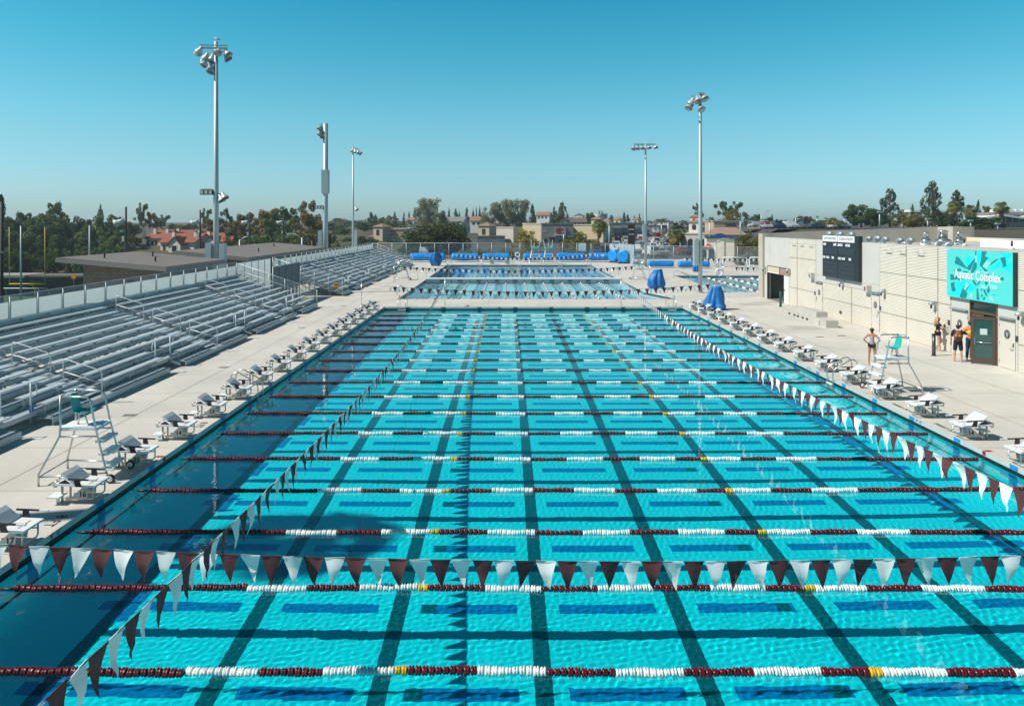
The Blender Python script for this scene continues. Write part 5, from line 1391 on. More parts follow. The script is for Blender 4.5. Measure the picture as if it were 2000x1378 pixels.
# ------------------------------------------------------------------ terrain
def sst(t): t = np.clip(t, 0, 1); return t * t * (3 - 2 * t)
def terrain_np(X, Y):
    X = np.asarray(X, float); Y = np.asarray(Y, float)
    h = np.full(X.shape, -.05)
    west = sst((-33.5 - X) / 9)
    rise = sst((Y - 142) / 110) * 8.5
    h = h + west * (-6.2 + rise) * (1 - sst((Y - 300) / 200) * .4)
    east = sst((X - 49 - np.clip(160 - Y, 0, 100) * .10) / 12) * sst((Y - 60) / 90)
    h = h + east * 5.0
    h = h + np.clip(Y - 260, 0, 700) * .0075 * (1 - east)
    h = h + 3.2 * np.exp(-(((X + 135) / 90) ** 2 + ((Y - 620) / 170) ** 2))
    return h
def tz(X, Y): return float(terrain_np(np.array([X]), np.array([Y]))[0])
lawn = mat('dry_grass_ground', (.055, .058, .026), .95, var=.45, vscale=.05, var2=(.075, .058, .034))
xs = sorted(set([-9000, -4000, -2000, -1200, -800, -600] + list(np.arange(-480, -33, 9)) + [-33.5] + list(np.linspace(-33, 48, 10)) + list(np.arange(56, 480, 9)) + [600, 800, 1200, 2000, 4000, 9000]))
ysv = sorted(set([-3000, -800, -200, -60] + [-9] + list(np.linspace(-9, 131, 17)) + list(np.arange(140, 700, 9)) + [760, 850, 1000, 1300, 1800, 2600, 4000, 7000, 12000]))
Xg, Yg = np.meshgrid(xs, ysv); Zg = terrain_np(Xg, Yg)
V = np.stack([Xg, Yg, Zg], -1).reshape(-1, 3); nx, ny = len(xs) - 1, len(ysv) - 1
fc = []
for r in range(ny):
    for q in range(nx):
        xm = (xs[q] + xs[q + 1]) / 2; ym = (ysv[r] + ysv[r + 1]) / 2
        if -33 < xm < 48 and -9 < ym < 131: continue
        a = r * (nx + 1) + q; fc.append((a, a + 1, a + nx + 2, a + nx + 1))
struct(link('ground', np_mesh('ground', V, np.array(fc), lawn)))
asphalt = mat('asphalt', (.075, .075, .078), .9, var=.2, vscale=.2)
def sheet(name, x0, x1, y0, y1, m, dz, step=8):
    return struct(link(name, grid_mesh(name, np.linspace(x0, x1, max(2, int((x1 - x0) / step) + 1)), np.linspace(y0, y1, max(2, int((y1 - y0) / step) + 1)), lambda X, Y: terrain_np(X, Y) + dz, m)))
sheet('parking_lot', -28, 50, 133, 262, asphalt, .06, 4)
sheet('far_parking_lot', 10, 110, 264, 470, asphalt, .10, 8)
sheet('upper_parking_lot', 56, 180, 165, 330, asphalt, .12, 4)
sheet('football_field', -140, -52, 20, 136, mat('turf_green', (.035, .085, .03), .95, var=.2, vscale=.3), .05, 8)
sheet('street', -140, -40, 176, 184, asphalt, .15, 4)
# ------------------------------------------------------------------ sports field beyond the bleachers
ytop = mat('yellow_post_paint', (.62, .42, .03), .5)
t = thing('goal_post', 'yellow american football goal post on the sunken field', 'goal post', (gx(53, 117), 117, tz(-75, 117)), 0)
zc = 3.05
m_ = MB(); m_.tube([(-2.83, 0, zc), (2.83, 0, zc)], .085, 8); m_.build('crossbar', ytop, t)
for s in (-1, 1): MB().tube([(s * 2.8, 0, zc), (s * 2.8, 0, 12.0)], .065, 8).build('upright', ytop, t)
MB().tube([(0, 2.0, 0), (0, 2.0, 1.8), (0, 1.4, 2.7), (0, 0, zc)], .11, 8).build('support', ytop, t)
t = thing('soccer_goal', 'white soccer goal frame on the field in front of the snack bar', 'goal', (gx(38, 116), 116, tz(-76, 116)), 0)
m_ = MB(); m_.tube([(-3.0, 0, 0), (-3.0, 0, 2.44), (3.0, 0, 2.44), (3.0, 0, 0)], .07, 8); m_.tube([(3.0, 0, 2.44), (3.6, 1.2, 2.3), (4.2, 1.8, 0)], .04, 6); m_.tube([(-3.0, 0, 2.44), (-3.0, 1.2, 2.3), (-3.0, 1.8, 0)], .04, 6); m_.build('frame', white_plastic, t)
pg = mat('pale_post', (.33, .38, .38), .5, .3)
for x, Y, yt, lab in ((41, 108, 441, 'pale slim pole standing between the goal uprights'), (175, 118, 440, 'pale slim pole rising behind the first flat roof')):
    X = gx(x, Y); z0 = tz(X, Y); t = thing('slim_pole', lab, 'pole', (X, Y, z0), 0, 'pale poles on the sports field')
    MB().tube([(0, 0, 0), (0, 0, CZ - (yt - 435) * Y / F - z0)], [.15, .11], 8).build('shaft', pg, t)
brown_pole = mat('dark_brown_post', (.030, .022, .020), .7)
for i, (x, Y, horn) in enumerate(((3.5, 76.4, False), (246, 101, True), (391, 125.7, True), (487.5, 149.8, True), (554, 172.5, True))):
    X = gx(x, Y); z0 = tz(X, Y); H = 8.6 - z0
    lab = ['dark brown post at the picture edge over the near bleachers', 'dark brown post with drum speaker before the green trees', 'dark brown post with drum speaker before the red roofs', 'dark post with drum speaker over the second flat roof', 'farthest dark post with drum speaker before the rusty trees'][i]
    t = thing('speaker_post', lab, 'loudspeaker post', (X, Y, z0), 0, 'dark stadium posts with drum speakers')
    MB().tube([(0, 0, 0), (0, 0, H)], [.17, .14], 8).build('post', brown_pole, t)
    if horn:
        k = 1.0; d = Vector((-.93, -.15, -.34)).normalized(); c = Vector((-.75, -.1, H - 2.1))
        q = Vector((0, 0, -1)).rotation_difference(d).to_matrix(); m_ = MB(); m_.lathe([(.25, .75), (.5, .7), (.55, .1), (.62, -.5), (.85, -.95), (.78, -.93), (.5, -.4)], seg=18)
        m_.v = [tuple(c + q @ Vector(v) * .72) for v in m_.v]; m_.build('speaker_drum', mat('drum_white', (.55, .58, .55), .5), t)
        MB().bar((0, 0, H - 1.6), (-1.3, 0, H - 1.65), .06, .06).build('bracket', brown_pole, t)
        m_ = MB(); m_.box(-.75, -.3, -.2, .2, H - 3.5, H - 3.1); m_.box(-.45, -.15, -.2, .15, H - 4.7, H - 4.0); m_.build('control_box', mat('drum_white', (.55, .58, .55)), t)
    else:
        MB().bar((-.3, -.2, H - 5.2), (.3, -.2, H - 5.2), .08, .08).build('bracket', galv, t)
cmu = mat('brown_block_wall', (.135, .105, .085), .9, var=.1, vscale=3, bump=.2, bscale=6)
def brick_mat(name, col, mortar, sc_):
    m = bpy.data.materials.new(name); m.use_nodes = True; n = m.node_tree; b = n.nodes['Principled BSDF']; b.inputs['Roughness'].default_value = .9
    tc = n.nodes.new('ShaderNodeTexCoord'); mp = n.nodes.new('ShaderNodeMapping'); mp.inputs['Rotation'].default_value = (PI / 2, 0, 0)
    br = n.nodes.new('ShaderNodeTexBrick'); br.inputs['Scale'].default_value = sc_; br.inputs['Color1'].default_value = (*col, 1); br.inputs['Color2'].default_value = (*[c * .82 for c in col], 1); br.inputs['Mortar'].default_value = (*mortar, 1); br.inputs['Mortar Size'].default_value = .03
    n.links.new(tc.outputs['Object'], mp.inputs[0]); n.links.new(mp.outputs[0], br.inputs[0]); n.links.new(br.outputs[0], b.inputs['Base Color']); return m
block_wall = brick_mat('concrete_block_wall', (.19, .155, .125), (.11, .09, .075), 1.2)
roof_tan = mat('flat_roof_grey_brown', (.185, .165, .15), .9, var=.12, vscale=.4)
fascia = mat('roof_fascia', (.21, .195, .18), .6)
def flat_building(lab, x0, x1, y0, y1, zr, zl, walls):
    t = thing('flat_roof_building', lab, 'building', (x1, y0, 0), 0, 'flat roofed block buildings behind the bleachers')
    W = x1 - x0; L = y1 - y0
    m_ = MB(); m_.hexa([(-W, 0, zl - .30), (0, 0, zr - .30), (0, L, zr - .30), (-W, L, zl - .30)], [(-W, 0, zl - .02), (0, 0, zr - .02), (0, L, zr - .02), (-W, L, zl - .02)]); m_.build('fascia', fascia, t)
    m_ = MB(); m_.hexa([(-W + .1, .1, zl - .02), (-.1, .1, zr - .02), (-.1, L - .1, zr - .02), (-W + .1, L - .1, zl - .02)], [(-W + .1, .1, zl + .03), (-.1, .1, zr + .03), (-.1, L - .1, zr + .03), (-W + .1, L - .1, zl + .03)])
    m_.build('roof', roof_tan, t)
    m_ = MB()
    for u, v in ((.3, .3), (.6, .7), (.75, .25)): m_.lathe([(.06, 0), (.06, .35), (.09, .36), (.09, .42)], (-W * u, L * v, zr + (zl - zr) * u), 8)
    m_.build('roof_vent', dark_grey, t)
    a, b_, c, d = walls
    def zt(x): return zr + (zl - zr) * (-x / W) - .31
    m_ = MB(); m_.hexa([(a, c, -3), (b_, c, -3), (b_, d, -3), (a, d, -3)], [(a, c, zt(a)), (b_, c, zt(b_)), (b_, d, zt(b_)), (a, d, zt(a))]); w_ = m_.build('wall', block_wall, t)
    MB().box(a + 3.2, a + 3.7, c - .08, c, zt(b_) - 1.1, zt(b_) - .75).build('wall_lamp', black_pl, w_)
    return t
flat_building('block building with a sloping flat roof nearest behind the bleachers', -31.8, -24.0, 52.2, 63.4, 3.28, 3.95, (-6.4, -.9, 1.0, 10.4))
flat_building('block building with the longer flat roof behind the big light pole', -31.1, -24.0, 69.0, 98.8, 3.16, 3.78, (-6.2, -.9, 1.0, 29.0))
t = thing('snack_bar', 'dark snack bar building at the edge of the football field', 'building', (-82, 128, tz(-82, 128)), 0)
dkw = mat('snack_wall', (.075, .058, .05), .9, var=.1, vscale=1)
MB().box(-11, 8.6, 0, 5, 0, 3.3).build('wall', dkw, t)
MB().box(-11.5, -.5, -1.2, 5, 3.3, 3.72).build('roof', mat('snack_roof', (.30, .28, .25), .8), t); MB().box(-.5, 9.2, -.6, 5, 3.3, 3.62).build('roof', mat('snack_roof_dark', (.13, .12, .11), .8), t)
MB().box(-3.5, 1.6, -.05, .0, 1.2, 2.3).build('counter_opening', black_pl, t)
o = link('lettering', text_mesh('SNACK BAR', .62, mat('worn_letters', (.20, .18, .16), .8), .01), t, (-1.2, -.03, 2.78)); o.rotation_euler = (PI / 2, 0, 0)
t = thing('orange_sign', 'small orange square sign beside the block building', 'sign', (gx(144, 60), 60, tz(gx(144, 60), 60)), 0)
zz_ = at(144, 60, 540).z - t.location.z
MB().box(-.17, .17, -.02, .02, zz_ - .17, zz_ + .17).build('plate', mat('orange_sign', (.75, .28, .01)), t); MB().tube([(0, .03, 0), (0, .03, zz_)], .03, 6).build('post', dark_grey, t)
# ------------------------------------------------------------------ houses and shops
stucco = mat('cream_stucco', (.72, .64, .55), .85, var=.06, vscale=.5); stucco_p = mat('pink_stucco', (.42, .34, .29), .85); red_roof = mat('red_tile_roof', (.25, .075, .042), .8, var=.3, vscale=1.2); red_roof2 = mat('dark_red_tile_roof', (.19, .05, .03), .8, var=.3, vscale=1.2)
winm = mat('dark_window', (.03, .04, .045), .15)
white_trim = mat('white_trim', (.72, .69, .64), .7)
def gable(mb, x0, x1, y0, y1, z0, z1, axis='x', ov=.5, th=.18, mi=0):
    if axis == 'x':
        ym = (y0 + y1) / 2
        for s, ye in ((-1, y0 - ov), (1, y1 + ov)):
            ze = z0 - (z1 - z0) * ov / (ym - y0)
            mb.hexa([(x0 - ov, ye, ze), (x1 + ov, ye, ze), (x1 + ov, ym, z1), (x0 - ov, ym, z1)], [(x0 - ov, ye, ze + th), (x1 + ov, ye, ze + th), (x1 + ov, ym, z1 + th), (x0 - ov, ym, z1 + th)], mi)
    else:
        xm = (x0 + x1) / 2
        for s, xe in ((-1, x0 - ov), (1, x1 + ov)):
            ze = z0 - (z1 - z0) * ov / (xm - x0)
            mb.hexa([(xe, y0 - ov, ze), (xm, y0 - ov, z1), (xm, y1 + ov, z1), (xe, y1 + ov, ze)], [(xe, y0 - ov, ze + th), (xm, y0 - ov, z1 + th), (xm, y1 + ov, z1 + th), (xe, y1 + ov, ze + th)], mi)
def gable_walls(mb, x0, x1, y0, y1, zb, z0, z1, axis='x'):
    mb.box(x0, x1, y0, y1, zb, z0)
    if axis == 'x':
        for x in (x0, x1 - .15): mb.prism([(x, y0, z0), (x, y1, z0), (x, (y0 + y1) / 2, z1)], (.15, 0, 0))
    else:
        for y in (y0, y1 - .15): mb.prism([(x0, y, z0), (x1, y, z0), ((x0 + x1) / 2, y, z1)], (0, .15, 0))
def chimney(par, x, y, z0, z1):
    c = MB().box(x - .45, x + .45, y - .4, y + .4, z0, z1).build('chimney', stucco, par)
    MB().box(x - .32, x + .32, y - .3, y + .3, z1, z1 + .3).build('chimney_cap', red_roof, c)
def window(par, x0, x1, y, z0, z1, fr=.12):
    f = MB(); f.box(x0 - fr, x1 + fr, y - .06, y - .002, z0 - fr, z0); f.box(x0 - fr, x1 + fr, y - .06, y - .002, z1, z1 + fr); f.box(x0 - fr, x0, y - .06, y - .002, z0, z1); f.box(x1, x1 + fr, y - .06, y - .002, z0, z1)
    w_ = f.build('window', white_trim, par); MB().box(x0, x1, y - .02, y - .004, z0, z1).build('pane', winm, w_)
def townhouse(lab, px0, px1, D, ytop, side, seed):
    x0, x1 = gx(px0, D), gx(px1, D); zt = CZ - (ytop - 435) * D / F; zb = tz((x0 + x1) / 2, D) - 1; W = x1 - x0
    t = thing('townhouse', lab, 'house', ((x0 + x1) / 2, D, 0), R(-14), 'red roofed townhouses beyond the field')
    h = W / 2; ze = zt - 2.3
    m_ = MB(); gable_walls(m_, -h, h, 0, 9, zb, ze, zt - .2, 'x'); m_.build('wall', stucco, t)
    m_ = MB(); gable(m_, -h, h, 0, 9, ze, zt - .15, 'x', .5); m_.build('roof', red_roof, t)
    if side:      # front gable wing with a bay
        a, b_ = -h * .15, h * .55
        m_ = MB(); gable_walls(m_, a, b_, -2.5, 2, zb, ze - .5, ze + 1.3, 'y'); m_.build('wall', stucco, t)
        m_ = MB(); gable(m_, a, b_, -2.5, 3, ze - .5, ze + 1.3, 'y', .4); m_.build('roof', red_roof2, t)
        window(t, (a + b_) / 2 - .75, (a + b_) / 2 + .75, -2.5, ze - 2.5, ze - .9)
    else: window(t, -h * .4, -h * .1, 0, ze - 2.3, ze - .9)
    for k in range(3):
        xw = -h * .85 + k * .22 * W; window(t, xw, xw + .9, 0, ze - 2.4, ze - .8)
    chimney(t, -h * .5, 2.2, ze, zt + .35); chimney(t, h * .7, 3, ze, zt + .25)
    return t
townhouse('red roofed townhouse with broad gable end at the left of the row', 282, 322, 214, 449, False, 1)
townhouse('red roofed townhouse with front bay window, middle of the row', 308, 384, 203, 456, True, 2)
townhouse('red roofed townhouse partly behind the big light pole', 378, 452, 206, 455, True, 3)
townhouse('red roofed townhouse behind the others, long orange ridge', 318, 392, 224, 449, False, 4)
townhouse('red roofed townhouse at the back behind the light pole', 392, 450, 222, 452, False, 5)
def hip_tower(lab, px0, px1, D, yroof, yeave, ybase, roofm, wallm, arch=True, depth=None, louver=False):
    x0, x1 = gx(px0, D), gx(px1, D); zr, ze = [CZ - (y - 435) * D / F for y in (yroof, yeave)]; zb = min(tz((x0 + x1) / 2, D), CZ - (ybase - 435) * D / F); h = (x1 - x0) / 2; dd = depth or 2 * h
    t = thing('tower', lab, 'building', ((x0 + x1) / 2, D, 0), R(-32), 'square towers with hip roofs in the shopping centre')
    MB().box(-h, h, 0, dd, zb, ze).build('wall', wallm, t)
    m_ = MB(); o_ = h * .22; m_.hexa([(-h - o_, -o_, ze), (h + o_, -o_, ze), (h + o_, dd + o_, ze), (-h - o_, dd + o_, ze)], [(-.05, dd / 2 - .05, zr), (.05, dd / 2 - .05, zr), (.05, dd / 2 + .05, zr), (-.05, dd / 2 + .05, zr)]); m_.build('roof', roofm, t)
    hh = ze - zb
    if arch:
        r = h * .38; zc_ = ze - h * .75
        MB().prism([(-r, -.08, zc_ - r * 1.1), (r, -.08, zc_ - r * 1.1)] + [(r * math.cos(a), -.08, zc_ + r * math.sin(a)) for a in np.linspace(0, PI, 9)], (0, .07, 0)).build('arch_opening', winm, t)
        MB().prism([(-h - .08, dd / 2 - r, zc_ - r * 1.1), (-h - .08, dd / 2 + r, zc_ - r * 1.1)] + [(-h - .08, dd / 2 + r * math.cos(a), zc_ + r * math.sin(a)) for a in np.linspace(0, PI, 9)], (.07, 0, 0)).build('arch_opening', winm, t)
    if louver: MB().box(-h * .3, h * .3, -.1, -.0, ze - h * 1.35, ze - h * .45).build('louver', winm, t)
    return t
tile_b = mat('brown_tile_roof', (.27, .17, .12), .85, var=.2, vscale=1); tan_w = mat('tan_stucco', (.47, .37, .26), .85, var=.06, vscale=.5); yel_w = mat('pale_yellow_stucco', (.66, .54, .36), .85); grey_w = mat('shade_grey_stucco', (.22, .21, .20), .85); cream_w = mat('pale_cream_stucco', (.68, .60, .50), .85)  # grey_w: shade of walls turned from the sun put into the stucco colour
hip_tower('tan tower with louver left of the ficus tree', 726, 750, 230, 436, 443, 480, tile_b, tan_w, False, louver=True)
def shop(lab, px0, px1, D, ytop, wallm, depth=18, parts=(), name='shop_building', zb=None, rz=0):
    x0, x1 = gx(px0, D), gx(px1, D); zt = CZ - (ytop - 435) * D / F; z0 = tz((x0 + x1) / 2, D) - .3
    t = thing(name, lab, 'shop', ((x0 + x1) / 2, D, 0), R(rz), 'shopping centre buildings beyond the fence')
    h = (x1 - x0) / 2; MB().box(-h, h, 0, depth, z0, zt).build('wall', wallm, t)
    m_ = MB(); m_.box(-h - .15, h + .15, -.15, depth, zt, zt + .3); m_.build('cornice', wallm, t)
    return t, h, z0, zt
def oval(par, cx_, cz_, rx, rz_, y, m, name='sign_oval'):
    return MB().prism([(cx_ + rx * math.cos(a), y, cz_ + rz_ * math.sin(a)) for a in np.linspace(0, 2 * PI, 28, endpoint=False)], (0, .12, 0)).build(name, m, par)
def zpx(y, D): return CZ - (y - 435) * D / F
sign_red = mat('sign_red', (.50, .03, .02), .5)
t, h, z0, zt = shop('tan shop wall with red oval sign beside the ficus tree', 755, 792, 232, 448, mat('warm_tan_stucco', (.58, .44, .30), .85))
X0 = t.location.x; o = oval(t, gx(766.5, 232) - X0, zpx(455, 232), 1.28, .68, -.14, sign_red)
q = link('lettering', text_mesh('Ralphs', .75, sbw, .01, sx=.85), o, (gx(766.5, 232) - X0, -.16, zpx(455, 232))); q.rotation_euler = (PI / 2, 0, 0)
MB().box(gx(766, 232) - X0, gx(771, 232) - X0, -.15, -.01, zpx(469.5, 232), zpx(467, 232)).build('sign_plate', white_trim, t); MB().box(gx(772, 232) - X0, gx(777, 232) - X0, -.15, -.01, zpx(468, 232), zpx(466, 232)).build('sign_plate', mat('sign_yellow', (.7, .5, .02), .5), t)
t, h, z0, zt = shop('stepped tan base of the tower left of the ficus', 719, 760, 231, 463, tan_w, 8)
hip_tower('tan tower with shuttered opening right of the ficus tree', 932, 957.5, 235, 434, 441, 480, tile_b, tan_w, False, louver=True)
shop('pale cream warehouse wall beside the shuttered tower', 955, 1006, 240, 445, cream_w, 6, rz=-30)
shop('dark grey lower shop front below the cream warehouse', 932, 986, 233, 462, grey_w, 5)
t, h, z0, zt = shop('large shop with cream parapet behind the orange trees', 1018, 1064, 240, 437.5, yel_w, 8, rz=-30)
t, h, z0, zt = shop('large grey shop front with round red sign', 1058, 1120, 232, 437.5, grey_w)
X0 = t.location.x; D = 232
MB().box(gx(1083, D) - X0, gx(1105, D) - X0, -.5, 0, z0, zpx(444, D)).build('centre_bay', mat('mid_shade_stucco', (.30, .29, .28), .85), t)  # lighter grey, again with the shaded front's tone painted into the stucco
o = oval(t, gx(1092.5, D) - X0, zpx(451, D), 1.15, 1.0, -.62, mat('sign_dark_red', (.22, .025, .02), .5))
MB().box(gx(1083.5, D) - X0, gx(1104.5, D) - X0, -1.6, -.5, zpx(460, D), zpx(458, D)).build('canopy', mat('pale_canopy', (.45, .45, .44), .8), t)
MB().prism([(gx(1091, D) - X0, -.6, z0 + .3), (gx(1101, D) - X0, -.6, z0 + .3)] + [(gx(1096, D) - X0 + .8 * math.cos(a), -.6, zpx(473, D) + .9 * math.sin(a)) for a in np.linspace(0, PI, 9)], (0, .09, 0)).build('arch_opening', winm, t)
q = MB(); q.box(gx(1058, D) - X0, gx(1069, D) - X0, -.06, 0, zpx(448.5, D), zpx(447, D)); q.box(gx(1058, D) - X0, gx(1069, D) - X0, -.06, 0, zpx(453, D), zpx(450.5, D)); q.build('lettering', mat('sign_faded_white', (.42, .42, .44), .6), t)
q = MB(); q.box(gx(1070, 231) - X0, gx(1120, 231) - X0, -1.5, 0, zpx(462.5, D), zpx(461, D)); q.build('canopy', mat('mid_shade_stucco', (.30, .29, .28)), t)
for i, (x, y) in enumerate(((1065, 470), (1078, 470), (1110, 470), (1117, 470))):
    MB().box(gx(x, D) - X0 - .5, gx(x, D) - X0 + .5, -.05, -.003, z0 + .3, zpx(466, D)).build('window', winm, t)
shop('tan shop wall behind the palm', 1117, 1180, 244, 440, yel_w, 8, rz=-28)
for a in ((1154, 1173, 262, 421.5, 428, 'pale yellow tower behind the first palm'), (1177, 1191, 250, 425.5, 432, 'tall yellow corner tower just past the first palm'), (1198, 1212, 285, 423, 429, 'pale yellow tower with arch between palm and light pole'), (1235, 1247, 300, 424, 429, 'pale yellow tower next to the five lamp pole')):
    hip_tower(a[5], a[0], a[1], a[2], a[3], a[4], 470, tile_b, yel_w)
for px0, px1, D, yt, lab in ((1190, 1214, 270, 436, 'grey arcade shop front with two arches beyond the parking lot'), (1214, 1252, 282, 435.5, 'long grey arcade shop front below the yellow tower')):
    t, h, z0, zt = shop(lab, px0, px1, D, yt, mat('mid_shade_stucco', (.30, .29, .28)))
    n = 3 if px0 < 1200 else 5
    for k in range(n):
        xc = -h + (k + .5) * 2 * h / n; r = h / n * .62
        MB().prism([(xc - r, -.1, z0), (xc + r, -.1, z0)] + [(xc + r * math.cos(a), -.1, z0 + 2.6 + r * math.sin(a)) for a in np.linspace(0, PI, 9)], (0, .09, 0)).build('arch_opening', winm, t)
    MB().box(-h, h, -.5, 0, z0 + 4.6, z0 + 4.9).build('canopy', grey_w, t)
D = 150; t = thing('pylon_sign', 'tall dark brown pylon sign with white lettering rows', 'sign', (gx(1233.5, D), D, 0), 0)
MB().box(-.66, .66, 0, .9, -.2, zpx(439, D)).build('pylon', mat('pylon_brown', (.045, .033, .030), .7), t); MB().box(-.7, .7, -.06, .9, zpx(440.2, D), zpx(438, D)).build('cap', mat('pylon_red', (.15, .03, .03), .6), t)
q = MB()
for y_, n in ((448, 4), (457.5, 4)):
    for k in range(n): q.box(-.5 + k * .27, -.32 + k * .27, -.03, -.002, zpx(y_ + .9, D), zpx(y_ - .9, D))
q.build('lettering', sbw, t)
q = MB()
for y_ in (444, 452, 461, 466, 471): q.box(-.62, .62, -.02, -.002, zpx(y_ + .12, D), zpx(y_ - .12, D))
q.build('panel_line', black_pl, t)
t = thing('storage_tank', 'pale grey round tank with a flue on the hill', 'tank', (gx(1168, 420), 420, 0), 0); z0 = tz(50, 420)
MB().lathe([(2.2, z0), (2.2, zpx(418.5, 420)), (1.9, zpx(418, 420))], seg=20).build('tank', mat('tank_grey', (.36, .40, .42), .6), t); MB().tube([(.6, 0, zpx(419, 420)), (.6, 0, zpx(412, 420))], .3, 8).build('flue', dark_grey, t)
t = thing('utility_block', 'blue grey box building beside the round tank', 'building', (gx(1180, 425), 425, 0), 0); MB().box(-1.9, 1.9, 0, 4, tz(55, 425), zpx(418, 425)).build('wall', mat('blue_grey_panel', (.12, .17, .20), .7), t); MB().box(-2, 2, -.1, 4.1, zpx(418, 425), zpx(417.3, 425)).build('roof', grey_w, t)
D = 330; t = thing('brown_roof_house', 'house with white gables and broad brown roof above the shops', 'house', (gx(1120, D), D, 0), 0)
m_ = MB(); gable_walls(m_, -6.2, 5.4, 0, 9, 0, zpx(434, D), zpx(428, D), 'x'); m_.build('wall', mat('white_stucco', (.70, .66, .60), .8), t); m_ = MB(); gable(m_, -6.2, 5.4, 0, 9, zpx(433, D), zpx(425.5, D), 'x', .8); m_.build('roof', mat('brown_shingle', (.15, .11, .09), .9), t)
m_ = MB(); gable_walls(m_, -6.4, -2.5, -2, 2, 0, zpx(433.5, D), zpx(427.5, D), 'y'); m_.build('gable_front', mat('white_stucco', (.70, .66, .60)), t); m_ = MB(); gable(m_, -6.4, -2.5, -2.2, 3, zpx(433, D), zpx(426.8, D), 'y', .5); m_.build('roof', mat('brown_shingle', (.10, .072, .06)), t)
for k in range(4): window(t, -1.5 + 1.8 * k, -.5 + 1.8 * k, 0, zpx(439, D), zpx(435.5, D))
# right hand shops
D = 190
hip_tower('two stage cream tower of the corner shop behind the light pole', 1347, 1364.5, 192, 418, 423.5, 470, tile_b, yel_w)
hip_tower('lower cream stage of the corner shop tower', 1345, 1366, 190, 428, 434, 478, tile_b, cream_w, louver=True)
t, h, z0, zt = shop('cream corner shop with arches and dark sign band', 1328, 1400, 188, 457, cream_w, 10, rz=-18)
for k in range(5):
    xc = -h + (k + .6) * 2 * h / 5.4; r = .75; MB().prism([(xc - r, -.1, z0), (xc + r, -.1, z0)] + [(xc + r * math.cos(a), -.1, z0 + 2.0 + r * math.sin(a)) for a in np.linspace(0, PI, 9)], (0, .09, 0)).build('arch_opening', winm, t)
t, h, z0, zt = shop('wing with dark sign band and white letters behind the light pole', 1366, 1398, 200, 436, tan_w, 8)
MB().box(-h, h, -.12, -.002, zt - 1.3, zt - .4).build('sign_band', grey_w, t); q = MB()
for k in range(7): q.box(-h + .25 + k * .58, -h + .65 + k * .58, -.16, -.12, zt - 1.0, zt - .62)
q.build('lettering', sbw, t)
D = 178; t, h, z0, zt = shop('bank building with sign over a brown tile roof', 1394, 1447, D, 433, tan_w, 8)
X0 = t.location.x; m_ = MB(); xa, xb = gx(1370, D) - X0, gx(1453, D) - X0
m_.hexa([(xa, -3.2, zpx(458, D)), (xb, -3.2, zpx(458, D)), (xb, -.05, zpx(458, D)), (xa, -.05, zpx(458, D))], [(xa + .6, -2.9, zpx(457, D)), (xb - .6, -2.9, zpx(457, D)), (xb - 2, -.05, zpx(444, D)), (xa + 3, -.05, zpx(444, D))]); m_.build('tile_roof', mat('pinkish_tile_roof', (.36, .23, .18), .85, var=.15, vscale=1.5), t)
MB().box(xa + .7, xb - .7, -2.6, -.06, z0, zpx(458.2, D)).build('wall', cream_w, t)
q = link('lettering', text_mesh('CHASE', .95, sbt, .02, sx=.85, bold=.02), t, (gx(1426, D) - X0, -.05, zpx(439.3, D))); q.rotation_euler = (PI / 2, 0, 0)
MB().prism([(gx(1434, D) - X0 + .42 * math.cos(a), -.06, zpx(439.3, D) + .42 * math.sin(a)) for a in np.linspace(PI / 8, 2 * PI + PI / 8, 8, endpoint=False)], (0, .05, 0)).build('emblem', mat('emblem_blue', (.02, .12, .40), .5), t)
D = 128; t = thing('kiosk_building', 'small cream restaurant with blue tiled pyramid roof behind the fence', 'shop', (gx(1407, D), D, 0), R(-16))
ze, zr = zpx(466, D), zpx(456, D); h = 2.3
m_ = MB(); m_.box(-h, h, 0, 5, 0, ze); m_.box(.0, .62, -.18, 0, 0, ze - .4); m_.build('wall', cream_w, t)
m_ = MB(); m_.hexa([(-h - .3, -.3, ze), (h + .1, -.3, ze), (h + .1, 5.3, ze), (-h - .3, 5.3, ze)], [(-.4, 2.4, zr), (.2, 2.4, zr), (.2, 2.6, zr), (-.4, 2.6, zr)]); m_.build('roof', mat('blue_tile_roof', (.018, .045, .10), .45, var=.2, vscale=3), t)
MB().prism([(-1.45 + .55 * math.cos(a), -.06, .2 if i in (0, 10) else 1.35 + .55 * math.sin(a)) for i, a in enumerate(np.linspace(0, PI, 11))], (0, .05, 0)).build('arch_opening', winm, t)
sgq = MB().prism([(-h - .1, -.35, zpx(485, D)), (-h + .55, -.35, zpx(486.5, D)), (-h + .65, -.35, zpx(478, D)), (-h + .2, -.35, zpx(476, D)), (-h - .05, -.35, zpx(478, D))], (0, .3, 0)).build('hanging_sign', sign_red, t)
q = MB(); q.box(-h + .08, -h + .5, -.37, -.352, zpx(482.5, D), zpx(481.5, D)); q.box(-h + .16, -h + .22, -.37, -.352, zpx(481.5, D), zpx(479, D)); q.box(-h + .36, -h + .42, -.37, -.352, zpx(481.5, D), zpx(479, D)); q.build('lettering', sbw, sgq)
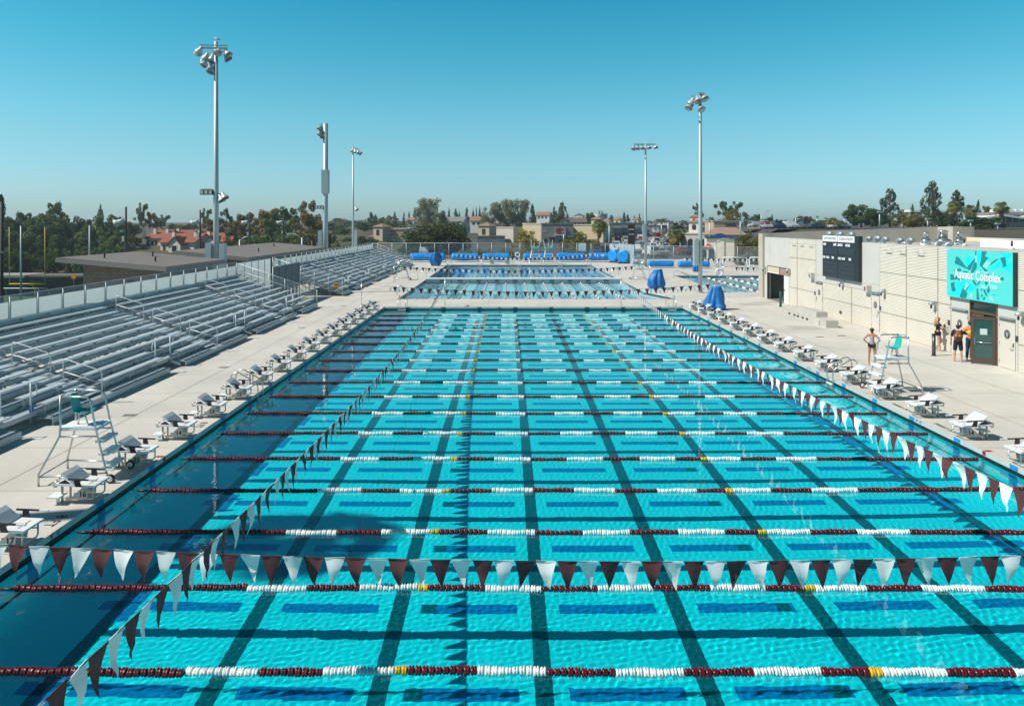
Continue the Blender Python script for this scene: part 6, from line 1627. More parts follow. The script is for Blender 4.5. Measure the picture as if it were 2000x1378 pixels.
# campus building on the rise
D = 215; t = thing('campus_building', 'white zigzag roofed campus building with dark windows', 'building', (gx(1970, D), D, 0), 0)
z0 = tz(145, 215) - .3; m_ = MB(); m_.box(-6, 14, 0, 10, z0, zpx(425, D)); m_.build('wall', mat('campus_wall', (.30, .27, .24), .8), t)
MB().box(-5, 9, -.1, -.003, zpx(434, D), zpx(424, D)).build('window_band', winm, t); q = MB()
for k in range(8): q.box(-5 + 2 * k - .06, -5 + 2 * k + .06, -.16, -.1, zpx(434, D), zpx(424, D))
q.build('mullion', white_trim, t)
m_ = MB(); zz0, zz1 = zpx(423.5, D), zpx(418.5, D)
pts = [(-7 + 5.2 * k, zz0 if k % 2 == 0 else zz1) for k in range(6)]
for (xa, za), (xb, zb_) in zip(pts, pts[1:]): m_.hexa([(xa, -1, za - .55), (xb, -1, zb_ - .55), (xb, 10, zb_ - .55), (xa, 10, za - .55)], [(xa, -1, za), (xb, -1, zb_), (xb, 10, zb_), (xa, 10, za)])
m_.build('zigzag_roof', white_roof, t)
m_ = MB()
for k in range(7): m_.hexa([(.2 + 1.9 * k, 3, zpx(414.5, D)), (1.9 + 1.9 * k, 3, zpx(414.5, D)), (1.9 + 1.9 * k, 9, zpx(414.5, D)), (.2 + 1.9 * k, 9, zpx(414.5, D))], [(.5 + 1.9 * k, 3, zpx(408, D)), (1.9 + 1.9 * k, 3, zpx(409, D)), (1.9 + 1.9 * k, 9, zpx(409, D)), (.5 + 1.9 * k, 9, zpx(408, D))])
m_.build('skylight_ridge', white_roof, t); MB().box(-4, 15, 2.5, 9.5, zpx(420, D), zpx(414.5, D)).build('upper_wall', mat('campus_grey', (.22, .21, .20), .8), t)
for px0, px1, D, yt, yb, lab in ((1778, 1800, 245, 410, 438, 'white campus block between the two tall pines'), (1832, 1849, 238, 411, 425, 'white campus roof right behind the tallest pine'), (1932, 1942, 228, 420, 424, 'white canopy edge behind the third palm')):
    X0, X1 = gx(px0, D), gx(px1, D); t = thing('campus_block', lab, 'building', ((X0 + X1) / 2, D, 0), 0); h = (X1 - X0) / 2
    MB().box(-h, h, 0, 6, zpx(yb, D) - 3, zpx(yt + 4, D)).build('wall', mat('campus_wall', (.30, .27, .24)), t); MB().box(-h - .3, h + .3, -.5, 6, zpx(yt + 4, D), zpx(yt, D)).build('roof', white_roof, t)
# hillside houses far away
rr = random.Random(11); hc = [mat('far_cream', (.68, .61, .53), .9), mat('far_pink', (.60, .49, .42), .9), mat('far_white', (.74, .71, .67), .9)]; hr = [mat('far_terracotta', (.30, .15, .10), .9), mat('far_brown_roof', (.20, .14, .12), .9), mat('far_grey_roof', (.20, .19, .19), .9)]
def far_house(x, D, yt, wpx, lab, i):
    X = gx(x, D); h = wpx * D / F / 2; z0 = tz(X, D) - .5; zt = zpx(yt, D)
    t = thing('hillside_house', lab, 'house', (X, D, 0), R(-30 + (i * 37) % 24), 'distant houses on the hillside'); m_ = MB(); ze = zt - h * .45
    gable_walls(m_, -h, h, 0, h * 1.5, min(z0, ze - 4), ze, zt - .1, 'x' if i % 3 else 'y'); m_.build('wall', hc[i % 3], t)
    m_ = MB(); gable(m_, -h, h, 0, h * 1.5, ze, zt, 'x' if i % 3 else 'y', .4); m_.build('roof', hr[(i + (x > 760)) % 3], t)
    for k in range(3): MB().box(-h * .75 + k * h * .55, -h * .45 + k * h * .55, -.06, -.003, ze - 2.2, ze - 1.0).build('window', winm, t)
for i, (x, D, yt, wpx, lab) in enumerate(((652, 640, 428, 16, 'pale house at the top of the far hill, next to the thick pole'), (664, 600, 427, 14, 'pale hillside house with brown roof, second from the thick pole'), (682, 560, 433, 16, 'pale hillside house left of the slim light pole'), (676, 470, 441, 18, 'larger white and tan hillside house below the others'), (690, 480, 440, 12, 'hillside house directly behind the slim light pole'), (704, 600, 429, 14, 'hillside house just right of the slim light pole'), (715, 620, 428, 12, 'small pale house above the tan tower'), (745, 600, 427, 20, 'hillside house with terracotta roof above the tan tower'),
        (802, 380, 426, 14, 'white gabled house left of the tall eucalyptus'), (812, 400, 430, 22, 'white house behind the ficus crown'), (888, 360, 424, 36, 'long brown roofed house right of the ficus top'), (935, 390, 423, 34, 'brown roofed house below the row of cypresses'), (897, 330, 432, 12, 'white house end with orange panel beside the ficus'), (972, 350, 431, 22, 'white house below the grey green eucalyptuses'), (1060, 470, 414, 26, 'grey flat looking house between the dark conifers'), (1130, 520, 418, 16, 'white hilltop house behind the broad tree'), (1010, 400, 428, 18, 'brown roofed house behind the eucalyptus trunks'))):
    far_house(x, D, yt, wpx, lab, i)
# ------------------------------------------------------------------ trees
def leaf_mat(name, col, col2, sc_=2.2):
    m = bpy.data.materials.new(name); m.use_nodes = True; n = m.node_tree; b = n.nodes['Principled BSDF']; b.inputs['Roughness'].default_value = .65; b.inputs['Specular IOR Level'].default_value = .25
    tc = n.nodes.new('ShaderNodeTexCoord'); nz = n.nodes.new('ShaderNodeTexNoise'); nz.inputs['Scale'].default_value = sc_ * 3; nz.inputs['Detail'].default_value = 4; n.links.new(tc.outputs['Object'], nz.inputs['Vector'])
    oi = n.nodes.new('ShaderNodeObjectInfo'); ad = n.nodes.new('ShaderNodeMath'); ad.operation = 'MULTIPLY_ADD'; ad.inputs[1].default_value = .22; n.links.new(oi.outputs['Random'], ad.inputs[0]); n.links.new(nz.outputs[0], ad.inputs[2])
    cr = n.nodes.new('ShaderNodeValToRGB'); cr.color_ramp.elements[0].position = .42; cr.color_ramp.elements[1].position = .78; cr.color_ramp.elements[0].color = (*col, 1); cr.color_ramp.elements[1].color = (*col2, 1)
    n.links.new(ad.outputs[0], cr.inputs[0]); n.links.new(cr.outputs[0], b.inputs['Base Color'])
    tl = n.nodes.new('ShaderNodeBsdfTranslucent'); n.links.new(cr.outputs[0], tl.inputs[0]); mx = n.nodes.new('ShaderNodeMixShader'); mx.inputs[0].default_value = .38
    n.links.new(b.outputs[0], mx.inputs[1]); n.links.new(tl.outputs[0], mx.inputs[2]); n.links.new(mx.outputs[0], n.nodes['Material Output'].inputs[0])
    return m
bark = mat('bark', (.10, .075, .055), .9, var=.3, vscale=6); bark_pale = mat('pale_bark', (.24, .21, .18), .9, var=.3, vscale=6)
def leaf_cloud(name, blobs, n, size, m, seed, flat=.0, inner=.45):
    g = np.random.default_rng(seed); B_ = np.array(blobs, float); wv = B_[:, 3] ** 2.2; wv /= wv.sum()
    ix = g.choice(len(B_), n, p=wv); d = g.normal(size=(n, 3)); d /= np.linalg.norm(d, axis=1)[:, None]
    rad = B_[ix, 3] * (inner + (1 - inner) * g.random(n) ** .45); c = B_[ix, :3] + d * rad[:, None]
    if flat: c[:, 2] = B_[ix, 2] + (c[:, 2] - B_[ix, 2]) * (1 - flat)
    nv = d * .7 + g.normal(size=(n, 3)) * .55; nv /= np.linalg.norm(nv, axis=1)[:, None]
    u = np.cross(nv, g.normal(size=(n, 3))); u /= np.linalg.norm(u, axis=1)[:, None]; v = np.cross(nv, u)
    s = size * (.55 + .9 * g.random(n))[:, None]; e = .75 * s
    P = np.stack([c - u * s, c + v * e * .8, c + u * s, c - v * e], 1).reshape(-1, 3)
    return np_mesh(name, P, np.arange(n * 4).reshape(n, 4), m, False)
def limbs(mb, tips, r0, h0, lean=(0, 0)):
    base = [(0, 0, 0), (lean[0] * .3, lean[1] * .3, h0 * .5), (lean[0], lean[1], h0)]
    mb.tube(base, [r0, r0 * .8, r0 * .65], 8)
    for x, y, z in tips: mb.tube([(lean[0], lean[1], h0 * .92), (lean[0] * .5 + x * .45, lean[1] * .5 + y * .45, h0 + (z - h0) * .45), (x, y, z)], [r0 * .5, r0 * .32, r0 * .1], 6)
KIND = {}
def kind(nm, blobs, n, size, lm, bm, r0, h0, seed, ntips=7, **kw):
    mb = MB(); r = random.Random(seed); tips = [bb[:3] for bb in r.sample(list(blobs), min(ntips, len(blobs)))]
    limbs(mb, tips, r0, h0); KIND[nm] = (leaf_cloud(nm + '_crown', blobs, n, size, lm, seed, **kw), mb.mesh(nm + '_trunk', bm))
def rnd_blobs(seed, n, fn):
    r = random.Random(seed); return [fn(r, i / n) for i in range(n)]
def dome(r, t):
    a = r.uniform(0, 2 * PI); q = math.sqrt(r.random()); z = .16 + .70 * r.random() * math.sqrt(max(.05, 1 - q * q * .8)); return (.40 * q * math.cos(a), .40 * q * math.sin(a), z, r.uniform(.08, .14))
g_fic = leaf_mat('ficus_leaf', (.024, .042, .010), (.085, .105, .024)); g_oliv = leaf_mat('olive_leaf', (0.060, 0.105, 0.034), (0.169, 0.219, 0.068)); g_euc = leaf_mat('eucalyptus_leaf', (0.134, 0.161, 0.085), (0.267, 0.277, 0.141)); g_rust = leaf_mat('rusty_leaf', (0.134, 0.124, 0.044), (0.295, 0.209, 0.068)); g_dark = leaf_mat('dark_green_leaf', (0.039, 0.080, 0.028), (0.112, 0.176, 0.054)); g_pine = leaf_mat('pine_needle', (0.035, 0.080, 0.034), (0.107, 0.163, 0.064)); g_or = leaf_mat('orange_green_leaf', (0.179, 0.186, 0.028), (0.421, 0.335, 0.049)); g_palm = leaf_mat('palm_frond_green', (0.090, 0.130, 0.028), (0.267, 0.292, 0.068)); g_shr = leaf_mat('shrub_leaf', (0.120, 0.139, 0.044), (0.281, 0.277, 0.090))
kind('ficus', rnd_blobs(1, 60, dome), 7500, .020, g_fic, bark, .03, .3, 1, 8)
kind('dense', rnd_blobs(2, 40, dome), 4600, .030, g_dark, bark, .03, .3, 2, 7)
kind('dense2', rnd_blobs(12, 36, dome), 4600, .030, g_oliv, bark, .03, .3, 12, 7)
def eucf(r, t):
    a = r.uniform(0, 2 * PI); z = .18 + .74 * t; q = (.38 if z < .72 else .26) * math.sqrt(r.random()); return (q * math.cos(a), q * math.sin(a), z, r.uniform(.07, .13))
for i in range(3): kind('euc%d' % i, rnd_blobs(20 + i, 32, eucf), 3600, .026, (g_oliv, g_euc, g_rust)[i], bark_pale, .026, .42, 20 + i, 14, inner=.2)
def gapf(r, t):
    a = r.uniform(0, 2 * PI); z = .45 + .5 * t; q = .42 * math.sqrt(r.random()); return (q * math.cos(a), q * math.sin(a), z, r.uniform(.06, .10))
kind('gum', rnd_blobs(33, 12, gapf), 1800, .022, g_dark, bark_pale, .022, .5, 33, 12)
kind('gum_rust', rnd_blobs(35, 15, gapf), 2000, .022, g_rust, bark_pale, .022, .5, 35, 12)
kind('grey_gum', rnd_blobs(36, 44, eucf), 5200, .018, leaf_mat('grey_gum_leaf', (0.179, 0.186, 0.108), (0.351, 0.335, 0.204)), bark_pale, .026, .35, 36, 22, inner=.1)
def pinef(r, t):
    a = r.uniform(0, 2 * PI); z = .10 + .86 * t; q = .46 * (1 - t) ** .75 * math.sqrt(r.random()) + .03; return (q * math.cos(a), q * math.sin(a), z, r.uniform(.04, .085) * (1.15 - .5 * t))
for i in range(2): kind('pine%d' % i, rnd_blobs(40 + i, 64, pinef), 4200, .018, g_pine, bark, .022, .85, 40 + i, 30, inner=.35)
def cypf(r, t): z = .06 + .9 * t; w_ = .40 * (1 - t) ** .7; return (w_ * r.uniform(-1, 1), w_ * r.uniform(-1, 1), z, .05 + .24 * w_)
for i in range(2): kind('cypress%d' % i, rnd_blobs(50 + i, 44, cypf), 2200, .034, g_pine, bark, .03, .5, 50 + i, 4)
def shrf(r, t): a = r.uniform(0, 2 * PI); q = .42 * math.sqrt(r.random()); return (q * math.cos(a), q * math.sin(a), .2 + .6 * r.random() * (1 - q), r.uniform(.10, .17))
kind('shrub', rnd_blobs(60, 14, shrf), 1300, .034, g_shr, bark, .02, .2, 60, 8)
kind('shrub_dark', rnd_blobs(61, 14, shrf), 1300, .034, g_dark, bark, .02, .2, 61, 8)
kind('orange', rnd_blobs(62, 26, dome), 2200, .026, g_or, bark, .022, .34, 62, 10, inner=.3)
kind('brown_tree', rnd_blobs(63, 26, dome), 2400, .026, leaf_mat('brown_green_leaf', (0.134, 0.130, 0.028), (0.309, 0.248, 0.057)), bark, .022, .3, 63, 10, inner=.3)
def bare_mesh(seed, pale=bark_pale):
    r = random.Random(seed); mb = MB()
    def br(p, d, L, rad, dep):
        q = [p[i] + d[i] * L for i in range(3)]; mb.tube([p, q], [rad, rad * .6], 5, cap=False)
        if dep:
            for _ in range(3 if dep > 1 else 4):
                e = Vector((d[0] + r.uniform(-.75, .75), d[1] + r.uniform(-.75, .75), d[2] + r.uniform(-.2, .35))).normalized(); br(q, e, L * r.uniform(.6, .85), rad * .55, dep - 1)
    br((0, 0, 0), (0, 0, 1), .3, .022, 5); return mb.mesh('bare_branches', pale)
BARE = bare_mesh(5, mat('bare_twig', (.20, .17, .135), .9))
def palm_meshes(seed):
    r = random.Random(seed); fr = MB()
    for i in range(64):
        a = r.uniform(0, 2 * PI); el = r.uniform(-.9, 1.25); L = r.uniform(.42, .52); d = Vector((math.cos(a) * math.cos(el), math.sin(a) * math.cos(el), math.sin(el)))
        st = Vector((0, 0, 0)) + d * .05; cen = st + d * L * .45; droop = Vector((0, 0, -.12 * (1.2 - el * .4))); side = d.cross(Vector((0, 0, 1))).normalized(); up = side.cross(d)
        for j in range(9):
            u = -1 + 2 * j / 8; dirv = (d * math.cos(u * 1.15) + side * math.sin(u * 1.15)).normalized(); tip = cen + dirv * L * .58 + droop * (1 + abs(u) * .6); w_ = side * math.cos(u) * .022 + d * abs(math.sin(u)) * .02
            k = len(fr.v); fr.v += [tuple(cen - w_ * .4), tuple(cen + dirv * L * .3 - w_), tuple(tip), tuple(cen + dirv * L * .3 + w_)]; fr.face([k, k + 1, k + 2, k + 3], 1 if el < -.35 else 0)
        fr.tube([(0, 0, 0), tuple(cen)], .008, 4, 1 if el < -.35 else 0, cap=False)
    sk = MB(); 
    for i in range(70):
        a = r.uniform(0, 2 * PI); z = r.uniform(-.75, -.15); k = len(sk.v); c_, s_ = math.cos(a), math.sin(a); R0 = .06; R1 = r.uniform(.10, .17)
        sk.v += [(R0 * c_ - .03 * s_, R0 * s_ + .03 * c_, z + .15), (R0 * c_ + .03 * s_, R0 * s_ - .03 * c_, z + .15), (R1 * c_ + .02 * s_, R1 * s_ - .02 * c_, z - .12), (R1 * c_ - .02 * s_, R1 * s_ + .02 * c_, z - .12)]; sk.face([k, k + 1, k + 2, k + 3])
    return fr, sk
gold = mat('dry_frond', (.30, .19, .055), .8)
_f, _s = palm_meshes(3); PALM_F = _f.mesh('palm_crown', [g_palm, gold]); PALM_S = _s.mesh('palm_skirt', mat('palm_skirt_brown', (.17, .12, .07), .9, var=.4, vscale=9))
palm_bark = mat('palm_trunk', (.17, .13, .10), .9, var=.3, vscale=5)
tree_n = {'ficus': 'ficus_tree', 'dense': 'broadleaf_tree', 'dense2': 'broadleaf_tree', 'euc0': 'eucalyptus_tree', 'euc1': 'eucalyptus_tree', 'euc2': 'eucalyptus_tree', 'gum': 'gum_tree', 'gum_rust': 'gum_tree', 'grey_gum': 'gum_tree', 'pine0': 'pine_tree', 'pine1': 'pine_tree', 'cypress0': 'cypress_tree', 'cypress1': 'cypress_tree', 'shrub': 'shrub', 'shrub_dark': 'shrub', 'orange': 'street_tree', 'brown_tree': 'street_tree', 'bare': 'bare_tree'}
tr_rng = random.Random(77)
def tree(k, x, D, ytop, wpx, lab, zb=None, group=None, cat=None):
    wpx = wpx * {'grey_gum': 1.45, 'euc0': 1.2, 'euc1': 1.2, 'euc2': 1.15, 'dense': 1.12, 'dense2': 1.15, 'pine0': 1.2, 'pine1': 1.2}.get(k, 1.0)
    X = gx(x, D); z0 = tz(X, D) - .15 if zb is None else zb
    H = CZ - (ytop - 435) * D / F - z0; W = wpx * D / F
    nm = tree_n[k]; t = thing(nm, lab, cat or ('shrub' if nm == 'shrub' else 'tree'), (X, D, z0), tr_rng.uniform(0, 6.28), group)
    if k == 'bare':
        b_ = link('branches', BARE, t); b_.scale = (W / 1.1, W / 1.1, H / 1.05); return t
    cr, tk = KIND[k]; c = link('crown', cr, t); c.scale = (W, W, H / 1.0); q = link('trunk', tk, t); q.scale = (W, W, H)
    return t
def palm(x, D, ycrown, wpx, lab, skirt=1.0, zb=None, X=None):
    X = gx(x, D) if X is None else X; z0 = tz(X, D) if zb is None else zb; zc_ = CZ - (ycrown - 435) * D / F; W = wpx * D / F
    t = thing('palm_tree', lab, 'palm tree', (X, D, z0), tr_rng.uniform(0, 6), 'fan palms')
    h = zc_ - z0; MB().tube([(0, 0, 0), (.05 * W, 0, h * .5), (0, 0, h)], [.045 * W + .12, .035 * W + .08, .035 * W + .06], 10).build('trunk', palm_bark, t)
    c = link('crown', PALM_F, t, (0, 0, h)); c.scale = (W, W, W)
    if skirt: s_ = link('skirt', PALM_S, t, (0, 0, h)); s_.scale = (W, W, W * skirt)
    return t
GW_ = 'trees along the far side of the sports field'
for i, a in enumerate((('dense2', 10, 200, 405, 70, 'dark olive tree at the picture edge behind the brown post'), ('euc0', 45, 205, 411, 55, 'olive tree above the goal post crossbar, left one'), ('dense2', 88, 198, 397, 75, 'broad olive tree behind the goal uprights'), ('euc0', 108, 215, 391, 50, 'tallest olive eucalyptus over the football goal'), ('dense2', 133, 205, 402, 44, 'olive tree just right of the yellow goal post'), ('dense', 165, 200, 416, 50, 'dark tree behind the pale slim pole'), ('cypress0', 196, 225, 397, 22, 'dark pointed conifer among the olive trees'), ('dense2', 214, 205, 401, 60, 'green broad tree left of the first speaker post'),
        ('euc0', 243, 212, 427, 58, 'leafy tree behind the first speaker drum'), ('dense', 20, 175, 440, 80, 'dark low tree under the canopy at the field edge'), ('dense', 70, 178, 446, 70, 'dark low tree behind the goal crossbar'), ('dense', 120, 180, 448, 66, 'dark low tree above the snack bar roof'), ('euc0', 178, 190, 436, 60, 'dark green tree above the first flat roof corner'), ('dense2', 222, 186, 446, 56, 'green tree low behind the first flat roof'), ('gum_rust', 258, 196, 452, 34, 'small rusty tree in front of the townhouses'))):
    tree(*a, group=GW_)
for a in (('gum', 279, 236, 394, 34, 'tall gum tree with separate clumps above the townhouses'), ('gum_rust', 283, 240, 416, 46, 'lower gum with rusty clumps left of the red roofs'), ('gum', 322, 245, 418, 38, 'gum tree with airy crown above the red roofs'), ('gum_rust', 300, 238, 414, 34, 'gum with small clumps over the first chimneys'), ('dense2', 345, 300, 434, 46, 'distant pale green tree above the red ridge'), ('dense', 372, 290, 433, 30, 'small distant tree before the second speaker post'), ('gum', 404, 232, 405, 34, 'gum tree crown left of the big light pole'), ('gum', 442, 230, 404, 34, 'gum tree crown right of the big light pole'), ('euc2', 418, 222, 424, 60, 'rusty olive tree behind the big light pole'),
        ('euc2', 478, 218, 414, 60, 'rusty tree behind the third speaker drum'), ('euc2', 462, 205, 430, 56, 'olive tree beside the big pole cabinet'), ('euc2', 524, 214, 405, 76, 'broad rusty eucalyptus behind the second flat roof'), ('gum_rust', 590, 224, 391, 58, 'tallest rusty gum beside the thick pole'), ('euc0', 556, 200, 402, 80, 'large olive eucalyptus before the rusty gum'), ('euc2', 610, 196, 413, 80, 'wide rusty eucalyptus left of the thick pole'), ('dense2', 575, 186, 440, 80, 'dark lower tree over the second flat roof'), ('dense2', 500, 188, 444, 80, 'dark lower tree over the street lamp'), ('shrub_dark', 646, 210, 440, 40, 'dark bush just right of the thick pole'), ('dense2', 668, 260, 442, 46, 'bushy tree below the hillside houses'), ('shrub_dark', 700, 215, 452, 70, 'wide dark bush between slim pole and tan tower'), ('shrub', 660, 180, 458, 44, 'pale bush behind the bleacher fence'), ('dense', 640, 330, 432, 30, 'dark tree crown on the hill edge by the thick pole')):
    tree(*a, group='trees between the field and the town')
for a in (('dense', 660, 590, 424, 22, 'small dark tree at the top of the far hill'), ('dense2', 694, 520, 428, 36, 'green tree between the hillside houses'), ('cypress1', 724, 420, 413, 24, 'broad dark conifer above the tan tower'), ('cypress0', 733, 430, 418, 20, 'second dark conifer next to the tan tower'), ('dense2', 750, 420, 418, 24, 'pale green tree right of the tan tower'), ('euc1', 765, 400, 420, 30, 'grey green tree behind the red oval sign'), ('cypress0', 771, 410, 412, 13, 'narrow cypress above the oval sign, first'), ('cypress1', 789, 430, 413, 8, 'thin cypress between tan wall and ficus'), ('cypress0', 799, 430, 412, 10, 'pointed cypress left of the large eucalyptus'), ('cypress1', 810, 425, 403, 10, 'taller cypress beside the large eucalyptus'),
        ('grey_gum', 842, 330, 384, 54, 'large round headed eucalyptus above the ficus'), ('grey_gum', 826, 335, 402, 36, 'lower eucalyptus left of the round headed one'), ('euc1', 858, 320, 410, 36, 'lower dark eucalyptus right of the round headed one'), ('cypress0', 877, 420, 405, 12, 'cypress standing alone right of the large eucalyptus'), ('cypress1', 890, 425, 406, 16, 'twin topped cypress in the skyline row'), ('cypress0', 897, 425, 411, 9, 'short cypress at the middle of the skyline row'), ('cypress1', 912, 400, 404, 18, 'broad conifer in the skyline row'), ('cypress0', 924, 425, 406, 10, 'cypress before the last pair in the row'), ('cypress1', 930, 430, 403, 8, 'thin cypress of the last pair'), ('cypress0', 937, 430, 401, 10, 'tallest cypress at the end of the row'),
        ('grey_gum', 957, 320, 402, 40, 'grey eucalyptus beginning the central clump'), ('grey_gum', 978, 325, 392, 42, 'grey eucalyptus in the middle of the central clump'), ('grey_gum', 1000, 318, 386, 46, 'tallest grey eucalyptus of the central clump'), ('grey_gum', 1018, 322, 386, 34, 'grey eucalyptus at the end of the central clump'), ('cypress1', 1040, 330, 396, 22, 'dark conifer beside the grey clump'), ('cypress0', 1082, 330, 402, 22, 'dark conifer left of the leaning pine'), ('pine0', 1098, 335, 392, 34, 'tall dark pine above the brown roofed house'), ('euc1', 1090, 330, 410, 28, 'grey green tree under the tall dark pine'), ('bare', 1178, 400, 404, 24, 'leafless pale tree above the round tank'), ('dense', 1152, 380, 408, 30, 'broad dark tree left of the round tank'), ('dense2', 1055, 520, 407, 12, 'little pale tree on the grey roof skyline'), ('bare', 1133, 430, 410, 16, 'small leafless tree left of the broad dark tree'),
        ('cypress1', 1194, 400, 419, 20, 'dark tree behind the second yellow tower'), ('cypress0', 1219, 410, 413, 12, 'cypress between the yellow towers, taller'), ('cypress1', 1226, 405, 418, 14, 'broader conifer between the yellow towers'), ('cypress0', 1239, 430, 419, 6, 'thin cypress behind the last yellow tower'), ('cypress1', 1249, 420, 416, 8, 'cypress right beside the five lamp pole'), ('brown_tree', 1290, 330, 424, 46, 'broad olive tree at the end of the parking lot'), ('dense2', 1270, 360, 428, 26, 'olive tree right of the five lamp pole'), ('brown_tree', 1312, 360, 430, 26, 'smaller olive tree before the corner shop'), ('dense', 1335, 420, 428, 16, 'distant tree left of the corner tower'), ('gum', 1364, 260, 395, 30, 'slender gum tree behind the near light pole'), ('dense', 1387, 300, 421, 18, 'round dark tree right of the near light pole'),
        ('gum', 1412, 250, 391, 46, 'spreading gum tree above the bank, left part'), ('gum', 1440, 255, 392, 44, 'spreading gum tree above the bank, right part'), ('brown_tree', 1424, 235, 402, 52, 'dense brown green tree directly over the bank'), ('pine0', 1458, 300, 415, 20, 'small pine right of the gum trees'), ('dense', 1476, 290, 414, 24, 'green tree left of the traffic light mast'), ('dense', 1500, 310, 421, 22, 'green tree behind the traffic light arm'), ('dense2', 1528, 300, 425, 16, 'small tree in the upper parking lot'), ('dense', 1560, 300, 418, 26, 'round green tree in the upper parking lot'), ('dense', 1580, 360, 419, 20, 'distant trees right of the upper lot'), ('cypress0', 1508, 400, 417, 8, 'distant pointed tree over the upper lot'),
        ('fig', 0, 0, 0, 0, '')):
    if a[0] != 'fig': tree(*a, group='trees on the town skyline')
hill_rng = random.Random(21)
for i in range(46):
    D = hill_rng.uniform(300, 620); x = hill_rng.uniform(638, 800); yt = hill_rng.uniform(428, 440) - (D - 450) * .012
    tree(hill_rng.choice(('dense', 'dense2', 'shrub_dark', 'dense2', 'cypress1', 'euc1')), x, D, yt, hill_rng.uniform(12, 24), 'small green tree scattered among the hillside houses', group='trees scattered over the far hillside')
for i in range(30):
    D = hill_rng.uniform(300, 520); x = hill_rng.uniform(800, 1345); yt = hill_rng.uniform(426, 436)
    tree(hill_rng.choice(('dense', 'dense2', 'brown_tree', 'euc1')), x, D, yt, hill_rng.uniform(16, 30), 'small tree filling in between the distant roofs', group='small trees among the distant roofs')
for i in range(16):
    x = -6 + 17 * i
    tree(hill_rng.choice(('shrub_dark', 'dense', 'dense2')), x, hill_rng.uniform(158, 170), hill_rng.uniform(466, 478), hill_rng.uniform(30, 46), 'dark bush in the hedge at the foot of the field trees', group='hedge bushes below the field trees')
tree('ficus', 850, 150, 424, 158, 'large dense dark green ficus tree behind the far fence', zb=-1.4)
for a in (('orange', 1028, 160, 443, 66, 'orange green street tree behind the tall stands'), ('orange', 1130, 158, 447, 60, 'orange green street tree left of the palm'), ('orange', 1105, 162, 462, 34, 'smaller orange green tree by the white notice'), ('orange', 1160, 165, 463, 40, 'orange green tree under the palm'), ('brown_tree', 1462, 135, 448, 62, 'brown green tree behind the small restaurant'), ('brown_tree', 1490, 128, 444, 50, 'brown green tree at the building corner'), ('bare', 960, 140, 458, 46, 'leafless shrub tree behind the far fence'), ('bare', 915, 142, 462, 40, 'leafless shrub tree beside the ficus'), ('bare', 985, 146, 462, 34, 'twiggy shrub tree before the grey shop front'),
        ('shrub', 905, 137, 478, 46, 'twiggy shrub behind the second reel'), ('shrub', 945, 136, 477, 46, 'twiggy shrub behind the third reel'), ('shrub', 985, 137, 476, 44, 'shrub behind the fence left of the tall stands'), ('shrub', 1022, 138, 480, 40, 'shrub behind the first tall stand'), ('shrub', 1120, 140, 480, 36, 'shrub behind the white notice'), ('shrub_dark', 800, 136, 470, 60, 'dark shrub below the ficus by the bleacher end'), ('shrub', 1290, 135, 488, 30, 'shrub at the parking lot edge'), ('shrub', 1440, 113, 496, 30, 'round shrub before the polo goal'), ('shrub_dark', 1462, 115, 500, 60, 'dark shrub row behind the training pool fence'), ('shrub', 1215, 150, 467, 24, 'orange shrub at the foot of the pylon sign'), ('shrub', 1300, 190, 466, 30, 'shrub island in the parking lot')):
    tree(*a, group='trees and shrubs by the far fence')
palm(1170, 170, 441, 32, 'fan palm left of the five lamp pole'); palm(1322, 165, 455, 40, 'fan palm right of the five lamp pole')
palm(1863, 205, 402, 26, 'fan palm with pale trunk over the roof fans'); palm(1894, 215, 409, 24, 'fan palm half hidden in the dark trees'); palm(1956, 200, 405, 30, 'fan palm in front of the campus windows', 1.3)
for a in (('dense', 1682, 225, 391, 66, 'huge rounded dark fig tree on the rise'), ('dense', 1712, 222, 402, 44, 'dark tree filling between fig and first pine'), ('pine1', 1738, 228, 366, 52, 'tall lumpy pine right of the fig tree'), ('pine0', 1821, 215, 351, 58, 'tallest pine above the ribbed building'), ('pine1', 1869, 222, 369, 46, 'third tall pine behind the fan palm'), ('cypress1', 1911, 235, 389, 18, 'small pointed conifer between the palms'), ('cypress0', 1782, 245, 397, 16, 'thin young pine between the tall pines'), ('brown_tree', 1765, 190, 411, 62, 'rusty brown tree below the first tall pine'), ('brown_tree', 1795, 186, 414, 56, 'rusty brown tree below the tallest pine'), ('orange', 1590, 180, 429, 46, 'orange green tree above the white pier, left one'), ('orange', 1622, 176, 421, 48, 'orange green tree above the scoreboard'), ('brown_tree', 1640, 182, 430, 30, 'brown green tree next to the scoreboard one'), ('dense', 1905, 180, 416, 60, 'dark broad bush under the palms'), ('dense', 1940, 184, 420, 50, 'dark bush right of the palms'), ('shrub_dark', 1890, 160, 440, 70, 'dark low hedge bush above the roof fans'), ('shrub_dark', 1945, 158, 444, 70, 'dark low bush above the white parapet'), ('dense', 1850, 200, 412, 40, 'dark bush around the pale palm trunk'), ('euc2', 1930, 230, 401, 30, 'rusty airy tree before the campus building'), ('dense', 1985, 220, 428, 26, 'dark bush before the campus windows')):
    tree(*a, group='trees on the campus rise')
tree('gum', -22, 120, 296, 80, 'airy tree reaching in at the upper picture edge', zb=-6.2)
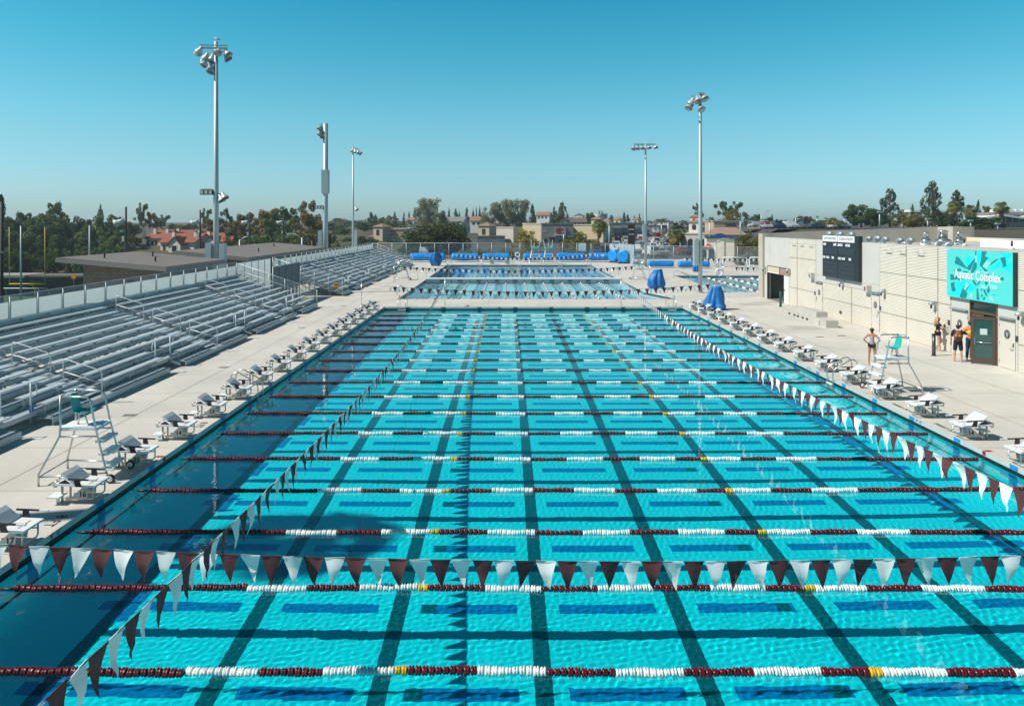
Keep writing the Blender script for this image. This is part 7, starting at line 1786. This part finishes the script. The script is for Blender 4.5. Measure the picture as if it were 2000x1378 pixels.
# palm outside the frame whose shadow falls on the deck and the water
palm(0, 15.6, 0, 0, 'tall shaggy palm beside the near bleachers, casting its shadow on the pool', 1.3, zb=0, X=-24.2) if False else None
pt = thing('palm_tree', 'tall fan palm behind the near bleachers whose shadow falls on the pool', 'palm tree', (-24.9, 12.8, 0), 1.0, 'fan palms')
MB().tube([(0, 0, 0), (.1, 0, 8), (0, 0, 20.6)], [.45, .34, .30], 12).build('trunk', palm_bark, pt)
c = link('crown', PALM_F, pt, (0, 0, 20.8)); c.scale = (3.5,) * 3
# ------------------------------------------------------------------ street lamps and signals
def street_lamp(lab, x, D, ytop, arm, m=pole_m, box=False):
    X = gx(x, D); z0 = tz(X, D); t = thing('street_lamp', lab, 'street lamp', (X, D, z0), 0, 'street lamps in the town'); h = CZ - (ytop - 435) * D / F - z0; r = D * .0006 + .03
    MB().tube([(0, 0, 0), (0, 0, h)], [r * 1.4, r], 7).build('pole', m, t)
    if arm: MB().tube([(0, 0, h - .2), (arm * .4, 0, h + .5), (arm, 0, h + .75)], r * .8, 6).build('arm', m, t); MB().box(arm - .5, arm + .5, -.2, .2, h + .62, h + .82).build('lamp', pole_m, t)
    else: MB().box(-.45, .45, -.3, .3, h, h + .28).build('lamp', pole_m if not box else dark_grey, t)
for a in (('curved street lamp over the second flat roof', 590, 130, 464, -2.2), ('curved street lamp left of the third speaker post', 468, 150, 468, 2.4), ('lamp post with red and white flag box left of the palm', 1190, 160, 436, 0), ('lamp post before the grey shop, single box head', 1101, 165, 454, 0), ('lamp post inside the parking lot, near palm', 1305, 230, 431, 0), ('lamp post in the parking lot below the olive tree', 1292, 250, 436, 0), ('curved lamp beside the small restaurant', 1397, 115, 475, 1.6), ('lamp post before the bank', 1386, 165, 430, 0), ('lamp post at the end of the bank roof', 1446, 170, 428, 0), ('black lamp on the rise, left of the fig', 1596, 190, 424, 0), ('black lamp on the rise, right by the fig', 1649, 190, 424, 0), ('white lamp post before the fig tree', 1718, 170, 415, 0), ('lamp post above the roof fans', 1812, 160, 428, 0), ('lamp post under the middle palm', 1896, 150, 432, 0), ('lamp post above the sign corner', 1949, 145, 438, 0)):
    street_lamp(*a)
def signal(lab, x, D, ytop, armz, arml):
    X = gx(x, D); z0 = tz(X, D); t = thing('traffic_signal', lab, 'traffic light', (X, D, z0), 0, 'traffic signal masts'); h = CZ - (ytop - 435) * D / F - z0; ha = CZ - (armz - 435) * D / F - z0
    MB().tube([(0, 0, 0), (0, 0, h)], [.2, .14], 8).build('mast', pole_m, t); MB().tube([(0, 0, ha), (arml, 0, ha + abs(arml) * .22)], .1, 6).build('arm', pole_m, t); MB().tube([(0, 0, h), (arml * .5, 0, h + .9)], .07, 6).build('lamp_arm', pole_m, t)
    MB().box(arml - .2, arml + .2, -.25, .05, ha + abs(arml) * .22 - .9, ha + abs(arml) * .22 + .3).build('signal_head', black_pl, t)
signal('traffic signal mast left of the upper parking lot', 1487, 185, 418, 437, 3.8); signal('traffic signal mast in the middle of the upper parking lot', 1554, 190, 425, 429, 2.4)
# ------------------------------------------------------------------ cars
def car_mesh(body, col_m, kind_):
    mb = MB(); L, W = (4.5, 1.78) if kind_ != 'van' else (5.2, 1.95)
    if kind_ == 'sedan': prof = [(-2.25, .35), (-2.25, .80), (-1.75, .92), (-1.2, .96), (-.55, 1.40), (.75, 1.42), (1.45, .98), (2.1, .86), (2.25, .65), (2.25, .35)]; gl = [(-1.12, .98), (-.52, 1.36), (.72, 1.38), (1.36, .98)]
    elif kind_ == 'suv': prof = [(-2.25, .4), (-2.25, 1.0), (-2.1, 1.72), (.5, 1.76), (1.2, 1.12), (2.1, 1.0), (2.25, .75), (2.25, .4)]; gl = [(-2.05, 1.1), (-1.95, 1.62), (.45, 1.66), (1.05, 1.12)]
    else: prof = [(-2.6, .4), (-2.6, 2.0), (1.4, 2.05), (2.1, 1.25), (2.55, 1.1), (2.6, .4)]; gl = [(.6, 1.25), (.6, 1.85), (1.35, 1.88), (1.95, 1.25)]
    hw = W / 2; k = len(mb.v); n = len(prof)
    for s in (-1, 1): mb.v += [(s * hw * (1 if z < 1.05 else .86), x, z) for x, z in prof]
    mb.face([k + i for i in range(n)][::-1], 0); mb.face([k + n + i for i in range(n)], 0)
    for i in range(n): mb.face([k + i, k + (i + 1) % n, k + n + (i + 1) % n, k + n + i], 0)
    for s in (-1, 1):
        mb.poly([(s * (hw * (1 if z < 1.05 else .86) + .012), x, z) for x, z in gl], 1)
    if kind_ != 'van': mb.poly([(-hw * .74, gl[0][0] - .06, gl[0][1] + .03), (hw * .74, gl[0][0] - .06, gl[0][1] + .03), (hw * .70, gl[1][0] - .06, gl[1][1] + .03), (-hw * .70, gl[1][0] - .06, gl[1][1] + .03)], 1)
    else: mb.poly([(-.7, -2.615, 1.2), (.7, -2.615, 1.2), (.7, -2.615, 1.8), (-.7, -2.615, 1.8)], 1)
    mb.poly([(-hw * .74, gl[3][0] + .07, gl[3][1] + .03), (hw * .74, gl[3][0] + .07, gl[3][1] + .03), (hw * .70, gl[2][0] + .07, gl[2][1] + .03), (-hw * .70, gl[2][0] + .07, gl[2][1] + .03)], 1)
    for s in (-1, 1):
        for y in (-1.4, 1.4): mb.lathe([(.12, -.1), (.32, -.1), (.32, .1), (.12, .1)], (s * (hw - .1), y, .32), 10, 2, axis='x')
        mb.box(s * hw * .6 - .16, s * hw * .6 + .16, -L / 2 - .015, -L / 2, .6, .75, 3)
    return mb.mesh('parked_car', [col_m, winm, black_pl, sign_red])
cc = [('white', (.72, .73, .74)), ('silver', (.42, .44, .46)), ('black', (.012, .013, .015)), ('grey', (.12, .13, .14)), ('dark blue', (.012, .03, .075)), ('red', (.30, .012, .012)), ('tan', (.32, .26, .19))]
CARS = {(n, k): car_mesh(n, mat('car_paint_' + n.replace(' ', '_'), c, .25, .1, coat=.5), k) for n, c in cc for k in ('sedan', 'suv', 'van')}
cr_ = random.Random(9); wts = [30, 20, 18, 12, 9, 6, 5]
def car(X, Y, rz, where, group, fix=None):
    n = cr_.choices([c[0] for c in cc], wts)[0]; k = cr_.choices(['sedan', 'suv', 'van'], [55, 38, 7])[0]
    if fix: n, k = fix
    o = link('parked_car', CARS[(n, k)]); o.location = (X, Y, tz(X, Y) + .11); o.rotation_euler = (0, 0, rz + cr_.uniform(-.03, .03))
    tag(o, '%s %s %s' % (n, {'sedan': 'sedan', 'suv': 'tall car', 'van': 'van'}[k], where), 'car', group); return o
car(gx(1271, 142), 142, .15, 'parked just beyond the fence by the five lamp pole', 'cars beyond the fence', ('white', 'van'))
for x, Y in ((1291, 146), (1181, 150), (1205, 152), (1222, 155), (1163, 150), (1330, 150), (1350, 152), (1242, 160), (1376, 140)):
    car(gx(x, Y), Y, cr_.choice((0, PI)) + .1, 'parked just beyond the far fence', 'cars beyond the fence')
for x, Y in ((812, 158), (836, 160), (858, 158), (830, 145), (852, 146)): car(gx(x, Y), Y, cr_.choice((0, PI)), 'parked under the ficus tree', 'cars under the ficus')
n_ = 0; Y = 172.0; row = 0
while Y < 430 and n_ < 190:
    x = gx(1204, Y)
    while x < gx(1346 if Y < 300 else 1375, Y):
        if cr_.random() < .74 and not (Y < 200 and x > gx(1300, Y)): car(x, Y, cr_.choice((0, PI)), 'parked in the shopping centre lot', 'cars in the shopping centre lot'); n_ += 1
        x += 2.9
    row += 1; Y += 5.6 if row % 2 else 11.5
for r_, Y in enumerate((176, 182, 196, 202, 216, 230)):
    x = gx(1472, Y); x1_ = gx(1650, Y)
    while x < x1_:
        if cr_.random() < .8 and x > 57: car(x, Y, cr_.choice((0, PI)), 'parked in the upper lot above the building', 'cars in the upper lot')
        x += 3.0
# caustics: everything under the water surfaces receives refracted sun
for o in S.objects:
    if o.type == 'MESH' and o.name.endswith('_basin'): o.cycles.is_caustics_receiver = True
# ------------------------------------------------------------------ the air
hm = bpy.data.materials.new('haze_air'); hm.use_nodes = True; hn = hm.node_tree; hn.nodes.clear()
ho = hn.nodes.new('ShaderNodeOutputMaterial'); hv = hn.nodes.new('ShaderNodeVolumePrincipled')
hv.inputs['Color'].default_value = (.85, .96, 1.0, 1); hv.inputs['Density'].default_value = 0.00027; hv.inputs['Anisotropy'].default_value = .25
hn.links.new(hv.outputs[0], ho.inputs['Volume'])
MB().box(-9100, 9100, -3100, 12100, -14, 26).build('haze', hm)['kind'] = 'stuff'
S.cycles.volume_bounces = 0
